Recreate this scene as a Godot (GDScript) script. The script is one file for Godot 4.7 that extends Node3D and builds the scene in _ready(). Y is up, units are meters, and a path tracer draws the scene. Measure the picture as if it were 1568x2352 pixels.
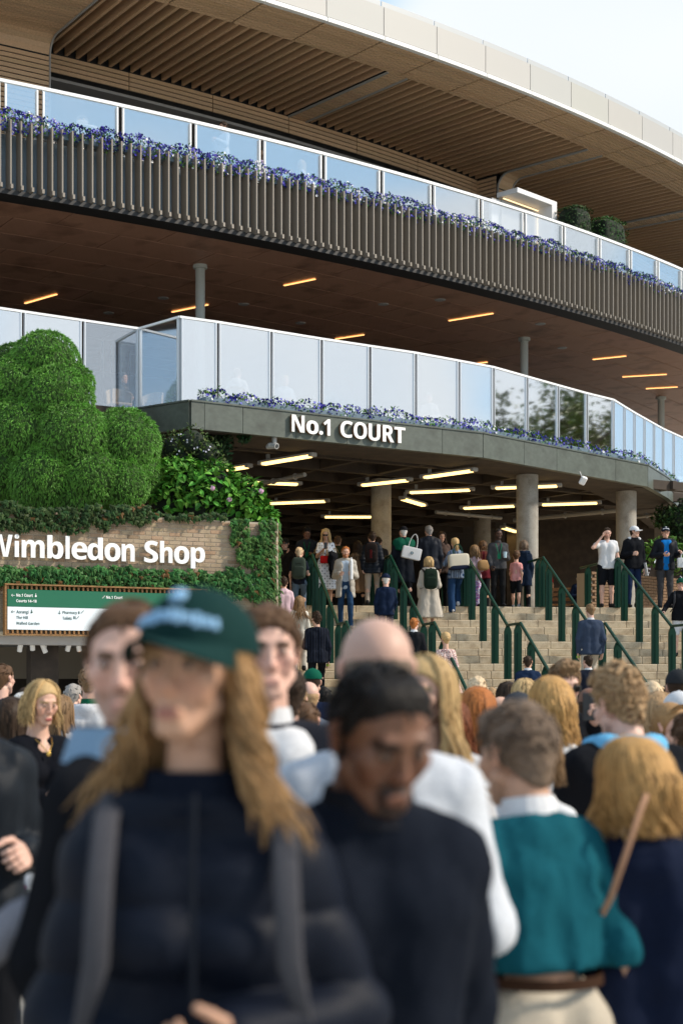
extends Node3D
func _ready() -> void:
	var cam := Camera3D.new()
	cam.name = "camera"
	add_child(cam)
	cam.position = Vector3(0, EYE, 0)
	var lens := CameraAttributesPhysical.new()
	lens.frustum_focal_length = 55.0
	lens.frustum_focus_distance = 26.0
	lens.frustum_near = 0.1
	lens.frustum_far = 900.0
	lens.exposure_aperture = 2.6
	cam.attributes = lens
	cam.near = 0.1
	cam.far = 900.0
	cam.projection = Camera3D.PROJECTION_FRUSTUM # a shifted lens: the picture was kept upright
	cam.size = 2.0 * 1176.0 / F * cam.near
	cam.frustum_offset = Vector2((784.0 - 600.0) / F, (1590.0 - 1176.0) / F) * cam.near
	cam.current = true
	var we := WorldEnvironment.new()
	we.name = "world"
	var env := Environment.new()
	env.background_mode = Environment.BG_SKY
	env.tonemap_mode = Environment.TONE_MAPPER_LINEAR
	env.tonemap_exposure = EXPOSURE
	env.background_energy_multiplier = SKY_ENERGY
	env.sdfgi_enabled = true
	env.ssao_enabled = true
	env.ssil_enabled = true
	var sky := Sky.new()
	var pano := PanoramaSkyMaterial.new()
	pano.panorama = sky_picture()
	sky.sky_material = pano
	env.sky = sky
	we.environment = env
	add_child(we)
	var sun := DirectionalLight3D.new()
	sun.name = "sun"
	sun.light_energy = SUN_ENERGY
	sun.light_color = Color(1.0, 0.95, 0.88)
	sun.light_angular_distance = 5.0
	sun.shadow_enabled = true
	add_child(sun)
	sun.look_at_from_position(SUN_FROM * 50.0, Vector3.ZERO)
	materials()
	var t0 := Time.get_ticks_msec()
	building()
	steps()
	garden()
	print("place ", Time.get_ticks_msec() - t0)
	people()
	print("all ", Time.get_ticks_msec() - t0)
const EXPOSURE := 1.45
const SKY_ENERGY := 0.92
const SUN_ENERGY := 1.1
const SUN_FROM := Vector3(0.78, 0.62, 0.1)

# clouds and air only: pale haze low, blue above, broken white cloud all round
func sky_picture() -> Texture2D:
	var w := 512; var h := 256
	var im := Image.create(w, h, false, Image.FORMAT_RGBF)
	var f := FastNoiseLite.new()
	f.seed = 1648
	f.frequency = 0.9
	f.fractal_octaves = 5
	for y in h:
		var el := PI * (0.5 - (y + 0.5) / h)
		for x in w:
			var az := TAU * (x + 0.5) / w
			if el <= 0.0:
				im.set_pixel(x, y, Color(0.5, 0.5, 0.5))
				continue
			var d := Vector3(cos(el) * sin(az), sin(el), cos(el) * cos(az))
			var q := Vector3(d.x, d.y * 2.2, d.z) * 2.0
			var n := f.get_noise_3d(q.x, q.y, q.z) + 0.5 * f.get_noise_3d(q.x * 0.4 + 9.0, q.y * 0.4, q.z * 0.4)
			var cover := smoothstep(-0.10, 0.10, n)
			var up := clampf(el / 1.2, 0.0, 1.0)
			var blue := Color(0.58, 0.76, 0.90).lerp(Color(0.22, 0.42, 0.68), pow(up, 0.6))
			var shade := 0.5 + 0.5 * f.get_noise_3d(q.x * 1.7, q.y * 1.7 + 3.0, q.z * 1.7)
			var cloud := Color(0.62, 0.68, 0.75).lerp(Color(0.80, 0.805, 0.80), shade)
			im.set_pixel(x, y, blue.lerp(cloud, cover * 0.92))
	return ImageTexture.create_from_image(im)
# ---------------------------------------------------------------- geometry collector
class G:
	var v := PackedVector3Array()
	var n := PackedVector3Array()
	var c := PackedColorArray()
	var u := PackedVector2Array()
	var i := PackedInt32Array()
	var col := Color.WHITE
	func tri(a: Vector3, b: Vector3, d: Vector3) -> void:
		var nn := (b - a).cross(d - a).normalized()
		var k := v.size()
		v.append(a); v.append(b); v.append(d)
		for q in 3:
			n.append(nn); c.append(col)
			u.append(Vector2(v[k + q].x + v[k + q].z, v[k + q].y))
		i.append(k); i.append(k + 2); i.append(k + 1)
	func quad(a: Vector3, b: Vector3, d: Vector3, e: Vector3) -> void:
		var nn := (b - a).cross(e - a)
		if nn.length_squared() < 1e-14:
			nn = (d - b).cross(e - b)
		nn = nn.normalized()
		var k := v.size()
		var w := (b - a).length()
		var h := (e - a).length()
		v.append(a); v.append(b); v.append(d); v.append(e)
		for q in 4:
			n.append(nn); c.append(col)
		u.append(Vector2(0, 0)); u.append(Vector2(w, 0)); u.append(Vector2(w, h)); u.append(Vector2(0, h))
		i.append(k); i.append(k + 2); i.append(k + 1); i.append(k); i.append(k + 3); i.append(k + 2)
	func hexa(p: Array) -> void: # 0-3 bottom ccw from above, 4-7 top
		quad(p[3], p[2], p[1], p[0]); quad(p[4], p[5], p[6], p[7])
		for k in 4:
			var m := (k + 1) % 4
			quad(p[k], p[m], p[m + 4], p[k + 4])
	func box(o: Vector3, s: Vector3, b := Basis.IDENTITY, bev := 0.0) -> void:
		var h := s * 0.5
		if bev <= 0.0:
			var p := []
			for y in [-1, 1]:
				for q in [[-1, 1], [1, 1], [1, -1], [-1, -1]]:
					p.append(o + b * Vector3(q[0] * h.x, y * h.y, q[1] * h.z))
			hexa(p)
			return
		var e := minf(bev, minf(h.x, minf(h.y, h.z)) * 0.98)
		for ax in 3: # faces
			var a1 := (ax + 1) % 3
			var a2 := (ax + 2) % 3
			for sg: float in [-1.0, 1.0]:
				var pts := []
				for q in [[-1, -1], [1, -1], [1, 1], [-1, 1]]:
					var t := Vector3()
					t[ax] = sg * h[ax]
					t[a1] = q[0] * (h[a1] - e)
					t[a2] = q[1] * (h[a2] - e)
					pts.append(o + b * t)
				if sg > 0: quad(pts[0], pts[1], pts[2], pts[3])
				else: quad(pts[3], pts[2], pts[1], pts[0])
			for s1: float in [-1.0, 1.0]: # edges along ax
				for s2: float in [-1.0, 1.0]:
					var q1 := Vector3(); var q2 := Vector3()
					q1[a1] = s1 * h[a1]; q1[a2] = s2 * (h[a2] - e)
					q2[a1] = s1 * (h[a1] - e); q2[a2] = s2 * h[a2]
					var l := Vector3(); l[ax] = h[ax] - e
					_e(o + b * (q1 - l), o + b * (q2 - l), o + b * (q2 + l), o + b * (q1 + l), o)
		for sx: float in [-1.0, 1.0]:
			for sy: float in [-1.0, 1.0]:
				for sz: float in [-1.0, 1.0]:
					var a := o + b * Vector3(sx * h.x, sy * (h.y - e), sz * (h.z - e))
					var d := o + b * Vector3(sx * (h.x - e), sy * h.y, sz * (h.z - e))
					var f := o + b * Vector3(sx * (h.x - e), sy * (h.y - e), sz * h.z)
					if (d - a).cross(f - a).dot(a - o) > 0: tri(a, d, f)
					else: tri(a, f, d)
	func _e(a: Vector3, b: Vector3, d: Vector3, e: Vector3, o: Vector3) -> void:
		if (b - a).cross(e - a).dot(a - o) > 0: quad(a, b, d, e)
		else: quad(e, d, b, a)
	func bar(p: Vector3, q: Vector3, w: float, h: float, up := Vector3.UP, bev := 0.0) -> void: # w across, h along up
		var z := (q - p).normalized()
		var x := up.cross(z).normalized()
		box((p + q) * 0.5, Vector3(w, h, (q - p).length()), Basis(x, z.cross(x), z), bev)
	func tube(p: Array, r: Array, sides := 8, flat := 1.0, side := Vector3.ZERO, caps := true) -> void:
		var k0 := v.size()
		var m := p.size()
		var px := Vector3.ZERO
		for j in m:
			var t: Vector3 = (p[mini(j + 1, m - 1)] - p[maxi(j - 1, 0)]).normalized()
			if side != Vector3.ZERO: px = side
			elif px == Vector3.ZERO: px = Vector3.RIGHT if absf(t.x) < 0.8 else Vector3.UP
			var y := t.cross(px).normalized()
			px = y.cross(t).normalized()
			for q in sides:
				var a := TAU * q / sides
				var d := px * cos(a) + y * (sin(a) * flat)
				v.append(p[j] + d * r[j]); n.append((px * cos(a) * flat + y * sin(a)).normalized()); c.append(col); u.append(Vector2(float(q) / sides, float(j) / m))
		for j in m - 1:
			for q in sides:
				var a := k0 + j * sides + q
				var b := k0 + j * sides + (q + 1) % sides
				i.append_array([a, b + sides, b, a, a + sides, b + sides])
		if caps:
			for e in 2:
				var j := 0 if e == 0 else m - 1
				if r[j] < 0.0015: continue
				var k := v.size()
				var t: Vector3 = (p[0] - p[1]).normalized() if e == 0 else (p[m - 1] - p[m - 2]).normalized()
				for q in sides:
					v.append(v[k0 + j * sides + q]); n.append(t); c.append(col); u.append(Vector2.ZERO)
				for q in range(1, sides - 1):
					if e == 0: i.append_array([k, k + q, k + q + 1])
					else: i.append_array([k, k + q + 1, k + q])
	func lathe(prof: Array, sides: int, o := Vector3.ZERO, b := Basis.IDENTITY) -> void: # prof of Vector2(r, y) from the bottom up
		for j in prof.size() - 1:
			var p: Vector2 = prof[j]
			var q: Vector2 = prof[j + 1]
			var t := q - p
			var k := v.size()
			for s in sides + 1:
				var a := TAU * s / sides
				var d := Vector3(cos(a), 0, -sin(a))
				var nn := (b * (d * t.y - Vector3(0, t.x, 0))).normalized()
				v.append(o + b * (d * p.x + Vector3(0, p.y, 0))); v.append(o + b * (d * q.x + Vector3(0, q.y, 0)))
				for e in 2:
					n.append(nn); c.append(col)
				u.append(Vector2(a, p.y)); u.append(Vector2(a, q.y))
			for s in sides:
				var m := k + s * 2
				i.append_array([m, m + 1, m + 3, m, m + 3, m + 2])
	func sup(o: Vector3, r: Vector3, b := Basis.IDENTITY, e1 := 0.4, e2 := 0.4, nu := 20, nv := 12) -> void: # superellipsoid: a soft box
		var k := v.size()
		for a in nv + 1:
			var la := -PI / 2 + PI * a / nv
			for d in nu + 1:
				var lo := TAU * d / nu
				var cl := _p(cos(la), e1); var sl := _p(sin(la), e1)
				var ct := _p(cos(lo), e2); var st := _p(sin(lo), e2)
				v.append(o + b * Vector3(r.x * cl * ct, r.y * sl, r.z * cl * st))
				n.append((b * Vector3(_p(cos(la), 2 - e1) * _p(cos(lo), 2 - e2) / r.x, _p(sin(la), 2 - e1) / r.y, _p(cos(la), 2 - e1) * _p(sin(lo), 2 - e2) / r.z)).normalized())
				c.append(col); u.append(Vector2(lo, la))
		for a in nv:
			for d in nu:
				var m := k + a * (nu + 1) + d
				i.append_array([m, m + 1, m + nu + 2, m, m + nu + 2, m + nu + 1])
	func _p(x: float, e: float) -> float: return signf(x) * pow(absf(x), e)
	func cat(g: G, x := Transform3D.IDENTITY, mul := Color.WHITE) -> void:
		var k := v.size()
		v.append_array(x * g.v)
		var nb := Transform3D(x.basis.inverse().transposed(), Vector3.ZERO)
		n.append_array(nb * g.n)
		u.append_array(g.u)
		if mul == Color.WHITE: c.append_array(g.c)
		else:
			for q in g.c: c.append(q * mul)
		var ii := g.i.duplicate()
		if x.basis.determinant() < 0:
			for q in range(0, ii.size(), 3):
				var t := ii[q + 1]; ii[q + 1] = ii[q + 2]; ii[q + 2] = t
		for q in ii.size(): ii[q] += k
		i.append_array(ii)
	func mesh(m: Material) -> ArrayMesh:
		var a := []
		a.resize(Mesh.ARRAY_MAX)
		for q in n.size():
			n[q] = n[q].normalized()
		a[Mesh.ARRAY_VERTEX] = v; a[Mesh.ARRAY_NORMAL] = n; a[Mesh.ARRAY_COLOR] = c; a[Mesh.ARRAY_TEX_UV] = u; a[Mesh.ARRAY_INDEX] = i
		var r := ArrayMesh.new()
		if i.size():
			r.add_surface_from_arrays(Mesh.PRIMITIVE_TRIANGLES, a)
			r.surface_set_material(0, m)
		return r

# ---------------------------------------------------------------- nodes
var used := {}
func numbered(s: String) -> String:
	used[s] = used.get(s, 0) + 1
	return s if used[s] == 1 else "%s_%03d" % [s, used[s] - 1]
func tag(o: Node3D, label: String, category: String, group := "", kind := "") -> Node3D:
	if label: o.set_meta("label", label)
	if category: o.set_meta("category", category)
	if group: o.set_meta("group", group)
	if kind: o.set_meta("kind", kind)
	return o
func thing(called: String, label: String, category: String, at := Vector3.ZERO, yaw := 0.0, group := "") -> Node3D:
	var o := Node3D.new()
	o.name = numbered(called)
	o.position = at
	o.rotation.y = yaw
	add_child(o, true)
	return tag(o, label, category, group)
func put(called: String, m: Mesh, parent: Node = null, at := Transform3D.IDENTITY) -> MeshInstance3D:
	var o := MeshInstance3D.new()
	o.mesh = m
	o.transform = at
	if parent == null:
		o.name = numbered(called)
		add_child(o, true)
	else:
		var key := "%d/%s" % [parent.get_instance_id(), called]
		used[key] = used.get(key, 0) + 1
		o.name = called if used[key] == 1 else "%s_%03d" % [called, used[key] - 1]
		parent.add_child(o, true)
	return o
func part(called: String, g: G, m: Material, parent: Node = null, at := Transform3D.IDENTITY) -> MeshInstance3D:
	return put(called, g.mesh(m), parent, at)
func scatter(called: String, m: Mesh, where: Array, cols: Array, parent: Node = null) -> MultiMeshInstance3D:
	var mm := MultiMesh.new()
	mm.transform_format = MultiMesh.TRANSFORM_3D
	mm.use_colors = true
	mm.mesh = m
	mm.instance_count = where.size()
	for k in where.size():
		mm.set_instance_transform(k, where[k])
		mm.set_instance_color(k, cols[k])
	var o := MultiMeshInstance3D.new()
	o.multimesh = mm
	o.name = called
	if parent: parent.add_child(o, true)
	else:
		o.name = numbered(called)
		add_child(o, true)
	o.set_meta("kind", "stuff")
	return o

# ---------------------------------------------------------------- materials (base colours are linear, real-world values)
func L(r: float, g: float, b: float, a := 1.0) -> Color:
	var k := Color(r, g, b).linear_to_srgb()
	k.a = a
	return k
var texs := {}
func ntex(called: String, freq: float, lo: float, hi: float, oct := 4, size := 256, normal := false, kind := FastNoiseLite.TYPE_SIMPLEX_SMOOTH) -> Texture2D:
	if texs.has(called): return texs[called]
	var f := FastNoiseLite.new()
	f.seed = called.hash() % 1000
	f.noise_type = kind
	f.frequency = freq
	f.fractal_octaves = oct
	var t := NoiseTexture2D.new()
	t.width = size; t.height = size
	t.seamless = true
	t.noise = f
	if normal:
		t.as_normal_map = true
		t.bump_strength = hi
	else:
		var gr := Gradient.new()
		gr.set_color(0, Color(lo, lo, lo)); gr.set_color(1, Color(hi, hi, hi))
		t.color_ramp = gr
	texs[called] = t
	return t
func ramp(called: String, freq: float, stops: Array, oct := 4, size := 256, kind := FastNoiseLite.TYPE_SIMPLEX_SMOOTH) -> Texture2D:
	if texs.has(called): return texs[called]
	var t: NoiseTexture2D = ntex(called, freq, 0, 1, oct, size, false, kind)
	var gr := Gradient.new()
	var of := PackedFloat32Array(); var co := PackedColorArray()
	for s in stops:
		of.append(s[0]); co.append(s[1])
	gr.offsets = of; gr.colors = co
	t.color_ramp = gr
	return t
var mats := {}
func mat(called: String, col := Color.WHITE, rough := 0.8, d := {}) -> StandardMaterial3D:
	if mats.has(called): return mats[called]
	var m := StandardMaterial3D.new()
	m.resource_name = called
	m.albedo_color = col
	m.roughness = rough
	m.metallic = d.get("metal", 0.0)
	m.metallic_specular = d.get("spec", 0.5)
	m.vertex_color_use_as_albedo = d.get("vc", true)
	if d.has("tex"):
		m.albedo_texture = d.tex
		m.uv1_triplanar = d.get("tri", true)
		m.uv1_world_triplanar = d.get("world", false)
		m.uv1_scale = d.get("ts", Vector3.ONE)
	if d.has("bump"):
		m.heightmap_enabled = true
		m.heightmap_texture = d.bump
		m.heightmap_scale = d.get("bs", 1.0)
		m.heightmap_flip_texture = false
		if not d.has("tex"):
			m.uv1_triplanar = true
			m.uv1_scale = d.get("ts", Vector3.ONE)
	if d.has("wear"):
		m.detail_enabled = true
		m.detail_albedo = d.wear
		m.detail_blend_mode = BaseMaterial3D.BLEND_MODE_MUL
		m.detail_uv_layer = BaseMaterial3D.DETAIL_UV_2
		m.uv2_triplanar = true
		m.uv2_world_triplanar = true
		m.uv2_scale = Vector3.ONE * d.get("wscale", 0.25)
	if d.has("emit"):
		m.emission_enabled = true
		m.emission = d.emit
		m.emission_energy_multiplier = d.get("power", 1.0)
	if d.has("back"):
		m.backlight_enabled = true
		m.backlight = d.back
	if d.has("rim"):
		m.rim_enabled = true
		m.rim = d.rim
		m.rim_tint = 0.5
	if d.has("coat"):
		m.clearcoat_enabled = true
		m.clearcoat = d.coat
		m.clearcoat_roughness = 0.3
	mats[called] = m
	return m

# ---------------------------------------------------------------- the camera's measure: a point of the place seen at (x, y) of a 1568 x 2352 view
const F := 3600.0
const EYE := 1.62
func P(x: float, y: float, z: float) -> Vector3: return Vector3((x - 600.0) / F * z, EYE - (y - 1590.0) / F * z, -z)
func PY(x: float, y: float, h: float) -> Vector3: return P(x, y, (h - EYE) * F / (1590.0 - y))

# ---------------------------------------------------------------- implicit surfaces: rounded cones joined smoothly, meshed as surface nets
# a rounded cone: [a, b, radius at a, radius at b, scale (flattens), +1 joined / -1 carved]
func net(pr: Array, h: float, k: float, cuts := [], amp := 0.0, mode := 0, freq := 12.0) -> G:
	var lo := Vector3(9e9, 9e9, 9e9)
	var hi := -lo
	for p in pr:
		if p.size() > 5 and p[5] < 0: continue
		var S: Vector3 = p[4] if p.size() > 4 else Vector3.ONE
		var r: float = maxf(p[2], p[3])
		for q: Vector3 in [p[0], p[1]]:
			lo = lo.min(q - S * r); hi = hi.max(q + S * r)
	var pad := Vector3.ONE * (2.5 * h + amp)
	lo -= pad; hi += pad
	var nx := int((hi.x - lo.x) / h) + 2
	var ny := int((hi.y - lo.y) / h) + 2
	var nz := int((hi.z - lo.z) / h) + 2
	var a := PackedFloat32Array()
	a.resize(nx * ny * nz)
	a.fill(1.0)
	var nxy := nx * ny
	for p in pr:
		var S: Vector3 = p[4] if p.size() > 4 else Vector3.ONE
		var carve: bool = p.size() > 5 and p[5] < 0
		var ra: float = p[2]
		var dr: float = p[3] - ra
		var r := maxf(ra, p[3])
		var A: Vector3 = p[0]; var B: Vector3 = p[1]
		var band := Vector3.ONE * (k + 2.5 * h + amp) + S * r
		var b0 := (A.min(B) - band - lo) / h
		var b1 := (A.max(B) + band - lo) / h
		var x0 := maxi(0, int(b0.x)); var x1 := mini(nx - 1, int(b1.x) + 1)
		var y0 := maxi(0, int(b0.y)); var y1 := mini(ny - 1, int(b1.y) + 1)
		var z0 := maxi(0, int(b0.z)); var z1 := mini(nz - 1, int(b1.z) + 1)
		var As := A / S
		var e := B / S - As
		var ie := 1.0 / maxf(e.length_squared(), 1e-9)
		var fix := (S.x + S.y + S.z) / 3.0 if S != Vector3.ONE else 1.0
		fix = minf(fix, (minf(S.x, minf(S.y, S.z)) + fix) * 0.5)
		var ex := e.x; var ey := e.y; var ez := e.z
		var ik := 0.25 / k
		var far2 := pow(r + (k + 2.5 * h + amp) / minf(fix, minf(S.x, minf(S.y, S.z))), 2.0)
		for z in range(z0, z1 + 1):
			var pz := (lo.z + z * h) / S.z - As.z
			for y in range(y0, y1 + 1):
				var py := (lo.y + y * h) / S.y - As.y
				var yz := py * ey + pz * ez
				var at := z * nxy + y * nx + x0
				for x in range(x0, x1 + 1):
					var px := (lo.x + x * h) / S.x - As.x
					var t := clampf((px * ex + yz) * ie, 0.0, 1.0)
					var qx := px - ex * t; var qy := py - ey * t; var qz := pz - ez * t
					var qq := qx * qx + qy * qy + qz * qz
					if qq > far2:
						at += 1
						continue
					var d := (sqrt(qq) - ra - dr * t) * fix
					var o := a[at]
					if carve:
						d = -d
						var w := maxf(k - absf(o - d), 0.0)
						a[at] = maxf(o, d) + w * w * ik
					else:
						var w := maxf(k - absf(o - d), 0.0)
						a[at] = minf(o, d) - w * w * ik
					at += 1
	if amp > 0.0 or cuts.size():
		var lim := 3.0 * h + amp
		var at := 0
		var f := noise
		f.frequency = freq
		for z in nz:
			for y in ny:
				for x in nx:
					var d := a[at]
					if d < lim and (cuts.size() or d > -lim):
						var q := lo + Vector3(x, y, z) * h
						if amp > 0.0 and d > -lim:
							if mode == 1: d -= amp * (sqrt(absf(sin(q.y * freq + 0.25 * sin(q.x * 9.0)))) - 0.7) # quilted
							elif mode == 2: d -= amp * f.get_noise_3d(q.x, q.y * 0.45, q.z) # drawn folds, along the height
							elif mode == 3: d -= amp * f.get_noise_3d(q.x, q.y, q.z)
						for cu: Array in cuts: # [normal, constant]: keeps normal . p < constant
							d = maxf(d, cu[0].dot(q) - cu[1])
						a[at] = d
					at += 1
	var g := G.new()
	var idx := PackedInt32Array()
	idx.resize(a.size())
	idx.fill(-1)
	var off := [0, 1, nx, nx + 1, nxy, nxy + 1, nxy + nx, nxy + nx + 1]
	var o1: int = 1; var o2 := nx; var o3 := nx + 1; var o4 := nxy; var o5 := nxy + 1; var o6 := nxy + nx; var o7 := nxy + nx + 1
	var V := PackedVector3Array(); var N := PackedVector3Array()
	for z in nz - 1:
		for y in ny - 1:
			var at := z * nxy + y * nx
			for x in nx - 1:
				var d0 := a[at]
				if d0 < 2.0 * h and d0 > -2.0 * h:
					var d1 := a[at + o1]; var d2 := a[at + o2]; var d3 := a[at + o3]
					var d4 := a[at + o4]; var d5 := a[at + o5]; var d6 := a[at + o6]; var d7 := a[at + o7]
					var s := int(d0 < 0.0) + int(d1 < 0.0) + int(d2 < 0.0) + int(d3 < 0.0) + int(d4 < 0.0) + int(d5 < 0.0) + int(d6 < 0.0) + int(d7 < 0.0)
					if s > 0 and s < 8:
						var sx := 0.0; var sy := 0.0; var sz := 0.0; var m := 0
						if (d0 < 0.0) != (d1 < 0.0): sx += d0 / (d0 - d1); m += 1
						if (d2 < 0.0) != (d3 < 0.0): sx += d2 / (d2 - d3); sy += 1.0; m += 1
						if (d4 < 0.0) != (d5 < 0.0): sx += d4 / (d4 - d5); sz += 1.0; m += 1
						if (d6 < 0.0) != (d7 < 0.0): sx += d6 / (d6 - d7); sy += 1.0; sz += 1.0; m += 1
						if (d0 < 0.0) != (d2 < 0.0): sy += d0 / (d0 - d2); m += 1
						if (d1 < 0.0) != (d3 < 0.0): sy += d1 / (d1 - d3); sx += 1.0; m += 1
						if (d4 < 0.0) != (d6 < 0.0): sy += d4 / (d4 - d6); sz += 1.0; m += 1
						if (d5 < 0.0) != (d7 < 0.0): sy += d5 / (d5 - d7); sx += 1.0; sz += 1.0; m += 1
						if (d0 < 0.0) != (d4 < 0.0): sz += d0 / (d0 - d4); m += 1
						if (d1 < 0.0) != (d5 < 0.0): sz += d1 / (d1 - d5); sx += 1.0; m += 1
						if (d2 < 0.0) != (d6 < 0.0): sz += d2 / (d2 - d6); sy += 1.0; m += 1
						if (d3 < 0.0) != (d7 < 0.0): sz += d3 / (d3 - d7); sx += 1.0; sy += 1.0; m += 1
						idx[at] = V.size()
						var im := 1.0 / m
						V.append(lo + Vector3(x + sx * im, y + sy * im, z + sz * im) * h)
						N.append(Vector3(d1 + d3 + d5 + d7 - d0 - d2 - d4 - d6, d2 + d3 + d6 + d7 - d0 - d1 - d4 - d5, d4 + d5 + d6 + d7 - d0 - d1 - d2 - d3))
				at += 1
	var I := PackedInt32Array()
	for z in range(1, nz - 1):
		for y in range(1, ny - 1):
			var at := z * nxy + y * nx + 1
			for x in range(1, nx - 1):
				if idx[at] >= 0:
					var s := a[at] < 0.0
					if s != (a[at + 1] < 0.0): quad_of(I, idx, at, at - nx, at - nx - nxy, at - nxy, s)
					if s != (a[at + nx] < 0.0): quad_of(I, idx, at, at - nxy, at - nxy - 1, at - 1, s)
					if s != (a[at + nxy] < 0.0): quad_of(I, idx, at, at - 1, at - 1 - nx, at - nx, s)
				at += 1
	g.v = V; g.n = N; g.i = I
	g.c.resize(V.size()); g.c.fill(Color.WHITE)
	g.u.resize(V.size())
	return g
func quad_of(I: PackedInt32Array, idx: PackedInt32Array, a: int, b: int, d: int, e: int, s: bool) -> void:
	if idx[b] < 0 or idx[d] < 0 or idx[e] < 0: return
	if s: I.append_array([idx[a], idx[d], idx[b], idx[a], idx[e], idx[d]])
	else: I.append_array([idx[a], idx[b], idx[d], idx[a], idx[d], idx[e]])
var noise := FastNoiseLite.new()
var rg := RandomNumberGenerator.new()
func rr(a: float, b: float) -> float: return rg.randf_range(a, b)
# ---------------------------------------------------------------- materials of the place
func materials() -> void:
	var grain := ntex("grain", 0.03, 0.62, 1.0, 5)
	var fine := ntex("fine", 0.06, 0.78, 1.0, 4)
	var blotch := ntex("blotch", 0.012, 0.7, 1.0, 5)
	var speck := ramp("speck", 0.16, [[0.0, Color(0.5, 0.48, 0.46)], [0.42, Color(0.9, 0.9, 0.88)], [1.0, Color.WHITE]], 3)
	var worn := ramp("worn", 0.014, [[0.0, Color(0.78, 0.75, 0.72)], [0.35, Color(0.93, 0.92, 0.91)], [0.6, Color.WHITE], [1.0, Color(0.93, 0.92, 0.9)]], 6, 512)
	var streak := ramp("streak", 0.02, [[0.0, Color(0.7, 0.68, 0.66)], [0.45, Color.WHITE], [1.0, Color(0.95, 0.95, 0.94)]], 5, 256)
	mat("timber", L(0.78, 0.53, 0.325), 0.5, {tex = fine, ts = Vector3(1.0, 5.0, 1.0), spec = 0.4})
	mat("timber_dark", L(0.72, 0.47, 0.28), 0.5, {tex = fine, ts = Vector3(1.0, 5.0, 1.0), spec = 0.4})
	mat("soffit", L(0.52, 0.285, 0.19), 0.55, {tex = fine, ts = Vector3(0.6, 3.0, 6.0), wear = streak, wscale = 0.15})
	mat("black", L(0.012, 0.012, 0.013), 0.6)
	mat("roof_panel", L(0.41, 0.40, 0.38), 0.5)
	mat("parapet", L(0.42, 0.44, 0.45), 0.4)
	mat("lip", L(0.82, 0.82, 0.80), 0.35)
	mat("grey_soffit", L(0.4, 0.385, 0.375), 0.5)
	mat("dark_glass", L(0.02, 0.025, 0.03), 0.08)
	mat("fin", L(0.235, 0.205, 0.17), 0.42, {metal = 0.2})
	mat("slate", L(0.12, 0.17, 0.215), 0.35)
	mat("steel", L(0.62, 0.64, 0.66), 0.3, {metal = 0.7})
	mat("white_metal", L(0.80, 0.81, 0.82), 0.3)
	mat("fascia", L(0.105, 0.125, 0.105), 0.45, {tex = fine, ts = Vector3(0.5, 0.5, 0.5), wear = streak, wscale = 0.3})
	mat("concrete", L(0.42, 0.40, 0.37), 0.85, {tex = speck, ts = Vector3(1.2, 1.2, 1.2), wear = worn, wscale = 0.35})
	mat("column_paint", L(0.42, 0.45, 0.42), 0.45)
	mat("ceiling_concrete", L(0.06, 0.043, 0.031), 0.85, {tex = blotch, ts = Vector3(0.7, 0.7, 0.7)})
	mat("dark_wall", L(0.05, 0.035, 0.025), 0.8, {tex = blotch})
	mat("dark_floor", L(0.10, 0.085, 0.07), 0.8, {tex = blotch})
	mat("paving", L(0.58, 0.55, 0.50), 0.85, {tex = speck, ts = Vector3(0.8, 0.8, 0.8)})
	mat("step", L(0.66, 0.555, 0.41), 0.85, {tex = speck, ts = Vector3(1.6, 1.6, 1.6), wear = worn, wscale = 0.5})
	mat("joint", L(0.26, 0.22, 0.17), 0.95)
	mat("rail", L(0.004, 0.034, 0.020), 0.42, {spec = 0.3})
	mat("brick", L(0.48, 0.375, 0.265), 0.9, {tex = speck, ts = Vector3(2.2, 2.2, 2.2), wear = worn, wscale = 0.4})
	mat("brick_dark", L(0.24, 0.145, 0.085), 0.9, {tex = speck, ts = Vector3(2.2, 2.2, 2.2)})
	mat("mortar", L(0.42, 0.36, 0.28), 0.95)
	mat("letter", L(0.86, 0.86, 0.85), 0.4)
	mat("letter_side", L(0.20, 0.10, 0.045), 0.5)
	mat("sign_green", L(0.008, 0.125, 0.062), 0.4)
	mat("sign_white", L(0.76, 0.82, 0.86), 0.35)
	mat("sign_text", L(0.02, 0.07, 0.05), 0.5)
	mat("sign_wood", L(0.38, 0.19, 0.06), 0.5, {tex = grain, ts = Vector3(1, 3, 1)})
	mat("leaf", Color.WHITE, 0.5, {back = Color(0.25, 0.3, 0.08), spec = 0.22})
	mat("needle", Color.WHITE, 0.55, {back = Color(0.2, 0.25, 0.08)})
	mat("petal", Color.WHITE, 0.7, {spec = 0.15, back = Color(0.35, 0.35, 0.4)})
	mat("bark", L(0.10, 0.07, 0.045), 0.9, {tex = grain})
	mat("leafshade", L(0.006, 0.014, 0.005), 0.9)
	mat("lamp_warm", L(0.9, 0.7, 0.35), 0.5, {emit = L(1.0, 0.66, 0.23), power = 2.3})
	mat("lamp_amber", L(0.9, 0.5, 0.2), 0.5, {emit = L(1.0, 0.50, 0.17), power = 1.5})
	mat("plastic_white", L(0.8, 0.8, 0.8), 0.4)
	mat("plastic_grey", L(0.35, 0.35, 0.34), 0.45)
	var im := Image.create(4, 4, false, Image.FORMAT_RGB8)
	im.fill(Color(1.0, 0.035, 1.0))
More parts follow.
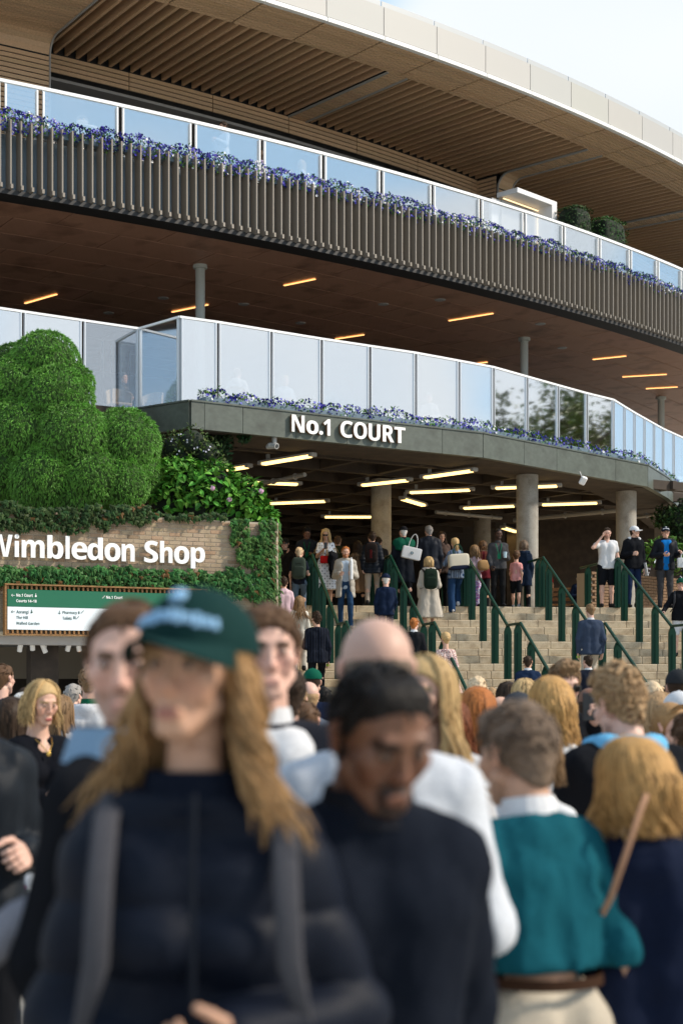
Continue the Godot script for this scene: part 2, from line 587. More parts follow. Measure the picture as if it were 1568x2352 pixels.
	for gl in [["pane", 0.56, L(0.93, 0.96, 0.98)], ["pane_terrace", 0.72, L(0.95, 0.97, 0.98)], ["pane_clear", 0.34, L(0.8, 0.85, 0.9)]]: # coated glass: part of the light is mirrored, the rest passes
		var m := ORMMaterial3D.new()
		m.resource_name = gl[0]
		m.orm_texture = ImageTexture.create_from_image(im)
		m.albedo_color = gl[2]
		m.albedo_color.a = gl[1]
		m.transparency = BaseMaterial3D.TRANSPARENCY_ALPHA
		panes[gl[0]] = m
var panes := {}

# ---------------------------------------------------------------- the stadium is round: its middle, and the line of its upper balustrade
const CX := -39.83
const CD := 92.37
const R := 69.83
func pol(r: float, t: float, y: float) -> Vector3: return Vector3(CX + r * sin(t), y, r * cos(t) - CD)
func TH(x: float, r: float) -> float: # the bearing at which the circle of radius r is met at column x
	var k := (x - 600.0) / F
	var a := k * k + 1.0
	var b := -2.0 * (k * CX + CD)
	var z := (-b - sqrt(b * b - 4.0 * a * (CX * CX + CD * CD - r * r))) / (2.0 * a)
	return atan2(k * z - CX, CD - z)
func ring(g: G, r0: float, r1: float, y0: float, y1: float, t0: float, t1: float, n := 1, y1o := -99.0, y0o := -99.0) -> void: # a curved box; y0o, y1o: heights at the outer edge
	if y1o < -90: y1o = y1
	if y0o < -90: y0o = y0
	for k in n:
		var a := lerpf(t0, t1, float(k) / n)
		var b := lerpf(t0, t1, float(k + 1) / n)
		var p := [pol(r1, a, y0o), pol(r1, b, y0o), pol(r0, b, y0), pol(r0, a, y0), pol(r1, a, y1o), pol(r1, b, y1o), pol(r0, b, y1), pol(r0, a, y1)]
		g.quad(p[3], p[2], p[1], p[0]); g.quad(p[4], p[5], p[6], p[7])
		g.quad(p[0], p[1], p[5], p[4]); g.quad(p[2], p[3], p[7], p[6])
		if k == 0: g.quad(p[3], p[0], p[4], p[7])
		if k == n - 1: g.quad(p[1], p[2], p[6], p[5])
func tint(a := 0.12) -> Color:
	var k := 1.0 + rr(-a, a)
	return Color(k * (1.0 + rr(-0.03, 0.03)), k, k * (1.0 + rr(-0.04, 0.04)))

func building() -> void:
	rg.seed = 5
	var T0 := 0.40
	var T1 := 1.25
	var base := pol(R, 0.62, 0)
	var at := Transform3D(Basis.IDENTITY, -base)
	var S := thing("stadium", "round stadium with timber lined roof, a flowered balcony and a glazed terrace over wide steps", "stadium", base)
	var g := G.new()
	# --- roof
	ring(g, R - 14, R - 0.51, 17.42, 17.6, T0, T1, 60)
	ring(g, R - 0.5, R + 0.035, 17.13, 17.82, T0, T1, 120)
	var roof := part("roof", g, M("black"), S, at)
	var pitch := 1.745 / R
	var ph := TH(996, R) # a fascia joint
	var n0 := -16
	for k in range(n0, 16):
		var a := ph + k * pitch
		if a < T0 or a > T1 - 0.03: continue
		var b := a + pitch
		g = G.new(); g.col = tint(0.03)
		ring(g, R + 0.04, R + 0.10, 17.13, 17.80, a + 0.00016, b - 0.00016, 2)
		part("fascia_panel", g, M("roof_panel"), roof)
		g = G.new()
		ring(g, R + 0.02, R + 0.15, 17.0, 17.09, a + 0.0002, b - 0.0002, 2)
		part("lip", g, M("lip"), roof)
		g = G.new()
		ring(g, R - 0.02, R + 0.0, 17.83, 17.98, a + 0.0003, b - 0.0003, 2)
		part("parapet_strip", g, M("parapet"), roof)
		for j in 9:
			g = G.new(); g.col = tint(0.14)
			var r0 := R - 1.2 + j * 0.1355
			ring(g, r0, r0 + 0.102, 17.0, 17.035, a + 0.0004, b - 0.0004, 2)
			part("plank", g, M("timber"), roof)
	g = G.new()
	ring(g, R - 1.22, R + 0.02, 17.06, 17.1, T0, T1, 60)
	part("soffit_backing", g, M("black"), roof)
	# --- ribs between the bays of baffles, and the piers they come down on
	var ri := R - 1.2
	var rw := R - 5.05
	var ribs := [] # bearing from, to, has a pier
	var r1a := TH(891, ri); var r1b := TH(934, ri)
	var r2a := TH(1349, ri); var r2b := TH(1381, ri)
	var bay := r2a - r1a
	var r0b := TH(115, R - 4.3)
	ribs = [[T0, r0b, true], [r1a, r1b, false], [r2a, r2b, true], [r2a + bay * 0.86, r2b + bay * 0.86, false]]
	var steel: G
	for rb in ribs:
		var inner: float = R - 4.3 if rb[2] else rw
		var n: int = maxi(1, int((rb[1] - rb[0]) * R / 2.2))
		var rr0: float = R - 3.9 if rb[2] else rw
		var nb := int((ri - rr0) / 0.121)
		for m in n:
			var a: float = lerpf(rb[0], rb[1], float(m) / n) + 0.0003
			var b: float = lerpf(rb[0], rb[1], float(m + 1) / n) - 0.0003
			for j in nb:
				g = G.new(); g.col = tint(0.14)
				var q := rr0 + (ri - rr0) / nb * j
				ring(g, q, q + 0.092, 17.0, 17.03, a, b, 2)
				part("plank", g, M("timber"), roof)
			if rb[2]:
				for j in 36: # boards down the pier, the top ones round the cove
					g = G.new(); g.col = tint(0.14)
					if j < 5:
						var a0 := PI / 2 * j / 5.0; var a1 := PI / 2 * (j + 0.88) / 5.0
						ring(g, R - 3.9 - 0.4 * sin(a1), R - 3.9 - 0.4 * sin(a0), 16.6 + 0.4 * cos(a1), 16.63 + 0.4 * cos(a1), a, b, 2, 16.63 + 0.4 * cos(a0), 16.6 + 0.4 * cos(a0))
					else:
						var y := 16.6 - (j - 4) * 0.118
						ring(g, R - 4.33, R - 4.3, y, y + 0.092, a, b, 2)
					part("plank", g, M("timber"), roof)
		if rb[2]:
			g = G.new()
			ring(g, R - 5.0, R - 4.34, 13.0, 17.02, rb[0], rb[1], 6)
			part("pier", g, M("black"), S, at)
			for j in 36: # boards on the pier's flank
				g = G.new(); g.col = tint(0.14)
				ring(g, R - 5.05, R - 4.36, 16.86 - j * 0.118, 16.952 - j * 0.118, rb[0] - 0.0006, rb[0])
				part("plank", g, M("timber"), roof)
		for e in [rb[0], rb[1]]: # metal edge strips
			steel = G.new()
			var pts := [pol(ri, e, 17.0), pol(rr0, e, 17.0)]
			if rb[2]:
				for j in range(1, 7):
					var w := PI / 2 * j / 6.0
					pts.append(pol(R - 3.9 - 0.4 * sin(w), e, 16.6 + 0.4 * cos(w)))
				pts.append(pol(R - 4.3, e, 13.0))
			var sd := (pol(R, e + 0.01, 0) - pol(R, e, 0)).normalized()
			for j in pts.size() - 1:
				steel.bar(pts[j] + Vector3(0, -0.012, 0), pts[j + 1] + Vector3(0, -0.012, 0), 0.035, 0.05, sd.cross(pts[j + 1] - pts[j]).normalized())
			part("edge_strip", steel, M("plastic_grey"), roof)
	# --- baffles
	var gap := 0.30 / (R - 5.0)
	for k in ribs.size():
		var a: float = ribs[k][1] + gap * 0.55
		var b: float = ribs[k + 1][0] if k < ribs.size() - 1 else T1
		while a < b - gap * 0.3:
			g = G.new(); g.col = tint(0.1)
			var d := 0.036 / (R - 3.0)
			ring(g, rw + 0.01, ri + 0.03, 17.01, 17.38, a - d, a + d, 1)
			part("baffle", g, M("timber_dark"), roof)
			a += gap
	# --- inner wall band under the baffles, its recess and glazing
	g = G.new()
	ring(g, rw - 0.3, rw - 0.04, 16.58, 17.4, T0, T1, 60)
	var band := part("wall_band", g, M("black"), S, at)
	var pb := TH(297, rw)
	for k in range(-10, 12):
		var a := pb + k * 0.0385
		for j in 4:
			g = G.new(); g.col = tint(0.12)
			ring(g, rw - 0.04, rw, 16.56 + j * 0.113, 16.648 + j * 0.113, a + 0.0002, a + 0.0383, 3)
			part("plank", g, M("timber"), band)
	g = G.new()
	ring(g, R - 10.5, rw - 0.31, 16.5, 16.57, T0, T1, 60)
	for k in 16: ring(g, R - 10.5, R - 10.4, 13.0, 16.5, T0 + k * 0.04, T0 + k * 0.04 + 0.002, 1)
	part("recess_ceiling", g, M("grey_soffit"), S, at)
	g = G.new()
	ring(g, R - 10.7, R - 10.55, 13.0, 16.5, T0, T1, 60)
	part("glazing", g, M("dark_glass"), S, at)
	# --- balcony: slab, timber soffit panels, back panel, fins
	g = G.new()
	ring(g, R - 26, R - 0.2, 11.78, 13.0, T0, T1, 60)
	ring(g, R - 0.21, R + 0.3, 11.62, 11.72, T0, T1, 80)
	var balc := part("balcony", g, M("black"), S, at)
	g = G.new()
	ring(g, R - 0.2, R - 0.16, 11.75, 12.98, T0, T1, 80)
	part("back_panel", g, M("slate"), balc)
	var row := 0
	var r := R - 0.25
	while r > R - 24:
		var w := 1.15
		var a := T0 + fposmod(row * 1.37, 2.3) / r
		while a < T1:
			var b := a + 2.5 / r
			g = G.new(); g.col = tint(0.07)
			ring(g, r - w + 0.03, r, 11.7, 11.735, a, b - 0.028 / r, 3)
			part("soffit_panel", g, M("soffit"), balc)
			a = b
		r -= w
		row += 1
	var fp := 0.222 / R
	var ft := T0 + 0.03
	var fm := [] # the fins share three meshes
	for v in 3:
		g = G.new(); g.col = tint(0.05)
		g.box(Vector3(0, 0.66, -0.12), Vector3(0.036, 1.32, 0.26), Basis.IDENTITY, 0.006)
		g.box(Vector3(0, -0.04, -0.2), Vector3(0.05, 0.09, 0.55))
		fm.append(g.mesh(M("fin")))
	while ft < T1 - 0.06:
		put("fin", fm[rg.randi() % 3], balc, Transform3D(Basis(Vector3.UP, ft), pol(R + 0.36, ft, 11.79)))
		ft += fp
	# --- upper balustrade
	var bal := part("balustrade", rail_ring(R, 14.0, T0, T1), M("white_metal"), S, at)
	var posts := [-80, 5, 92, 275, 442, 600, 740, 873, 990, 1100, 1200, 1290, 1372, 1443, 1506, 1562, 1615]
	for k in posts.size() - 1:
		var a := TH(posts[k], R) + 0.0008
		var b := TH(posts[k + 1], R) - 0.0008
		g = G.new()
		ring(g, R - 0.008, R + 0.008, 12.95, 13.965, a, b, 1)
		part("pane", g, panes.pane, bal)
		for e in [b - 0.0002, b + 0.0018]:
			g = G.new()
			g.box(pol(R + 0.03, e, 13.43), Vector3(0.035, 1.0, 0.05), Basis(Vector3.UP, e))
			part("post", g, M("white_metal"), bal)
	# --- slim columns of the terrace
	for c in [[460, 37.0], [1203, 44.6], [1517, 53.5]]:
		g = G.new()
		var p := P(c[0], 1590, c[1])
		g.lathe([Vector2(0.112, 7.2), Vector2(0.112, 11.6), Vector2(0.17, 11.62), Vector2(0.17, 11.7)], 20, Vector3(p.x, 0, p.z))
		part("column", g, M("column_paint"), S, at)
	# --- terrace over the undercroft
	var line := [Vector2(-8.5, 27.6), Vector2(-2.42, 31.13), Vector2(-1.37, 30.3), Vector2(4.81, 34.1), Vector2(9.55, 38.9), Vector2(11.6, 43.2), Vector2(13.4, 48.0), Vector2(15.0, 55.0)]
	var poly := PackedVector2Array(line)
	poly.append_array([Vector2(15, 78), Vector2(-24, 78), Vector2(-24, 27.6)])
	g = G.new()
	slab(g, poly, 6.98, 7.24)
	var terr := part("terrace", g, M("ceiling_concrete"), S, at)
	# fascia panels, met at these columns of the view
	var cuts := [325, 437, 468, 556, 678, 795, 906, 1013, 1106, 1200, 1275, 1410, 1484, 1530, 1600, 1680]
	for k in cuts.size() - 1:
		var p := on_line(line, cuts[k]); var q := on_line(line, cuts[k + 1])
		if k == 0: q = line[2]; p = line[1]
		if k == 1: p = line[2]
		var d := (q - p).normalized()
		var nrm := Vector2(d.y, -d.x)
		g = G.new(); g.col = tint(0.04)
		var e := 0.006
		fbox(g, p + d * e, q - d * e, nrm, -0.10, 0.035, 6.72, 7.24)
		part("fascia_panel", g, M("fascia"), terr)
		g = G.new()
		fbox(g, p, q, nrm, -0.14, 0.055, 7.243, 7.275)
		part("coping", g, M("fascia"), terr)
	g = G.new()
	for k in range(2, line.size() - 1): # solid margin of the ceiling behind the fascia
		var d: Vector2 = (line[k + 1] - line[k]).normalized()
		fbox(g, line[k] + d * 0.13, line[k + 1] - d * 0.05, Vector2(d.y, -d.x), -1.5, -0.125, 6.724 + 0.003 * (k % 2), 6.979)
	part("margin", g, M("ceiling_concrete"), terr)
	for k in 14: # waffle ceiling
		var o := Vector2(-1.0, 32.2)
		var u := Vector2(0.852, 0.524); var w := Vector2(-0.524, 0.852)
		g = G.new()
		var p := o + w * (k * 1.6 + 0.5) - u * 8; var q := p + u * 24
		fbox(g, p, q, Vector2(u.y, -u.x), -0.16, 0.0, 6.75, 6.978)
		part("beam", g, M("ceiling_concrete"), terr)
		g = G.new()
		p = o + u * (k * 1.6 - 7) + w * 0.4; q = p + w * 24
		fbox(g, p, q, Vector2(w.y, -w.x), -0.16, 0.0, 6.77, 6.977)
		part("beam", g, M("ceiling_concrete"), terr)
	# --- terrace glass
	var gx := [[-90, 695], [0, 708], [190, 736], [320, 755]]
	var lb := part("terrace_balustrade", G.new(), M("white_metal"), S, at)
	screen(lb, [-90, 53, 190, 320], gx, true)
	screen(lb, [320, 413], [[320, 755], [413, 728]], true)
	screen(lb, [413, 500, 622, 737, 848, 953, 1052, 1131, 1208, 1279, 1345, 1407, 1432, 1455, 1478, 1500, 1521, 1545, 1572, 1600], [[413, 728], [500, 740], [735, 778], [950, 810], [1130, 843], [1280, 885], [1345, 903], [1405, 917], [1450, 945], [1521, 985], [1572, 1008], [1620, 1027]], false)
	# terrace rooms behind
	g = G.new()
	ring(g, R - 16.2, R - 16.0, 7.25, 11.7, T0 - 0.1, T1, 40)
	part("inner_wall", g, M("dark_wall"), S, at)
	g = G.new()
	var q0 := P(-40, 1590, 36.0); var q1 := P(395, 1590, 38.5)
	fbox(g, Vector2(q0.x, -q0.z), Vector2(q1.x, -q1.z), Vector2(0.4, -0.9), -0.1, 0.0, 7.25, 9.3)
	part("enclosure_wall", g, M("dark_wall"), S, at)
	for k in 5: # the dark frame of a glass door standing behind the terrace glass
		g = G.new()
		var p := PY(236, 870, 8.5); p = P(236 + k * 21, 1590, 33.0 + k * 0.35)
		g.box(Vector3(p.x, 8.15, p.z), Vector3(0.05 if k in [0, 4] else 0.03, 1.75, 0.05))
		part("door_frame", g, M("black"), S, at)
	# --- undercroft: round concrete columns, walls, floor
	for c in [[1210, 36.9, 0.255, 0], [1437, 39.9, 0.255, 0], [875, 38.9, 0.25, 1], [1107, 47.0, 0.25, 1]]:
		g = G.new()
		var p := P(c[0], 1590, c[1])
		g.lathe([Vector2(c[2], 3.4), Vector2(c[2], 6.9)], 28, Vector3(p.x, 0, p.z))
		part("column", g, M("concrete"), S, at)
	g = G.new()
	g.box(Vector3(4, 5.2, -66), Vector3(60, 3.6, 0.4))
	g.box(Vector3(-9.5, 5.2, -50), Vector3(0.4, 3.6, 32))
	part("undercroft_wall", g, M("dark_wall"), S, at)
	g = G.new()
	g.box(P(1330, 1330, 49.0) + Vector3(0, 0.9, 0), Vector3(4.6, 3.4, 0.3))
	part("undercroft_wall", g, M("dark_wall"), S, at)
	# pipes under the ceiling
	for pp in [[[1000, 1176], [1150, 1190], 0.05], [[1180, 1195], [1420, 1172], 0.06], [[560, 1120], [700, 1090], 0.05], [[1440, 1190], [1530, 1178], 0.05]]:
		g = G.new()
		var p := PY(pp[0][0], pp[0][1], 6.55); var q := PY(pp[1][0], pp[1][1], 6.55)
		g.tube([p, q], [pp[2], pp[2]], 10)
		for e in [0.15, 0.5, 0.85]: g.tube([p.lerp(q, e - 0.006), p.lerp(q, e + 0.006)], [pp[2] + 0.025, pp[2] + 0.025], 10)
		part("pipe", g, M("plastic_grey"), S, at)
	for q in [[375, 686], [690, 743], [1010, 690], [560, 700], [1290, 800], [1240, 745], [250, 720], [880, 700]]: # small vents in the soffit
		g = G.new()
		var p := PY(q[0], q[1], 11.685)
		g.lathe([Vector2(0.0, 0.0), Vector2(0.13, 0.0), Vector2(0.15, 0.02)], 16, p)
		part("vent", g, M("plastic_grey"), balc)
	lettering("No.1 COURT", "letter", thing_at_line(line))
	lamps()
	terrace_things(line)
func rail_ring(r: float, y: float, a: float, b: float) -> G:
	var g := G.new()
	ring(g, r - 0.035, r + 0.035, y - 0.035, y + 0.03, a, b, 90)
	return g
func M(s: String) -> StandardMaterial3D: return mats[s]
func slab(g: G, poly: PackedVector2Array, y0: float, y1: float) -> void: # poly in (x, depth)
	var ix := Geometry2D.triangulate_polygon(poly)
	for k in range(0, ix.size(), 3):
		var p := []
		for e in 3: p.append(Vector3(poly[ix[k + e]].x, y1, -poly[ix[k + e]].y))
		if (p[1] - p[0]).cross(p[2] - p[0]).y < 0: p = [p[0], p[2], p[1]]
		g.tri(p[0], p[1], p[2])
		var d := Vector3(0, y1 - y0, 0)
		g.tri(p[0] - d, p[2] - d, p[1] - d)
	for k in poly.size():
		var p := poly[k]; var q := poly[(k + 1) % poly.size()]
		g.quad(Vector3(p.x, y0, -p.y), Vector3(q.x, y0, -q.y), Vector3(q.x, y1, -q.y), Vector3(p.x, y1, -p.y))
func fbox(g: G, p: Vector2, q: Vector2, n: Vector2, a: float, b: float, y0: float, y1: float) -> void: # a wall piece over the line p-q from a to b along n, in (x, depth)
	var c := [p + n * b, q + n * b, q + n * a, p + n * a]
	var v := []
	for y in [y0, y1]:
		for e in c: v.append(Vector3(e.x, y, -e.y))
	g.hexa(v)
func on_line(line: Array, x: float) -> Vector2: # where column x of the view meets the line
	var k := (x - 600.0) / F
	for j in range(1, line.size() - 1):
		var p: Vector2 = line[j]; var q: Vector2 = line[j + 1]
		var a := p.x - k * p.y; var b := q.x - k * q.y
		if j > 1 and a <= 0 and b >= 0: return p.lerp(q, a / (a - b))
	return line[-1]
func yat(tab: Array, x: float) -> float:
	for k in tab.size() - 1:
		if x <= tab[k + 1][0]: return lerpf(tab[k][1], tab[k + 1][1], (x - tab[k][0]) / float(tab[k + 1][0] - tab[k][0]))
	return tab[-1][1]
func screen(par: Node, xs: Array, tab: Array, dark: bool) -> void: # tall terrace glass: panes, slim posts, a top rail
	var top := 8.92
	for k in xs.size() - 1:
		var p := PY(xs[k], yat(tab, xs[k]), top); var q := PY(xs[k + 1], yat(tab, xs[k + 1]), top)
		var d := (q - p).normalized()
		var g := G.new()
		g.bar(p, q, 0.05, 0.045)
		part("top_rail", g, M("white_metal"), par)
		g = G.new()
		var a := p + d * 0.045; var b := q - d * 0.045
		g.bar((a + Vector3(0, -0.83, 0)), (b + Vector3(0, -0.83, 0)), 0.014, 1.6)
		part("pane", g, panes.pane_clear if dark and k >= xs.size() - 2 else panes.pane_terrace, par)
		for e in [a, b]:
			g = G.new()
			g.box(e + Vector3(0, -0.83, 0), Vector3(0.03, 1.62, 0.06), Basis(Vector3.UP, atan2(-d.z, d.x)))
			part("post", g, M("steel"), par)
func thing_at_line(line: Array) -> Array: # place and facing of the big letters on the fascia
	var d: Vector2 = (line[3] - line[2]).normalized()
	return [line[2], d, Vector2(d.y, -d.x)]
func glyph(ch: String, depth: float, bold := true) -> TextMesh:
	var t := TextMesh.new()
	var f := SystemFont.new()
	f.font_names = PackedStringArray(["Droid Sans"])
	if bold: f.font_weight = 700
	t.font = f
	t.text = ch
	t.font_size = 64
	t.pixel_size = 0.01
	t.depth = depth
	t.curve_step = 1.0
	return t
# letters one by one: [character, x from, x to, y of the top, y of the foot] in the view, on a plane through p along d facing n
func letters(root: Node3D, spec: Array, p: Vector2, d: Vector2, n: Vector2, depth: float, side: bool) -> void:
	for s in spec:
		var a := on_plane(s[1], p, d); var b := on_plane(s[2], p, d)
		var za := -a.y
		var top: float = EYE - (s[3] - 1590.0) / F * (a.y + b.y) * 0.5
		var foot: float = EYE - (s[4] - 1590.0) / F * (a.y + b.y) * 0.5
		var box := glyph(s[0], depth).get_aabb()
		var sc := Vector3(a.distance_to(b) / box.size.x, (top - foot) / box.size.y, 1)
		var x := Vector3(d.x, 0, -d.y); var z := Vector3(n.x, 0, -n.y)
		var o := Vector3(a.x, foot, za)
		var bs := Basis(x * sc.x, Vector3.UP * sc.y, z)
		for e in 2 if side else 1:
			var t := glyph(s[0], 0.014 if e == 0 and side else depth)
			t.material = M("letter") if e == 0 else M("letter_side")
			var off := o + bs * Vector3(-box.position.x, -box.position.y, 0) + z * (0.055 + (depth + 0.009 if e == 0 and side else depth * 0.5))
			put("letter" if e == 0 else "letter_return", t, root, Transform3D(bs, off - root.position))
func on_plane(x: float, p: Vector2, d: Vector2) -> Vector2:
	var k := (x - 600.0) / F
	var t := (k * p.y - p.x) / (d.x - k * d.y)
	return p + d * t
func lettering(_s: String, _c: String, pl: Array) -> void:
	var root := thing("court_lettering", "raised white letters reading No.1 COURT on the dark green fascia", "lettering", Vector3(pl[0].x + 2.2, 6.9, -pl[0].y - 1.4))
	var sp := []
	for q in [["N", 405, 487, 104, 215], ["o", 500, 578, 140, 228], [".", 583, 608, 207, 232], ["1", 612, 655, 130, 237], ["C", 722, 800, 141, 251], ["O", 808, 893, 150, 260], ["U", 905, 980, 162, 271], ["R", 997, 1070, 171, 279], ["T", 1072, 1143, 183, 286]]:
		sp.append([q[0], (850 + q[1] / 1.742) / 1.6327, (850 + q[2] / 1.742) / 1.6327, (1500 + q[3] / 1.742) / 1.6327, (1500 + q[4] / 1.742) / 1.6327])
	letters(root, sp, pl[0], pl[1], pl[2], 0.05, true)

func lamp(label: String, p: Vector3, q: Vector3, m: String, w: float, fit: bool, power: float, group: String) -> void:
	var o := thing("ceiling_light", label, "ceiling light", (p + q) * 0.5, 0, group)
	var d := q - p
	var yaw := atan2(-d.z, d.x)
	o.rotation.y = yaw
	var l := Vector2(d.x, d.z).length()
	var g := G.new()
	g.box(Vector3(0, 0, 0), Vector3(l, 0.05 if fit else 0.02, w), Basis.IDENTITY, 0.008)
	part("light_tube", g, M(m), o)
	if fit:
		g = G.new()
		g.box(Vector3(0, 0.05, 0), Vector3(l + 0.04, 0.04, w + 0.05))
		for e in [-0.5, 0.5]: g.box(Vector3(e * (l + 0.12), 0.03, 0), Vector3(0.12, 0.09, w + 0.04), Basis.IDENTITY, 0.015)
		g.box(Vector3(-l * 0.4, 0.13, 0), Vector3(0.06, 0.14, 0.06))
		part("housing", g, M("plastic_grey"), o)
	var a := AreaLight3D.new()
	a.name = "light"
	a.area_size = Vector2(l, w)
	a.light_color = M(m).emission
	a.light_energy = power
	a.set("area_range", 40.0)
	a.shadow_enabled = true
	a.rotation.x = -PI / 2
	a.position.y = -0.04
	o.add_child(a)
func lamps() -> void:
	var k := 0
	for s in [[605, 1066, 713, 1048], [525, 1080, 567, 1073], [565, 1108, 682, 1113], [833, 1115, 935, 1104], [976, 1097, 1083, 1082], [942, 1132, 1078, 1126], [622, 1157, 746, 1152], [746, 1188, 852, 1188], [925, 1147, 972, 1161], [1065, 1168, 1180, 1163], [1138, 1122, 1278, 1117], [1245, 1160, 1370, 1156], [1155, 1213, 1184, 1222]]:
		lamp(["fluorescent fitting hanging under the concrete ceiling behind the No.1 COURT letters", "short end of a fluorescent fitting by the ivy under the terrace corner", "fluorescent fitting under the ceiling above the hydrangea", "fluorescent fitting just in front of the brown lit column", "fluorescent fitting nearest below the green fascia's corner", "fluorescent fitting between the two front columns, the lower of two", "fluorescent fitting over the woman in the dotted dress", "lowest fluorescent fitting, ending behind the brown lit column", "slanting fluorescent fitting beside the brown lit column", "long fluorescent fitting that ends at the pale front column", "fluorescent fitting that passes behind the head of the pale column", "fluorescent fitting beyond the pale column, in the shade", "small slanting lamp low over the man in grey with a cup"][k], PY(s[0], s[1], 6.6), PY(s[2], s[3], 6.6), "lamp_warm", 0.13, true, 0.55, "fluorescent lights under the terrace")
		k += 1
	k = 0
	for s in [[58, 697, 131, 676], [395, 717, 478, 700], [652, 656, 724, 641], [770, 779, 836, 769], [1030, 737, 1132, 720], [1360, 826, 1437, 818], [1428, 866, 1530, 860], [1482, 893, 1555, 889], [1095, 835, 1119, 832]]:
		lamp(["amber strip light in the brown soffit over the conifer", "amber strip light in the soffit behind the slim corner column", "amber strip light in the soffit closest to the fins", "amber strip light just over the terrace glass, half hidden", "amber strip light in the soffit before the second slim column", "first of three amber strips in the soffit past the second slim column", "second of three amber strips in the soffit past the second slim column", "last of three amber strips, by the farthest slim column", "tiny end of an amber strip above the glass near the second slim column"][k], PY(s[0], s[1], 11.675), PY(s[2], s[3], 11.675), "lamp_amber", 0.065, false, 0.05, "amber strip lights in the timber soffit")
		k += 1
# ---------------------------------------------------------------- steps and ground
const SO := Vector3(4.497, 3.5, -34.3)
const RISE := 0.162
const GOING := 0.29
func sb() -> Basis: return Basis(Vector3(0.9904, 0, -0.1383), Vector3.UP, Vector3(0.1383, 0, 0.9904))
func on_step(x: float, k: int, back := 0.15) -> Vector3: # the spot on tread k (0 the top) at column x of the view
	var f := GOING * k - back
	var drop := RISE * k
	if k > 10: f += 0.9
	var o := SO + sb().z * f
	var kx := (x - 600.0) / F
	var s := (kx * -o.z - o.x) / (0.9904 - kx * 0.1383)
	return o + sb().x * s - Vector3(0, drop, 0)
func steps() -> void:
	rg.seed = 9
	var g := G.new()
	g.box(Vector3(0, -0.25, -60), Vector3(700, 0.5, 700))
	var gr := part("ground", g, M("paving"))
	tag(gr, "grey stone paving under the crowd", "", "", "structure")
	var xf := Transform3D(sb(), SO)
	g = G.new()
	var w := 12.3
	for k in range(1, 22):
		var z1 := GOING * k + (0.9 if k > 10 else 0.0)
		g.box(Vector3(1.2, -RISE * k - 1.5, z1 * 0.5 - 0.006), Vector3(w, 3.0 - 0.005, z1 - 0.012))
	g.box(Vector3(-0.4, -0.8, -15.01), Vector3(30, 1.6 - 0.01, 29.9))
	var st := part("steps", g, M("joint"), null, xf)
	tag(st, "wide pale stone steps rising to the undercroft", "", "", "structure")
	var vars := []
	for v in 8:
		g = G.new(); g.col = tint(0.13)
		g.box(Vector3.ZERO, Vector3(0.492, RISE - 0.008, 0.3), Basis.IDENTITY, 0.012)
		vars.append(g.mesh(M("step")))
	for k in range(0, 13):
		var zf := GOING * k + (0.9 if k > 10 else 0.0)
		var off := rr(0, 0.5)
		for j in 21:
			put("stone", vars[rg.randi() % 8], st, Transform3D(Basis.from_scale(Vector3(1, 1, 1)), Vector3(-4.9 + j * 0.5 + off, -RISE * (k + 0.5) + 0.002 + rr(-0.001, 0.001), zf - 0.15 + 0.002 + rr(-0.003, 0.003))))
	g = G.new() # treads of the landings and lower flight
	for k in range(0, 22):
		var z0 := GOING * (k - 1) + (0.9 if k > 11 else 0.0)
		var z1 := GOING * k + (0.9 if k > 10 else 0.0)
		if k == 0: z0 = -29.0
		g.box(Vector3(-0.4 if k == 0 else 1.2, -RISE * k - 0.02, (z0 + z1) * 0.5 - 0.14), Vector3(30.0 if k == 0 else w - 0.02, 0.036, z1 - z0 - 0.02))
	part("tread", g, M("step"), st)
	g = G.new()
	for k in range(13, 22):
		g.box(Vector3(1.2, -RISE * (k + 0.5), GOING * k + 0.9 - 0.1), Vector3(w - 0.04, RISE - 0.012, 0.212))
	part("riser", g, M("step"), st)
	# handrails
	var names := ["green handrail beside the man in the puffer coat", "green handrail beside the navy suited man's shoulder", "green handrail below the woman with the canvas bag", "green handrail in the middle that the blazer man walks beside", "green handrail below the man in the white T-shirt", "green handrail at the edge by the green capped man"]
	for k in 6:
		var s := -3.44 + 1.716 * k
		handrail(s, names[k], 2.4 if k < 5 else 1.0)
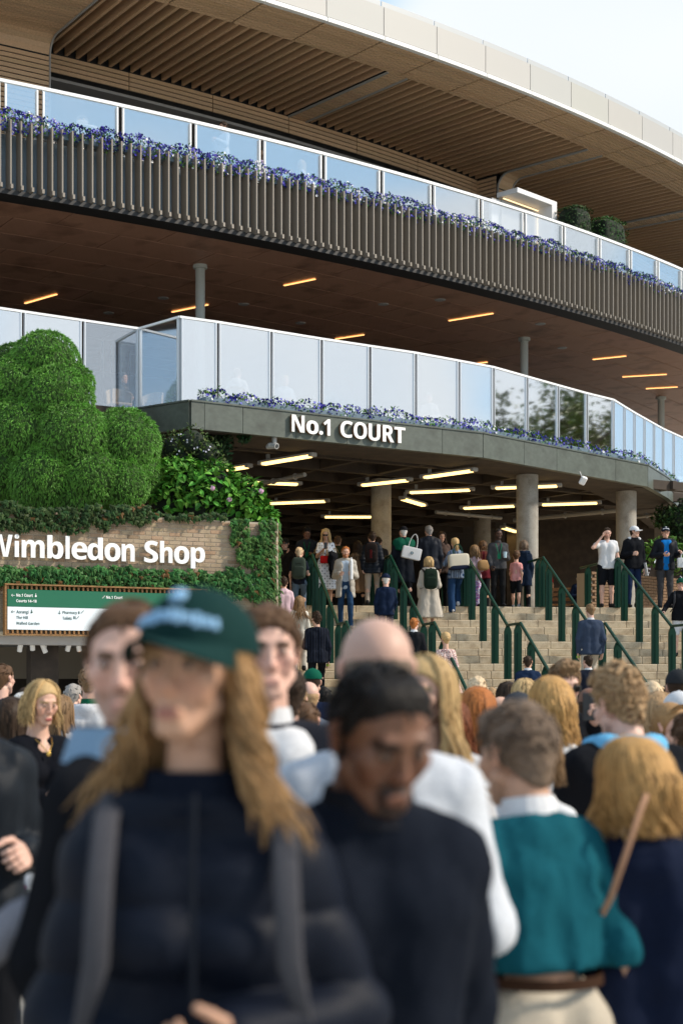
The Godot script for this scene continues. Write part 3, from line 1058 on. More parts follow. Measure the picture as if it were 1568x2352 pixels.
func handrail(s: float, label: String, back: float) -> void:
	var o := thing("handrail", label, "handrail", SO + sb().x * s, atan2(0.1383, 0.9904), "green handrails on the steps")
	var h := 1.08
	var l1 := GOING * 10
	var pts := [Vector3(0, h - 0.02, -back), Vector3(0, h, 0.05), Vector3(0, h - RISE * 10, l1 + 0.12), Vector3(0, h - RISE * 10, l1 + 1.0), Vector3(0, h - RISE * 21, GOING * 21 + 1.0), Vector3(0, h - RISE * 21, GOING * 21 + 1.5)]
	var g := G.new()
	for k in pts.size() - 1:
		g.tube([pts[k], pts[k + 1]], [0.034, 0.034], 10, 0.8, Vector3(1, 0, 0))
		if k: g.sup(pts[k], Vector3(0.036, 0.034, 0.036), Basis.IDENTITY, 1, 1, 10, 6)
	part("rail", g, M("rail"), o)
	for q in [[0, -0.3], [0, -1.1], [0, -1.9], [0, 0.02], [2, 0.42], [5, 1.29], [8, 2.16], [10, 3.05], [10, 3.72], [13, 4.55], [16, 5.42], [19, 6.3]]:
		if q[1] < -back: continue
		var ytop := h
		for k in pts.size() - 1:
			if q[1] >= pts[k].z and q[1] <= pts[k + 1].z:
				ytop = lerpf(pts[k].y, pts[k + 1].y, (q[1] - pts[k].z) / (pts[k + 1].z - pts[k].z))
		var y0: float = -RISE * q[0]
		g = G.new()
		var hh := ytop - 0.05 - y0
		g.hexa([Vector3(-0.072, y0, q[1] + 0.03), Vector3(0.072, y0, q[1] + 0.03), Vector3(0.072, y0, q[1] - 0.03), Vector3(-0.072, y0, q[1] - 0.03), Vector3(-0.072, ytop - 0.13, q[1] + 0.03), Vector3(0.072, ytop - 0.13, q[1] + 0.03), Vector3(0.072, ytop - 0.13, q[1] - 0.03), Vector3(-0.072, ytop - 0.13, q[1] - 0.03)])
		g.hexa([Vector3(-0.072, ytop - 0.13, q[1] + 0.03), Vector3(0.072, ytop - 0.13, q[1] + 0.03), Vector3(0.072, ytop - 0.13, q[1] - 0.03), Vector3(-0.072, ytop - 0.13, q[1] - 0.03), Vector3(-0.03, ytop - 0.02, q[1] + 0.03), Vector3(0.03, ytop - 0.02, q[1] + 0.03), Vector3(0.03, ytop - 0.02, q[1] - 0.03), Vector3(-0.03, ytop - 0.02, q[1] - 0.03)])
		g.box(Vector3(0, y0 + hh * 0.5 - 0.06, q[1] + 0.034), Vector3(0.02, hh - 0.12, 0.02))
		part("post", g, M("rail"), o)
# ---------------------------------------------------------------- plants
func leaf_mesh(l: float, w: float, fold: float, m: String, col := Color.WHITE) -> ArrayMesh: # a pointed leaf along +y, folded at the midrib, face +z
	var g := G.new(); g.col = col
	var prev := [Vector3.ZERO, Vector3.ZERO, Vector3.ZERO]
	for k in range(1, 5):
		var t := k / 4.0
		var ww := w * sin(PI * pow(t, 0.8)) * 0.5
		var b := -l * 0.35 * t * t
		var cur := [Vector3(-ww, l * t, b + ww * fold), Vector3(0, l * t, b), Vector3(ww, l * t, b + ww * fold)]
		for s in 2:
			if k == 1: g.tri(prev[1], cur[s + 1], cur[s])
			elif k == 4: g.tri(prev[s], prev[s + 1], cur[1])
			else: g.quad(prev[s], prev[s + 1], cur[s + 1], cur[s])
		prev = cur
	return g.mesh(M(m))
func ivy_mesh() -> ArrayMesh:
	var g := G.new()
	var out := [Vector2(0, 0.0), Vector2(0.42, -0.12), Vector2(0.52, 0.28), Vector2(0.24, 0.42), Vector2(0.0, 1.0), Vector2(-0.24, 0.42), Vector2(-0.52, 0.28), Vector2(-0.42, -0.12)]
	for k in out.size():
		var a: Vector2 = out[k]; var b: Vector2 = out[(k + 1) % out.size()]
		g.tri(Vector3(0, 0.03, 0.02), Vector3(a.x * 0.09, a.y * 0.09, -0.012 * absf(a.x)), Vector3(b.x * 0.09, b.y * 0.09, -0.012 * absf(b.x)))
	return g.mesh(M("leaf"))
func pansy_mesh() -> ArrayMesh:
	var g := G.new()
	for k in 5:
		var a := TAU * k / 5.0 + 0.3
		var d := Vector3(cos(a), sin(a), 0.25); var e := Vector3(-sin(a), cos(a), 0)
		g.quad(Vector3.ZERO, d * 0.018 - e * 0.014, d * 0.034, d * 0.018 + e * 0.014)
	g.col = Color(1.0, 0.75, 0.1)
	g.tri(Vector3(-0.004, -0.003, 0.006), Vector3(0.004, -0.003, 0.006), Vector3(0, 0.005, 0.006))
	return g.mesh(M("petal"))
func facing(dir: Vector3, roll: float, s: float, p: Vector3) -> Transform3D: # z along dir
	var up := Vector3.UP if absf(dir.y) < 0.98 else Vector3.RIGHT
	var x := up.cross(dir).normalized()
	var b := Basis(x, dir.cross(x), dir).rotated(dir, roll)
	return Transform3D(b.scaled_local(Vector3.ONE * s), p)
func along(dir: Vector3, roll: float, s: float, p: Vector3, face := Vector3.UP) -> Transform3D: # y along dir, +z as near as may be to face
	var y := dir.normalized()
	var x := y.cross(face)
	if x.length() < 0.05: x = y.cross(Vector3(0.3, 0.2, 1))
	x = x.normalized()
	var b := Basis(x, y, x.cross(y)).rotated(y, roll)
	return Transform3D(b.scaled_local(Vector3.ONE * s), p)
func ball() -> Vector3:
	while true:
		var p := Vector3(rr(-1, 1), rr(-1, 1), rr(-1, 1))
		if p.length_squared() < 1.0 and p.length_squared() > 0.01: return p.normalized()
	return Vector3.UP
func green(base: Color, v := 0.35) -> Color:
	var k := 1.0 + rr(-v, v)
	return Color(base.r * k * (1 + rr(-0.25, 0.35)), base.g * k, base.b * k)

var wall_p := Vector2(); var wall_d := Vector2(); var wall_n := Vector2()
func on_wall(x: float, y: float, out := 0.0) -> Vector3: # the spot of the brick wall seen at (x, y), moved out towards the square
	var q := on_plane(x, wall_p + wall_n * out, wall_d)
	return Vector3(q.x, EYE - (y - 1590.0) / F * q.y, -q.y)

func garden() -> void:
	rg.seed = 21
	wall_d = Vector2(1, 0.45).normalized()
	wall_n = Vector2(wall_d.y, -wall_d.x)
	wall_p = Vector2(40.0 / F * 28.74, 28.74) # its right end
	var wl := 7.2
	var left := wall_p - wall_d * wl
	var base := Vector3(wall_p.x, 0, -wall_p.y)
	var xb := Basis(Vector3(wall_d.x, 0, -wall_d.y), Vector3.UP, Vector3(wall_n.x, 0, -wall_n.y))
	var W := thing("brick_wall", "yellow brick wall of the shop, overgrown with ivy, with large white letters", "wall", base)
	W.transform.basis = xb # local: x along the wall (0 at its end, negative leftward), z out
	var g := G.new()
	g.box(Vector3(-wl / 2, 3.69, -0.27), Vector3(wl, 2.06, 0.5))
	g.box(Vector3(-0.75, 1.33, -0.27), Vector3(1.5, 2.66, 0.5))
	g.box(Vector3(-0.25, 2.36, -2.4), Vector3(0.5, 4.7, 3.75))
	part("mortar_core", g, M("mortar"), W)
	var bm := []
	for v in 9:
		g = G.new()
		var k := rr(0.72, 1.2)
		g.col = Color(k * rr(0.96, 1.08), k * rr(0.92, 1.02), k * rr(0.8, 1.05))
		g.box(Vector3.ZERO, Vector3(0.215, 0.065, 0.1), Basis.IDENTITY, 0.005)
		bm.append(g.mesh(M("brick")))
	var rest := G.new()
	for row in 27:
		var y := 2.70 + row * 0.0752
		for j in 33:
			var x := -0.11 - j * 0.2255 - (0.1127 if row % 2 else 0.0)
			if x < -wl + 0.1: continue
			var q := Vector3(x, y, -0.06 + rr(-0.002, 0.003))
			if row >= 16 and j < 27: put("brick", bm[rg.randi() % 9], W, Transform3D(Basis(Vector3.UP, rr(-0.008, 0.008)), q))
			else:
				rest.col = tint(0.2)
				rest.box(q, Vector3(0.215, 0.065, 0.1))
	for row in 35: # the pier under the wall's end
		for j in 6: rest.box(Vector3(-0.11 - j * 0.2255, 0.04 + row * 0.0752, -0.06), Vector3(0.215, 0.065, 0.1))
	part("brickwork", rest, M("brick"), W).set_meta("kind", "stuff")
	g = G.new()
	g.box(Vector3(-wl / 2 - 0.4, 2.615, 0.02), Vector3(wl - 0.9, 0.07, 0.16), Basis.IDENTITY, 0.008)
	part("lintel", g, M("step"), W)
	# the shop behind
	var sh := thing("shop_entrance", "dark open shop entrance under the brick wall with ceiling spotlights", "shop", base)
	sh.transform.basis = xb
	g = G.new()
	g.box(Vector3(-wl / 2 - 1.4, 2.51, -0.3), Vector3(wl - 0.2, 0.14, 0.42))
	g.box(Vector3(-wl / 2 - 1.4, 2.62, -3.5), Vector3(wl, 0.1, 5.8))
	part("ceiling", g, M("grey_soffit"), sh)
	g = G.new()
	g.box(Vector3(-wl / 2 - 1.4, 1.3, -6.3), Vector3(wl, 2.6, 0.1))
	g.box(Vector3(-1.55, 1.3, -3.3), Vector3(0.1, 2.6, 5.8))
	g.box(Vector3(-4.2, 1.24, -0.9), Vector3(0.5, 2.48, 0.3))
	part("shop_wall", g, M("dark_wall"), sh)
	var k := 0
	for s in [[47, 1485, -0.2], [75, 1482, 0.0], [101, 1488, 0.35], [158, 1484, -0.3], [181, 1484, 0.12]]:
		var p := on_wall(s[0], s[1], -0.55)
		var o := thing("spotlight", ["white ceiling spotlight in the shop entrance turned to the sign's end", "white ceiling spotlight in the shop pointing straight down", "white ceiling spotlight in the shop tilted over the blonde woman", "white ceiling spotlight in the shop tilted away from its lit neighbour", "lit ceiling spotlight in the shop beside the man in white"][k], "spotlight", p, 0, "shop spotlights")
		g = G.new()
		g.lathe([Vector2(0.01, -0.09), Vector2(0.045, -0.09), Vector2(0.045, 0.07), Vector2(0.03, 0.09), Vector2(0.0, 0.09)], 16, Vector3.ZERO, Basis(Vector3(0, 0, 1), s[2]) * Basis(Vector3.RIGHT, 0.35))
		g.bar(Vector3(0.045, 0, 0), Vector3(0.045, 0.14, 0), 0.012, 0.03, Vector3.BACK)
		part("can", g, M("plastic_white"), o)
		g = G.new()
		g.lathe([Vector2(0.0, -0.094), Vector2(0.036, -0.094)], 16, Vector3.ZERO, Basis(Vector3(0, 0, 1), s[2]) * Basis(Vector3.RIGHT, 0.35))
		part("bulb", g, M("lamp_amber") if k == 4 else M("plastic_grey"), o)
		k += 1
	# letters
	var lt := thing("shop_lettering", "big white letters of the shop's name on the brick wall", "lettering", on_wall(250, 1300, 0.05))
	var sp := []
	for q in [["W", -80, 68, 322, 452], ["i", 80, 106, 322, 455], ["m", 122, 255, 355, 459], ["b", 272, 365, 328, 466], ["l", 379, 402, 332, 466], ["e", 415, 505, 368, 470], ["d", 507, 597, 340, 474], ["o", 608, 700, 374, 480], ["n", 708, 783, 378, 481], ["S", 840, 920, 360, 488], ["h", 933, 1005, 362, 489], ["o", 1015, 1103, 392, 495], ["p", 1113, 1195, 398, 523]]:
		sp.append([q[0], q[1] / 2.56, q[2] / 2.56, (1800 + q[3] / 1.568) / 1.6327, (1800 + q[4] / 1.568) / 1.6327])
	letters(lt, sp, wall_p, wall_d, wall_n, 0.035, false)
	direction_sign()
	conifer()
	# hydrangea on top of the wall
	var hc := P(480, 1165, 29.6)
	var H := thing("hydrangea", "glossy green hydrangea bush with a few pink flower heads above the wall", "shrub", Vector3(hc.x, 4.6, hc.z))
	var lm := [leaf_mesh(0.15, 0.085, 0.35, "leaf", Color(0.08, 0.26, 0.03)), leaf_mesh(0.14, 0.08, 0.4, "leaf", Color(0.055, 0.19, 0.025)), leaf_mesh(0.13, 0.075, 0.3, "leaf", Color(0.12, 0.32, 0.04)), leaf_mesh(0.15, 0.08, 0.4, "leaf", Color(0.04, 0.13, 0.02))]
	var lobes := [[425, 1118, 0.5], [490, 1120, 0.5], [555, 1145, 0.42], [390, 1150, 0.45], [455, 1160, 0.5], [525, 1170, 0.45], [585, 1180, 0.3], [395, 1100, 0.36], [610, 1195, 0.2]]
	k = 0
	var wh := []; var co := []
	for it in 2200:
		var lo: Array = lobes[rg.randi() % lobes.size()]
		var n := ball()
		n.z = absf(n.z) if rr(0, 1) < 0.8 else n.z
		n.y = absf(n.y) if rr(0, 1) < 0.6 else n.y
		var c := P(lo[0], lo[1], 29.5 + rr(-0.15, 0.15))
		var p: Vector3 = c + n * lo[2] * rr(0.78, 1.0)
		var dir := (n * 0.6 + ball() * 0.75 + Vector3(0, 0.1, 0)).normalized()
		var t := along(dir, rr(-0.4, 0.4), rr(0.8, 1.25), p - H.position, (n + Vector3.UP * 0.8).normalized())
		if k < 300 and n.z > 0.2: put("leaf", lm[rg.randi() % 4], H, t); k += 1
		else: wh.append(t); co.append(green(Color(0.075, 0.22, 0.028), 0.45))
	scatter("leaves", leaf_mesh(0.145, 0.08, 0.35, "leaf"), wh, co, H)
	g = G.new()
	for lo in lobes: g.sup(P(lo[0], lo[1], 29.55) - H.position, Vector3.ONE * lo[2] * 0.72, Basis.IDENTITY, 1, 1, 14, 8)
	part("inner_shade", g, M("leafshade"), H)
	var pm := pansy_mesh()
	for q in [[488, 1121], [527, 1147], [600, 1128]]:
		var fw := []; var fc := []
		var c := P(q[0], q[1], 28.95)
		for j in 26:
			var n := ball(); n.z = absf(n.z)
			fw.append(facing(n, rr(0, TAU), 0.6, c + n * 0.04 - H.position)); fc.append(Color(0.75, rr(0.4, 0.55), rr(0.6, 0.7)))
		scatter("flower_head", pm, fw, fc, H)
	# loose flowering shrub between conifer and terrace corner
	bush("flowering_shrub", "loose dark shrub with small pale flowers behind the conifer", [[400, 1030, 0.3], [440, 1020, 0.34], [475, 1045, 0.3], [420, 1060, 0.3], [490, 1070, 0.25]], 30.0, Color(0.05, 0.085, 0.025), 900, 0.07, [[415, 1000], [450, 1025], [470, 1040], [430, 1012], [395, 1010], [482, 1030], [460, 1068], [408, 1040]])
	ivy()
	planters()
	right_side()
	# boxwood and flowers at the foot of the near planter
	bush("boxwood", "clipped green boxwood beside the blonde woman in the black sweater", [[8, 1900, 0.13], [4, 1960, 0.15], [0, 2020, 0.17], [12, 1850, 0.09]], 9.3, Color(0.045, 0.12, 0.02), 3000, 0.02, [])
	var fb := thing("flower_bed", "bed of pink and white flowers at the foot of the boxwood", "flowers", P(0, 2150, 8.4))
	var fw := []; var fc := []; var lw := []; var lc := []
	for j in 300:
		var pink := j < 190
		var c := P(18 + rr(-34, 24), 2080 + rr(-38, 40), 8.4) if pink else P(8 + rr(-20, 20), 2140 + rr(-25, 25), 8.3)
		fw.append(facing((ball() + Vector3(0, 0.4, 1.2)).normalized(), rr(0, 6), 0.5, c + ball() * 0.05 - fb.position)); fc.append(Color(0.5, 0.16, 0.36) if pink else Color(0.7, 0.72, 0.6))
		lw.append(along(ball(), 0, 0.4, c + ball() * 0.1 - Vector3(0, 0.05, 0.06) - fb.position)); lc.append(green(Color(0.04, 0.1, 0.02)))
	scatter("blossoms", pm, fw, fc, fb)
	scatter("leaves", lm[0], lw, lc, fb)
	g = G.new()
	g.lathe([Vector2(0.0, -1.2), Vector2(0.26, -1.2), Vector2(0.34, -0.2), Vector2(0.3, -0.2)], 24, P(0, 2150, 8.6) - fb.position + Vector3(0, 0.08, -0.1))
	part("pot", g, M("brick_dark"), fb)
	# trees across the way, seen only mirrored in the terrace glass
	k = 0
	for q in [[39.0, -45.5, 15.5], [45.0, -52.0, 17.0], [38.0, -36.5, 12.5]]:
		tree(Vector3(q[0], 0, q[1]), q[2], ["broad green tree across the way, mirrored at the terrace's bend", "tallest green tree across the way, mirrored in the terrace glass", "smaller green tree across the way, at the edge of its mirror image"][k])
		k += 1

func tree(p: Vector3, h: float, label: String) -> void:
	var o := thing("broadleaf_tree", label, "tree", p)
	var g := G.new()
	g.tube([Vector3.ZERO, Vector3(0.1, h * 0.25, 0), Vector3(-0.1, h * 0.55, 0.1), Vector3(0, h * 0.85, 0)], [0.35, 0.26, 0.16, 0.04], 10)
	var wh := []; var co := []
	for k in 16:
		var a := k * 2.4
		var y := h * (0.25 + 0.6 * k / 16.0)
		var l := h * 0.34 * (1.0 - 0.55 * absf(k / 16.0 - 0.35))
		var tip := Vector3(cos(a) * l, y + h * 0.12, sin(a) * l)
		g.tube([Vector3(0, y, 0), Vector3(cos(a) * l * 0.5, y + h * 0.08, sin(a) * l * 0.5), tip], [0.1, 0.06, 0.015], 6)
		for j in 900:
			var q := tip * rr(0.45, 1.0) + Vector3(0, y * 0.0, 0)
			q = Vector3(0, y, 0).lerp(tip, rr(0.4, 1.05)) + ball() * h * rr(0.01, 0.13)
			wh.append(along(ball(), 0, rr(1.4, 2.4), q)); co.append(green(Color(0.075, 0.12, 0.015), 0.4))
	part("trunk", g, M("bark"), o)
	scatter("crown", leaf_mesh(0.15, 0.1, 0.2, "leaf"), wh, co, o)

func bush(called: String, label: String, lobes: Array, z: float, col: Color, count: int, leaf: float, flowers: Array) -> Node3D:
	var c0 := P(lobes[0][0], lobes[0][1], z)
	var o := thing(called, label, "shrub", c0 - Vector3(0, 0.5, 0))
	var wh := []; var co := []
	var g := G.new()
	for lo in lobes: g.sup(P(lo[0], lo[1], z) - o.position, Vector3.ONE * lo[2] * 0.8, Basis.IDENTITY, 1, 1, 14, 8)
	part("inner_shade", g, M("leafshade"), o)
	for k in count:
		var lo: Array = lobes[rg.randi() % lobes.size()]
		var n := ball()
		if rr(0, 1) < 0.7: n.z = absf(n.z)
		var p: Vector3 = P(lo[0], lo[1], z) + n * lo[2] * rr(0.8, 1.08)
		wh.append(along((n + ball() * 0.9).normalized(), rr(-1, 1), rr(0.7, 1.3), p - o.position, n)); co.append(green(col, 0.5))
	scatter("leaves", leaf_mesh(leaf, leaf * 0.55, 0.3, "leaf"), wh, co, o)
	if flowers.size():
		var fw := []; var fc := []
		for q in flowers:
			for j in 2:
				fw.append(facing((ball() + Vector3(0, 0, 1.5)).normalized(), rr(0, 6), 0.6, P(q[0] + rr(-5, 5), q[1] + rr(-5, 5), z - 0.35) - o.position)); fc.append(Color(0.62, 0.6, 0.72))
		scatter("blossoms", pansy_mesh(), fw, fc, o)
	return o

func conifer() -> void:
	var o := thing("cloud_pruned_conifer", "bright green conifer clipped into rounded clouds above the shop wall", "tree", Vector3(P(150, 1100, 29.0).x, 4.6, -29.0))
	var L0 := [[105, 840, 85, 29.6], [45, 900, 90, 29.5], [130, 925, 92, 29.1], [175, 880, 45, 29.4], [55, 1000, 95, 29.0], [165, 1010, 95, 28.8], [285, 1020, 88, 29.2], [318, 1085, 56, 29.2], [205, 1095, 78, 28.7], [105, 1100, 90, 28.7], [10, 1080, 70, 28.9], [280, 1110, 68, 28.9], [170, 1140, 52, 28.6], [-40, 960, 90, 29.3], [-60, 1060, 80, 29.0]]
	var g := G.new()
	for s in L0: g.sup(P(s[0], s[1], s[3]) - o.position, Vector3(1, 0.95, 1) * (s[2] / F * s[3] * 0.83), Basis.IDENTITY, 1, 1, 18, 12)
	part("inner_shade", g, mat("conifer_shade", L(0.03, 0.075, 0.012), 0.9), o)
	g = G.new()
	g.tube([Vector3.ZERO, Vector3(0, 1.6, -0.3)], [0.12, 0.08], 8)
	part("trunk", g, M("bark"), o)
	g = G.new()
	for k in 7: # a spray of needles along +y
		var a := TAU * k / 7.0
		var d := Vector3(cos(a) * 0.36, 1.0, sin(a) * 0.36).normalized()
		var e := Vector3(-sin(a), 0, cos(a)) * 0.0085
		var l := 0.062 if k % 2 else 0.085
		g.tri(-e, e, d * l)
	var wh := []; var co := []
	for s in L0:
		var c := P(s[0], s[1], s[3])
		var r: float = s[2] / F * s[3] * 0.95
		for k in int(r * r * 12000):
			var n := ball()
			if n.z < -0.35: continue
			var p := c + n * r * (1.0 + 0.03 * noise_at(n * 6.0 + c) + rr(-0.035, 0.0))
			var hid := false
			for q in L0:
				if q != s and p.distance_to(P(q[0], q[1], q[3])) < q[2] / F * q[3] * 0.92: hid = true; break
			if hid: continue
			var lit := clampf(0.75 + 0.5 * noise_at(p * 5.0) + rr(-0.25, 0.25), 0.3, 1.4)
			wh.append(along((n * 0.4 + Vector3(0, -0.6, 0) + ball() * 0.42).normalized(), rr(0, 3), rr(0.6, 1.0), p - o.position)); co.append(Color(0.165 * lit, 0.41 * lit, 0.055 * lit))
	scatter("needles", g.mesh(M("needle")), wh, co, o)
func noise_at(p: Vector3) -> float:
	noise.frequency = 1.0
	return noise.get_noise_3d(p.x, p.y, p.z)

func ivy() -> void:
	var im := ivy_mesh()
	var specs := [
		["ivy trailing down from the top of the wall under the conifer", 900, 0.10, [[-30, 1150, 60, 1215], [60, 1165, 150, 1216], [150, 1165, 205, 1222], [190, 1160, 345, 1200], [222, 1185, 252, 1212], [345, 1178, 520, 1192]], Color(0.028, 0.055, 0.018)],
		["thick band of ivy hanging between the letters and the direction sign", 1500, 0.13, [[-30, 1300, 120, 1345], [100, 1300, 330, 1350], [320, 1308, 480, 1358], [460, 1312, 620, 1372], [520, 1300, 560, 1330]], Color(0.035, 0.105, 0.03)],
		["ivy climbing the wall's end up to the hydrangea", 1300, 0.12, [[530, 1190, 570, 1250], [560, 1230, 610, 1300], [600, 1190, 645, 1380], [545, 1260, 575, 1290], [600, 1200, 640, 1370], [588, 1310, 640, 1395]], Color(0.04, 0.10, 0.025)]]
	for s in specs:
		var first := on_wall(s[3][0][0], s[3][0][1], 0.1)
		var o := thing("ivy", s[0], "ivy", Vector3(on_wall(s[3][2][0], 1200, 0.1).x, first.y - 0.4, first.z))
		var wh := []; var co := []
		var total := 0.0
		for r in s[3]: total += (r[2] - r[0]) * (r[3] - r[1])
		var kk := 0
		for r in s[3]:
			for j in int(s[1] * (r[2] - r[0]) * (r[3] - r[1]) / total):
				var x := rr(r[0], r[2]); var y := rr(r[1], r[3]) + 7.0 * noise_at(Vector3(x * 0.03, 0, 5))
				var out: float = rr(0.01, s[2])
				var p := on_wall(x, y, out)
				var n := Vector3(wall_n.x, 0, -wall_n.y)
				if x > 600: n = n.lerp(Vector3(0.9, 0, -0.2), clampf((x - 600) / 40.0, 0, 0.8)).normalized(); p += Vector3(0.0, 0, -maxf(0.0, x - 628) * 0.03)
				var down := Vector3(rr(-0.6, 0.6), -1.0, rr(-0.2, 0.3)) + n * rr(0.1, 0.6)
				var t := along(down, 0, rr(0.75, 1.4), p - o.position, (n + Vector3(0, 0.5, 0) + ball() * 0.4).normalized())
				var c := green(s[4], 0.5)
				if rr(0, 1) < 0.025: c = Color(0.10, 0.055, 0.02)
				wh.append(t); co.append(c)
		scatter("leaves", im, wh, co, o)
		var g := G.new()
		for r in s[3]:
			for j in 3: g.tube([on_wall(lerpf(r[0], r[2], 0.2 + 0.3 * j), r[1], 0.012) - o.position, on_wall(lerpf(r[0], r[2], 0.3 + 0.2 * j), (r[1] + r[3]) / 2, 0.016) - o.position, on_wall(lerpf(r[0], r[2], 0.15 + 0.35 * j), r[3], 0.012) - o.position], [0.006, 0.005, 0.003], 5)
		part("stem", g, M("bark"), o)
	bush("ivy_curtain", "dark creeper hanging under the terrace corner beside the lights", [[440, 1010, 0.16], [480, 1020, 0.22], [505, 1045, 0.2], [515, 1015, 0.15], [560, 1003, 0.09], [470, 990, 0.14]], 31.2, Color(0.022, 0.05, 0.02), 900, 0.09, [])

func trough(par_label: String, pts: Array, n: Array, at_y: float, spread: float, flowers: int, big: int, group: String, tall := 0.16) -> void: # a planter along pts, flowers spilling out towards n
	var mid: Vector3 = pts[pts.size() / 2]
	var o := thing("flower_trough", par_label, "flower trough", Vector3(mid.x, at_y, mid.z), 0, group)
	var g := G.new()
	for k in pts.size() - 1: g.bar(pts[k] + Vector3(0, at_y + 0.06, 0) - o.position, pts[k + 1] + Vector3(0, at_y + 0.06, 0) - o.position, 0.17, 0.14)
	part("box", g, M("slate"), o)
	var pm := pansy_mesh()
	var cols := [Color(0.012, 0.011, 0.13), Color(0.03, 0.026, 0.24), Color(0.11, 0.10, 0.42), Color(0.2, 0.2, 0.56), Color(0.72, 0.73, 0.76), Color(0.008, 0.008, 0.06)]
	var fw := []; var fc := []; var lw := []; var lc := []
	var meshes := {}
	for j in flowers + int(flowers * (1.4 if tall > 0.2 else 2.6)):
		var t := rr(0, pts.size() - 1.001)
		var q: Vector3 = pts[int(t)].lerp(pts[int(t) + 1], t - int(t))
		var nn: Vector3 = n[int(t)]
		var clump := noise_at(q * 1.7 + Vector3(0, at_y, 0))
		var hh := tall + clump * 0.16
		var u := rr(0, 1)
		var p := q + Vector3(0, at_y + 0.12 + hh * u, 0) + nn * (spread * (1.0 - u * 0.7) * rr(0.3, 1.0)) - Vector3(0, spread * 1.1 * maxf(0, 0.55 - u) * (1.0 + 1.4 * clump), 0)
		p -= o.position
		if j < flowers:
			var pick := 0.5 + 0.75 * noise_at(q * 2.6 + Vector3(7, 0, 0)) + rr(-0.22, 0.22)
			var ci := 5 if pick < 0.22 else 0 if pick < 0.44 else 1 if pick < 0.56 else 2 if pick < 0.70 else 3 if pick < 0.79 else 4
			var tf := facing((nn * 1.1 + Vector3(0, 0.35, 0) + ball() * 0.55).normalized(), rr(0, 6), rr(0.6, 1.05), p)
			if j < big:
				if not petals.has(ci):
					var pg := G.new()
					for k in 5:
						var a := TAU * k / 5.0 + 0.3
						var d := Vector3(cos(a), sin(a), 0.25); var e := Vector3(-sin(a), cos(a), 0)
						pg.col = cols[ci] * (0.85 + 0.1 * k)
						pg.quad(Vector3.ZERO, d * 0.018 - e * 0.014, d * 0.034, d * 0.018 + e * 0.014)
					petals[ci] = pg.mesh(M("petal"))
				put("flower", petals[ci], o, tf)
			else: fw.append(tf); fc.append(cols[ci] * rr(0.8, 1.2))
		else:
			lw.append(along((nn * 0.5 + ball()).normalized(), 0, rr(0.3, 0.55), p - nn * 0.03, Vector3.UP)); lc.append(green(Color(0.075, 0.19, 0.03)))
	scatter("flowers", pm, fw, fc, o)
	scatter("leaves", leaf_mesh(0.145, 0.08, 0.35, "leaf"), lw, lc, o)
var petals := {}
const NTH := ["first", "second", "third", "fourth", "fifth", "sixth", "seventh", "eighth", "ninth", "tenth", "eleventh", "twelfth", "thirteenth", "fourteenth", "fifteenth", "sixteenth"]
func planters() -> void:
	var xs := [-60, 92, 275, 442, 600, 740, 873, 990, 1100, 1200, 1290, 1372, 1443, 1506, 1570, 1640]
	for k in xs.size() - 1:
		var pts := []; var n := []
		var a := TH(xs[k], R); var b := TH(xs[k + 1], R)
		for j in 5:
			var t := lerpf(a, b, j / 4.0)
			pts.append(pol(R + 0.13, t, 0)); n.append(Vector3(sin(t), 0, cos(t)))
		trough("%s pansy trough from the timber pier along the balcony, blue violet and white" % NTH[k], pts, n, 12.97, 0.26, 320, 20, "pansy troughs along the balcony", 0.26)
	var cx := [437, 556, 678, 795, 906, 1013, 1106, 1200, 1275, 1345, 1410, 1484, 1545, 1600]
	for k in cx.size() - 1:
		var pts := []; var n := []
		for j in 4:
			var x: float = lerpf(cx[k], cx[k + 1], j / 3.0)
			var q := on_line([Vector2(-8.5, 27.6), Vector2(-2.42, 31.13), Vector2(-1.37, 30.3), Vector2(4.81, 34.1), Vector2(9.55, 38.9), Vector2(11.6, 43.2), Vector2(13.4, 48.0), Vector2(15.0, 55.0)], x)
			var d := Vector2(0.852, 0.524) if x < 1106 else Vector2(0.70, 0.71) if x < 1484 else Vector2(0.43, 0.9)
			var nn := Vector3(d.y, 0, d.x)
			pts.append(Vector3(q.x, 0, -q.y) - nn * 0.14); n.append(nn)
		trough("%s pansy trough from the terrace corner along the green fascia" % NTH[k], pts, n, 7.255, 0.13, 95, 22, "pansy troughs along the terrace")

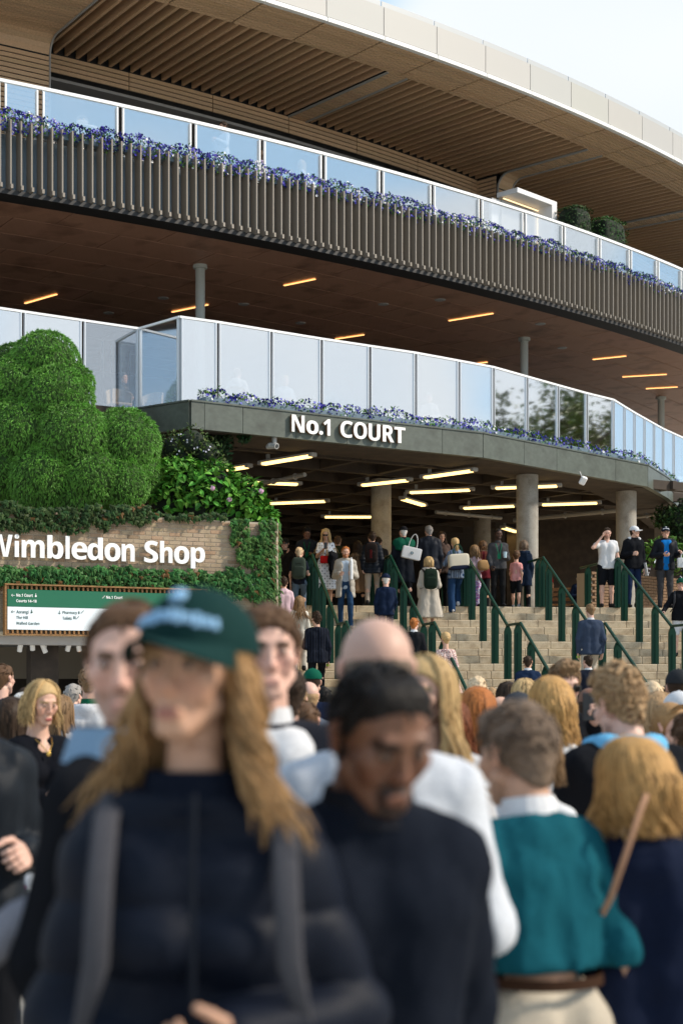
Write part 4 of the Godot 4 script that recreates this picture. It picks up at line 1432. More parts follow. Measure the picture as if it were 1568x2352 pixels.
func direction_sign() -> void:
	var o := thing("direction_sign", "green and white direction board in a slatted timber frame under the ivy", "direction sign", on_wall(240, 1400, 0.1))
	var xb := Basis(Vector3(wall_d.x, 0, -wall_d.y), Vector3.UP, Vector3(wall_n.x, 0, -wall_n.y))
	o.basis = xb
	var inv := o.transform.affine_inverse()
	var a := inv * on_wall(8, 1345, 0.1); var b := inv * on_wall(470, 1456, 0.1)
	var x0 := a.x; var x1 := b.x
	var yt := a.y; var yb: float = (inv * on_wall(8, 1456, 0.1)).y
	var g := G.new()
	for e in [[x0, yt + 0.02, x1, 0.03], [x0, yb - 0.01, x1, 0.03]]: g.box(Vector3((x0 + x1) / 2, e[1], 0.06), Vector3(x1 - x0, 0.025, 0.14))
	g.box(Vector3(x0 + 0.012, (yt + yb) / 2, 0.06), Vector3(0.03, yt - yb, 0.136))
	g.box(Vector3(x1 - 0.012, (yt + yb) / 2, 0.06), Vector3(0.03, yt - yb, 0.136))
	part("frame", g, M("sign_wood"), o)
	g = G.new()
	g.box(Vector3(0, 0, 0), Vector3(0.034, 0.062, 0.06), Basis.IDENTITY, 0.004)
	var sm := g.mesh(M("sign_wood"))
	var n := int((x1 - x0) / 0.083)
	for k in n:
		for y in [yt - 0.028, yb + 0.04]: put("slat", sm, o, Transform3D(Basis.IDENTITY, Vector3(x0 + 0.06 + k * 0.083, y, 0.06)))
	var ym := yt - 0.063; var yn := yt - 0.355; var yo := yb + 0.075
	g = G.new()
	g.box(Vector3((x0 + x1) / 2, (ym + yn) / 2, 0.07), Vector3(x1 - x0 - 0.1, ym - yn, 0.05))
	part("green_panel", g, M("sign_green"), o)
	g = G.new()
	g.box(Vector3((x0 + x1) / 2, (yn + yo) / 2 - 0.002, 0.07), Vector3(x1 - x0 - 0.1, yn - yo - 0.004, 0.05))
	part("white_panel", g, M("sign_white"), o)
	var s := [["No.1 Court", 98, 195, 668, 688, 0], ["Courts 14–18", 98, 217, 702, 721, 0], ["No.1 Court", 626, 722, 681, 700, 0], ["Aorangi", 99, 170, 766, 790, 1], ["The Hill", 98, 166, 799, 817, 1], ["Walled Garden", 98, 234, 833, 852, 1], ["Pharmacy", 370, 455, 770, 793, 1], ["Toilets", 370, 424, 803, 822, 1]]
	for q in s:
		var t := glyph(q[0], 0.004, q[5] == 0)
		t.material = M("letter") if q[5] == 0 else M("sign_text")
		var p := inv * on_wall(q[1] / 2.56, (1800 + q[3] / 1.568) / 1.6327, 0.2); var r := inv * on_wall(q[2] / 2.56, (1800 + q[4] / 1.568) / 1.6327, 0.2)
		var bx := t.get_aabb()
		put("text", t, o, Transform3D(Basis.from_scale(Vector3((r.x - p.x) / bx.size.x, (p.y - r.y) / bx.size.y * 1.05, 1)), Vector3(p.x - bx.position.x * (r.x - p.x) / bx.size.x, r.y - bx.position.y * (p.y - r.y) / bx.size.y, 0.098)))
	for q in [[69, 678, 0, 0], [69, 774, 0, 1], [342, 778, 1, 1]]: # arrows
		g = G.new()
		var p := inv * on_wall((q[0] + 10) / 2.56, (1800 + q[1] / 1.568) / 1.6327, 0.2); p.z = 0.099
		var rt := Basis(Vector3.BACK, PI / 2 * q[2])
		g.bar(p + rt * Vector3(-0.028, 0, 0), p + rt * Vector3(0.03, 0, 0), 0.006, 0.004, Vector3.BACK)
		for e in [-1, 1]: g.bar(p + rt * Vector3(-0.03, 0, 0), p + rt * Vector3(-0.008, 0.022 * e, 0), 0.006, 0.004, Vector3.BACK)
		part("arrow", g, M("letter") if q[3] == 0 else M("sign_text"), o)
	for q in [[212, 678, 0, 0], [188, 773, 0, 1], [485, 777, 1, 1], [457, 811, 1, 1], [610, 689, 1, 0], [440, 810, 2, 1], [466, 780, 3, 1]]: # wheelchair, stairs, people, lift
		g = G.new()
		var p := inv * on_wall(q[0] / 2.56, (1800 + q[1] / 1.568) / 1.6327, 0.2); p.z = 0.099
		if q[2] == 0:
			g.box(p + Vector3(0, 0.024, 0), Vector3(0.012, 0.012, 0.004)); g.bar(p + Vector3(0, 0.016, 0), p + Vector3(0.003, -0.008, 0), 0.008, 0.004, Vector3.BACK); g.bar(p + Vector3(0.003, -0.008, 0), p + Vector3(0.02, -0.012, 0), 0.007, 0.004, Vector3.BACK)
			g.tube([p + Vector3(0, -0.014, 0), p + Vector3(0, -0.014, 0.003)], [0.016, 0.016], 12)
		elif q[2] == 1:
			for k in 4: g.box(p + Vector3(-0.018 + k * 0.012, -0.018 + k * 0.012, 0), Vector3(0.013, 0.006, 0.004)); g.box(p + Vector3(-0.012 + k * 0.012, -0.012 + k * 0.012, 0), Vector3(0.005, 0.013, 0.004))
		elif q[2] == 2:
			for e in [-0.012, 0.012]: g.box(p + Vector3(e, -0.004, 0), Vector3(0.012, 0.036, 0.004)); g.box(p + Vector3(e, 0.022, 0), Vector3(0.01, 0.01, 0.004))
		else: g.box(p, Vector3(0.02, 0.042, 0.004))
		part("symbol", g, M("letter") if q[3] == 0 else M("sign_text"), o)
	# small pipe and lamp bracket by the ivy
	var lb := thing("wall_pipe", "thin white pipe with a round cap at the wall's end under the ivy", "pipe", on_wall(585, 1370, 0.05))
	g = G.new()
	g.tube([on_wall(540, 1343, 0.05) - lb.position, on_wall(583, 1343, 0.05) - lb.position], [0.016, 0.016], 8)
	g.tube([on_wall(587, 1346, 0.05) - lb.position, on_wall(587, 1375, 0.05) - lb.position], [0.016, 0.016], 8)
	g.sup(on_wall(587, 1343, 0.06) - lb.position, Vector3(0.035, 0.035, 0.03), Basis.IDENTITY, 1, 1)
	part("tube", g, M("plastic_grey"), lb)

func right_side() -> void: # low brick planter, its plants, a bench
	var a := P(1361, 1393, 39.0); var b := P(1640, 1393, 42.5)
	a.y = 3.5; b.y = 3.5
	var o := thing("planter_wall", "low brown brick planter behind the men at the top of the steps", "wall", a)
	var d := (b - a); var l := Vector2(d.x, d.z).length(); var yaw := atan2(-d.z, d.x)
	o.rotation.y = yaw
	var g := G.new()
	g.box(Vector3(l / 2, 0.55, -0.3), Vector3(l, 1.1, 0.4))
	part("mortar_core", g, M("joint"), o)
	var bm := []
	for v in 6:
		g = G.new(); g.col = tint(0.25)
		g.box(Vector3.ZERO, Vector3(0.215, 0.065, 0.1), Basis.IDENTITY, 0.005)
		bm.append(g.mesh(M("brick_dark")))
	for row in 15:
		for j in int(l / 0.2255): put("brick", bm[rg.randi() % 6], o, Transform3D(Basis.IDENTITY, Vector3(0.12 + j * 0.2255 + (0.11 if row % 2 else 0.0), 0.04 + row * 0.0752, -0.09)))
	bush("hydrangea_shrub", "light green shrub in the planter behind the navy capped man", [[1490, 1270, 0.3], [1525, 1262, 0.34], [1560, 1285, 0.36], [1590, 1270, 0.4], [1455, 1290, 0.25]], 40.6, Color(0.075, 0.17, 0.03), 900, 0.12, [[1478, 1310], [1485, 1318], [1565, 1312], [1560, 1322], [1490, 1308]])
	bush("creeper", "dark creeper hanging from the terrace edge over the planter", [[1525, 1190, 0.3], [1555, 1200, 0.42], [1560, 1235, 0.36], [1590, 1220, 0.5], [1575, 1180, 0.4]], 42.3, Color(0.03, 0.065, 0.02), 1300, 0.1, [])
	var p := P(1312, 1393, 41.5); p.y = 3.5
	var be := thing("bench", "wooden bench in the shade behind the handrails", "bench", p, -0.15)
	for k in 4:
		g = G.new(); g.box(Vector3(0, 0.43, -0.2 + k * 0.13), Vector3(1.5, 0.03, 0.11), Basis.IDENTITY, 0.006)
		part("seat_slat", g, M("sign_wood"), be)
	for k in 3:
		g = G.new(); g.box(Vector3(0, 0.6 + k * 0.13, -0.29), Vector3(1.5, 0.09, 0.03), Basis.IDENTITY, 0.006)
		part("back_slat", g, M("sign_wood"), be)
	for x in [-0.72, 0.72]:
		for z in [-0.27, 0.22]:
			g = G.new(); g.box(Vector3(x, 0.32 if z > 0 else 0.45, z), Vector3(0.07, 0.64 if z > 0 else 0.9, 0.07), Basis.IDENTITY, 0.006)
			part("leg", g, M("sign_wood"), be)
		g = G.new(); g.box(Vector3(x, 0.66, -0.02), Vector3(0.08, 0.04, 0.56), Basis.IDENTITY, 0.006)
		part("armrest", g, M("sign_wood"), be)

func terrace_things(_line: Array) -> void:
	# security camera and floodlight under the fascia
	var p := PY(630, 1025, 6.55)
	var o := thing("security_camera", "white security camera under the fascia by the letter N", "security camera", p)
	var g := G.new()
	g.tube([Vector3(0, 0.17, 0), Vector3(0, 0.04, 0)], [0.05, 0.05], 12)
	g.tube([Vector3(-0.14, 0.0, -0.06), Vector3(0.02, 0, 0.05), Vector3(0.05, -0.01, 0.08)], [0.05, 0.06, 0.062], 14)
	g.sup(Vector3(-0.06, 0.02, -0.02), Vector3(0.08, 0.055, 0.06), Basis.IDENTITY, 0.6, 0.6)
	part("housing", g, M("plastic_grey"), o)
	g = G.new()
	g.tube([Vector3(0.05, -0.01, 0.08), Vector3(0.054, -0.011, 0.084)], [0.04, 0.04], 14)
	part("lens", g, M("dark_glass"), o)
	p = PY(1338, 1104, 6.5)
	o = thing("floodlight", "grey floodlight tilted under the fascia near the second front column", "floodlight", p)
	g = G.new()
	g.box(Vector3.ZERO, Vector3(0.14, 0.2, 0.09), Basis(Vector3.RIGHT, 0.5) * Basis(Vector3.BACK, -0.4), 0.02)
	part("head", g, M("plastic_white"), o)
	g = G.new()
	g.tube([Vector3(0, 0.05, -0.05), Vector3(-0.06, 0.22, -0.1)], [0.015, 0.015], 8)
	part("bracket", g, M("plastic_grey"), o)
	# balcony: kiosk, hedges, tables and chairs
	var t := TH(1280, R - 1.2)
	p = pol(R - 1.2, t, 13.0)
	var bs := Basis(Vector3.UP, t)
	o = thing("kiosk", "white kiosk wall with a lit grey recess on the balcony", "kiosk", p, t)
	g = G.new()
	g.box(Vector3(-0.75, 2.18, -0.5), Vector3(1.8, 0.14, 0.7), Basis.IDENTITY, 0.01)
	g.box(Vector3(0.06, 1.125, -0.5), Vector3(0.24, 2.252, 0.702), Basis.IDENTITY, 0.01)
	g.box(Vector3(-1.0, 1.0, -0.75), Vector3(2.1, 2.0, 0.1))
	part("surround", g, M("plastic_white"), o)
	g = G.new()
	g.box(Vector3(-0.95, 1.0, -0.66), Vector3(1.5, 2.0, 0.04))
	part("panel", g, M("plastic_grey"), o)
	g = G.new()
	g.box(Vector3(-0.86, 2.05, -0.62), Vector3(1.58, 0.025, 0.03)); g.box(Vector3(-0.085, 1.0, -0.62), Vector3(0.025, 1.85, 0.03))
	part("light_strip", g, mat("strip", L(1, 0.8, 0.5), 0.5, {emit = L(1.0, 0.72, 0.4), power = 1.1}), o)
	for q in [["bay_bush", "grey green clipped bush beside the white kiosk", 1318, 0.42, Color(0.04, 0.08, 0.03), 15.02], ["clipped_hedge", "dark green boxy clipped hedge on the balcony", 1392, 0.6, Color(0.03, 0.095, 0.022), 15.04]]:
		var tt := TH(q[2], R - 1.0)
		p = pol(R - 1.0, tt, 13.0)
		o = thing(q[0], q[1], "shrub", p, tt)
		var h: float = q[5] - 13.0
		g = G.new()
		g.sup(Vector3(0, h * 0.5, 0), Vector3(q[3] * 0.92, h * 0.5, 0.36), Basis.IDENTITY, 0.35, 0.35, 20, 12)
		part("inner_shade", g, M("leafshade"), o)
		g = G.new()
		g.box(Vector3(0, 0.15, 0), Vector3(q[3] * 1.9, 0.3, 0.6))
		part("trough", g, M("slate"), o)
		var wh := []; var co := []
		for k in 2600:
			var n := ball()
			var m := maxf(absf(n.x), maxf(absf(n.y), absf(n.z)))
			var s := Vector3(n.x, n.y, n.z).lerp(n / m, 0.8)
			wh.append(along((n + ball()).normalized(), 0, rr(0.7, 1.3), Vector3(0, h * 0.52, 0) + s * Vector3(q[3], h * 0.5, 0.4), n)); co.append(green(q[4], 0.45))
		scatter("leaves", leaf_mesh(0.06, 0.035, 0.3, "leaf"), wh, co, o)
	var k := 0
	for q in [[190, 1.15, "white round table with a tea stand on the balcony"], [410, 1.2, "white round table with glasses on the balcony"]]:
		var tt := TH(q[0], R - q[1])
		p = pol(R - q[1], tt, 13.0)
		o = thing("cafe_table", q[2], "table", p, tt)
		g = G.new()
		g.lathe([Vector2(0, 0.71), Vector2(0.42, 0.71), Vector2(0.43, 0.73), Vector2(0.42, 0.75), Vector2(0, 0.75)], 32)
		part("table_top", g, M("plastic_white"), o)
		g = G.new()
		g.lathe([Vector2(0.22, 0.0), Vector2(0.2, 0.02), Vector2(0.035, 0.05), Vector2(0.03, 0.7), Vector2(0.12, 0.71)], 20)
		part("pedestal", g, M("plastic_white"), o)
		if k == 0:
			var ts := thing("tea_stand", "tiered tea stand with a hoop handle on the balcony table", "tea stand", p + Vector3(0, 0.752, 0), tt)
			g = G.new()
			for y in [0.04, 0.18]: g.lathe([Vector2(0, y), Vector2(0.12, y), Vector2(0.13, y + 0.015), Vector2(0, y + 0.012)], 24)
			var arc := []; var ra := []
			for j in 13:
				arc.append(Vector3(0.13 * cos(PI * j / 12), 0.0 + (0.2 + 0.13 * sin(PI * j / 12)), 0)); ra.append(0.006)
			g.tube([Vector3(0.13, 0, 0), arc[0]], [0.006, 0.006], 6); g.tube(arc, ra, 6); g.tube([Vector3(-0.13, 0, 0), arc[12]], [0.006, 0.006], 6)
			part("stand", g, M("white_metal"), ts)
			g = G.new()
			for j in 8: g.sup(Vector3(0.07 * cos(j * 0.8), 0.08 if j % 2 else 0.22, 0.07 * sin(j * 0.8)), Vector3(0.03, 0.025, 0.03), Basis.IDENTITY, 0.7, 0.7, 10, 6)
			part("cake", g, mat("cake", L(0.6, 0.4, 0.22), 0.8), ts)
		else:
			for e in [-0.08, 0.09]:
				var gl := thing("drinking_glass", "tall glass on the second balcony table, %s" % ("by the table's middle" if e < 0 else "the smaller of two"), "glass", p + bs * Vector3(e, 0.752, 0.05))
				g = G.new()
				g.lathe([Vector2(0, 0.0), Vector2(0.03, 0.0), Vector2(0.038, 0.17 if e < 0 else 0.12)], 14)
				part("bowl", g, panes.pane_clear, gl)
		k += 1
	k = 0
	for q in [[108, 1.3, 0.9, 13.0, 0], [300, 1.4, -0.8, 13.0, 0], [335, 2.2, 2.4, 13.0, 0]]:
		var tt := TH(q[0], R - q[1])
		chair(pol(R - q[1], tt, q[3]), tt + q[2], ["pale balcony armchair beside the tea stand table", "pale balcony armchair behind the third pane", "pale balcony armchair turned from the second table"][k], M("plastic_white"), "white balcony armchairs")
		k += 1
	var wick := mat("wicker", L(0.45, 0.33, 0.2), 0.8, {tex = texs.grain, ts = Vector3(3, 3, 3)})
	chair(Vector3(P(275, 900, 33.2).x, 7.26, -33.2), 0.3, "wicker armchair behind the corner of the terrace glass", wick, "wicker armchairs on the terrace")
	chair(Vector3(P(345, 900, 33.6).x, 7.26, -33.6), -0.5, "wicker armchair inside the terrace's glass return", wick, "wicker armchairs on the terrace")
func chair(p: Vector3, yaw: float, label: String, m: Material, group: String) -> void:
	var o := thing("armchair", label, "armchair", p, yaw, group)
	var g := G.new()
	g.sup(Vector3(0, 0.42, 0), Vector3(0.25, 0.05, 0.24), Basis.IDENTITY, 0.4, 0.4)
	part("seat", g, m, o)
	g = G.new()
	for j in 13: # a tub back that runs round into the arms
		var a := PI * j / 12.0
		var b := PI * (j + 1) / 12.0
		var h0 := 0.68 + 0.16 * sin(a); var h1 := 0.68 + 0.16 * sin(b)
		if j == 12: break
		var q := [Vector3(0.27 * cos(a), 0.4, -0.26 * sin(a)), Vector3(0.27 * cos(b), 0.4, -0.26 * sin(b))]
		var i0 := Vector3(0.9, 1, 0.9)
		g.hexa([q[0], q[0] * i0, q[1] * i0, q[1], q[0] * Vector3(1.08, 0, 1.08) + Vector3(0, h0, 0), q[0] * Vector3(0.98, 0, 0.98) + Vector3(0, h0, 0), q[1] * Vector3(0.98, 0, 0.98) + Vector3(0, h1, 0), q[1] * Vector3(1.08, 0, 1.08) + Vector3(0, h1, 0)] if false else [q[0] * i0 , q[0], q[1], q[1] * i0, q[0] * Vector3(0.98, 0, 0.98) + Vector3(0, h0, 0), q[0] * Vector3(1.08, 0, 1.08) + Vector3(0, h0, 0), q[1] * Vector3(1.08, 0, 1.08) + Vector3(0, h1, 0), q[1] * Vector3(0.98, 0, 0.98) + Vector3(0, h1, 0)])
	part("backrest", g, m, o)
	for x in [-0.2, 0.2]:
		for z in [-0.2, 0.2]:
			g = G.new()
			g.tube([Vector3(x * 1.1, 0, z * 1.1), Vector3(x, 0.4, z)], [0.014, 0.02], 8)
			part("leg", g, m, o)
# ---------------------------------------------------------------- people: heads, hair, hands, clothes
const SKIN := [Color(0.56, 0.335, 0.245), Color(0.46, 0.265, 0.175), Color(0.155, 0.073, 0.043), Color(0.07, 0.033, 0.02), Color(0.60, 0.37, 0.29), Color(0.34, 0.18, 0.11)]
const HAIR := {black = Color(0.012, 0.010, 0.009), dark = Color(0.035, 0.021, 0.013), brown = Color(0.10, 0.055, 0.03), light = Color(0.22, 0.135, 0.07), blonde = Color(0.50, 0.34, 0.16), gold = Color(0.34, 0.20, 0.09), honey = Color(0.47, 0.27, 0.10), ginger = Color(0.40, 0.14, 0.04), grey = Color(0.30, 0.28, 0.26), white = Color(0.62, 0.60, 0.57), mixed = Color(0.17, 0.12, 0.085), auburn = Color(0.16, 0.05, 0.02), sandy = Color(0.36, 0.23, 0.12), pale = Color(0.66, 0.5, 0.32)}
var bits := {}
func V(x: float, y: float, z: float) -> Vector3: return Vector3(x, y, z)
func head_of(sex: String, h: float) -> Array: # [mesh, index where the eyes begin]; eye level is the origin, the face looks along +z
	var key := "head%s%.3f" % [sex, h]
	if bits.has(key): return bits[key]
	var m := sex == "m"
	var j := 1.0 if m else 0.86
	var pr := [
		[V(0, 0.036, -0.012), V(0, 0.036, -0.012), 1.0, 1.0, V(0.076, 0.084, 0.096)],
		[V(0, 0.0, 0.026), V(0, -0.062, 0.036), 0.062, 0.045 * (1.0 if m else 0.95), V(1.0, 1.0, 0.95)],
		[V(0, -0.094, 0.07), V(0, -0.098, 0.072), 0.019 * j, 0.017 * j],
		[V(0, 0.014, 0.085), V(0, -0.027, 0.099), 0.0075, 0.0112 * (1.0 if m else 0.88)],
		[V(-0.010, -0.031, 0.090), V(0.010, -0.031, 0.090), 0.0085, 0.0085], [V(0, -0.045, 0.068), V(0, -0.088, 0.062), 0.019, 0.02],
		[V(-0.033, 0.03, 0.078), V(0.033, 0.03, 0.078), 0.013 * j, 0.013 * j],
		[V(-0.018, -0.0660, 0.084), V(0.018, -0.0660, 0.084), 0.0068, 0.0068, V(1, 0.8, 1)], [V(-0.014, -0.0765, 0.083), V(0.014, -0.0765, 0.083), 0.008, 0.008, V(1, 0.8, 1)]]
	for s: float in [-1.0, 1.0]:
		pr.append([V(0.05 * s * j, -0.05, 0.01), V(0.018 * s, -0.095, 0.062), 0.024 * j, 0.019 * j])
		pr.append([V(0.044 * s, -0.012, 0.056), V(0.036 * s, -0.035, 0.052), 0.024, 0.022])
		pr.append([V(0.079 * s, -0.018, -0.008), V(0.082 * s, 0.016, -0.016), 0.012, 0.016, V(0.5, 1.0, 1.0)])
		pr.append([V(0.031 * s, 0.008, 0.101), V(0.035 * s, 0.008, 0.099), 0.0155, 0.0145, Vector3.ONE, -1])
	pr.append([V(0, -0.08, -0.02), V(0, -0.21, -0.035), 0.050 * (1.08 if m else 0.94), 0.056 * (1.08 if m else 0.92)])
	var g := net(pr, h, 0.012, [[V(0, -1, 0), 0.205]])
	var at := g.v.size()
	for s: float in [-1.0, 1.0]: g.sup(V(0.0315 * s, 0.0075, 0.0755), Vector3.ONE * 0.0128, Basis.IDENTITY, 1, 1, 12, 8)
	bits[key] = [g, at]
	return bits[key]
func face(g: G, eye0: int, skin: Color, hair: Color, beard: float, crop: float, lip: float, fine: bool) -> void:
	var lipc := skin.lerp(Color(0.36, 0.09, 0.08) * (skin.r * 1.6 + 0.1), lip)
	for k in g.v.size():
		var p := g.v[k]
		var c := skin
		if k >= eye0:
			var d := Vector2(absf(p.x) - 0.0315, p.y - 0.0065).length()
			c = Color(0.012, 0.01, 0.009) if d < 0.0064 and p.z > 0.08 else Color(0.30, 0.275, 0.25) * (0.25 + skin.r * 1.2) if p.y < 0.0108 and p.y > 0.0030 and p.z > 0.080 and absf(absf(p.x) - 0.0315) < 0.0105 else skin * 0.86
		else:
			var ax := absf(p.x)
			var red := exp(-((ax - 0.04) * (ax - 0.04) + (p.y + 0.028) * (p.y + 0.028)) * 1500.0) * float(p.z > 0.05) + exp(-(ax * ax + (p.y + 0.03) * (p.y + 0.03)) * 4000.0) + float(ax > 0.074 and absf(p.y) < 0.03) * 0.7
			c = Color(c.r * (1.0 + 0.03 * red), c.g * (1.0 - 0.09 * red), c.b * (1.0 - 0.1 * red))
			c = c * (1.0 + 0.10 * noise_at(p * 60.0))
			if beard > 0.0 and p.z > -0.005 - (p.y + 0.03) * 0.1:
				var b := smoothstep(-0.028, -0.05, p.y + ax * 0.1) * (1.0 - smoothstep(-0.128, -0.145, p.y))
				if beard > 0.9 and beard < 1.2: b *= smoothstep(0.038, 0.02, ax) if p.y > -0.1 else smoothstep(0.045, 0.025, ax) # goatee
				c = c.lerp(hair * 0.8, b * minf(beard, 0.85))
			if p.z > 0.062 and ax < 0.024 - absf(p.y + 0.071) * 1.1 and p.y < -0.0612 and p.y > -0.0815: c = lipc * (0.72 if absf(p.y + 0.0705) < 0.0018 else 1.0)
			if p.z > 0.055 and ax > 0.012 and ax < 0.052 and absf(p.y - 0.027 + (ax - 0.03) * (ax - 0.03) * 6.0) < (0.0068 if fine else 0.0055): c = c.lerp(hair * 0.8, 0.9 if fine else 0.4)
			if p.z > 0.06 and ax > 0.018 and ax < 0.046 and absf(p.y - 0.0165 + (ax - 0.032) * (ax - 0.032) * 20.0) < (0.0042 if fine else 0.0026): c = c.lerp(Color(0.02, 0.014, 0.012), 0.95 if fine else 0.35)
			if crop > 0.0: # close-cropped hair shows on the scalp
				var e := -0.689 * p.y + 0.724 * p.z
				c = c.lerp(hair, crop * (1.0 - smoothstep(-0.012, 0.004, e - 0.0)) * float(absf(p.x) < 0.085 and p.y > -0.075))
		g.c[k] = c

# hair, once for each cut, in the head's own axes
func hair_of(style: String, fine: bool) -> G:
	var key := "hair%s%s" % [style, fine]
	if bits.has(key): return bits[key]
	var h := 0.0065 if fine else 0.0115
	var g := G.new()
	rg.seed = style.hash() % 9973
	var t := 0.0
	var skull := [[V(0, 0.034, -0.014), V(0, 0.034, -0.014), 1.0, 1.0, V(0.083, 0.092, 0.104)], [V(0, -0.03, -0.055), V(0, -0.055, -0.052), 0.05, 0.046]]
	var cut := [[V(0, -0.689, 0.724), 0.006]]
	match style:
		"tidy":
			g = net([[V(0, 0.033, -0.015), V(0, 0.033, -0.015), 1.0, 1.0, V(0.0795, 0.089, 0.1)], [V(0, -0.03, -0.055), V(0, -0.055, -0.052), 0.048, 0.044], [V(-0.03, 0.09, 0.035), V(0.03, 0.09, 0.035), 0.026, 0.026]], h, 0.025, [[V(0, -0.66, 0.75), 0.0015]], 0.003, 3, 45.0)
			tufts(g, 100 if fine else 30, 0.016, 0.028, false)
		"short":
			g = net(skull + [[V(-0.03, 0.092, 0.045), V(0.035, 0.094, 0.042), 0.028, 0.028], [V(0, 0.108, 0.0), V(0, 0.1, -0.05), 0.03, 0.03]], h, 0.03, cut, 0.006 if style == "short" else 0.003, 3, 38.0)
			tufts(g, 110 if fine else 36, 0.02, 0.035, style == "short")
		"quiff":
			g = net(skull + [[V(-0.035, 0.118, 0.055), V(0.03, 0.125, 0.06), 0.034, 0.03], [V(0, 0.125, 0.0), V(0, 0.11, -0.05), 0.034, 0.03]], h, 0.03, cut, 0.009, 3, 40.0)
			tufts(g, 120 if fine else 50, 0.03, 0.05, true)
		"curly":
			g = net(skull + [[V(-0.03, 0.115, 0.04), V(0.03, 0.115, 0.04), 0.042, 0.042], [V(0, 0.12, -0.02), V(0, 0.09, -0.07), 0.05, 0.045]], h, 0.03, cut, 0.022, 3, 34.0)
			tufts(g, 90 if fine else 30, 0.02, 0.03, true)
		"under": # what shows below a cap
			g = net([[V(0, 0.03, -0.016), V(0, 0.03, -0.016), 1.0, 1.0, V(0.079, 0.084, 0.1)], [V(0, -0.03, -0.055), V(0, -0.055, -0.052), 0.048, 0.044]], h, 0.02, cut + [[V(0, 1, 0), 0.05]], 0.003, 3, 40.0)
		"receding":
			g = net([[V(0, 0.032, -0.016), V(0, 0.032, -0.016), 1.0, 1.0, V(0.080, 0.086, 0.100)], [V(0, -0.03, -0.05), V(0, -0.05, -0.05), 0.05, 0.046]], h, 0.02, [[V(0, -0.5, 0.866), -0.022]], 0.003, 3, 40.0)
		"fringe": # a bald crown with hair round the back
			g = net([[V(0, 0.0, -0.02), V(0, -0.03, -0.02), 0.078, 0.07, V(1.0, 1.0, 1.2)]], h, 0.02, [[V(0, -0.6, 0.8), -0.012], [V(0, 1, 0.35), 0.035]], 0.003, 3, 40.0)
		_:
			var w := {bob = [0.10, 0.03, 0.012, 0], bobby = [0.13, 0.06, 0.018, 0], blown = [0.27, 0.09, 0.02, 0], wavy = [0.22, 0.05, 0.02, 0], long = [0.33, 0.015, 0.008, 0], verylong = [0.42, 0.02, 0.01, 0], shag = [0.17, 0.04, 0.016, 0], bun = [0.0, 0, 0, 1], ponytail = [0.0, 0, 0, 2]}.get(style, [0.2, 0.03, 0.01, 0]) as Array
			g = net(skull + [[V(0, 0.05, -0.02), V(0, 0.03, -0.05), 0.088, 0.075]], h, 0.03, [[V(0, -0.62, 0.785), 0.012]], 0.003, 3, 36.0)
			if w[3] == 0:
				for k in (720 if fine else 130):
					var a := rr(1.3 if style == "blown" else 1.05, PI) * (1.0 if rr(0, 1) < 0.5 else -1.0)
					lock(g, a, w[0] * rr(0.6, 1.12), w[1] * rr(-0.1, 1.0), w[2], 12 if fine else 7, 0.0048 if fine else 0.0125, 0.35 if style == "blown" else 1.5, 1.5 * rr(0.4, 1.2) if style == "blown" else rr(-0.3, 1.2))
			else:
				for k in (70 if fine else 34): # drawn back over the skull
					var a := rr(-1.0, 1.0)
					var p := []; var r := []
					for q in 6:
						var u := q / 5.0
						var b := lerpf(0.25, 2.75, u)
						p.append(V(sin(a) * 0.086 * sin(b * 0.9 + 0.3), 0.034 + 0.09 * cos(b - 0.25) * (1.0 if absf(a) < 0.8 else 0.75) - 0.03 * u, 0.085 * cos(b) * 1.1 - 0.012).lerp(V(0, 0.02, -0.115), smoothstep(0.6, 1.0, u))); r.append(0.011)
					g.col = Color.WHITE * rr(0.7, 1.25)
					g.tube(p, r, 5, 0.5, Vector3.ZERO, false)
				if w[3] == 1:
					var bn := net([[V(0, -0.005, -0.125), V(0, -0.005, -0.125), 0.034, 0.034]], h * 0.8, 0.01, [], 0.012, 3, 50.0)
					g.cat(bn)
				else:
					for k in 26:
						var p := []; var r := []
						var o := ball() * 0.016
						for q in 6:
							var u := q / 5.0
							p.append(V(0, 0.03, -0.11) + o * (1.0 + u * 1.3) + V(sin(u * 5.0 + k) * 0.008, -0.2 * u * rr(0.9, 1.05), -0.03 * sin(u * PI))); r.append(0.012 * (1.0 - u * 0.6))
						g.col = Color.WHITE * rr(0.7, 1.25)
						g.tube(p, r, 5, 0.5, Vector3.ZERO, false)
	for k in g.v.size():
		if g.c[k] == Color.WHITE: g.c[k] = Color.WHITE * (0.92 + 0.22 * noise_at(V(g.v[k].x * 90, g.v[k].y * 30, g.v[k].z * 90)))
	bits[key] = g
	return g
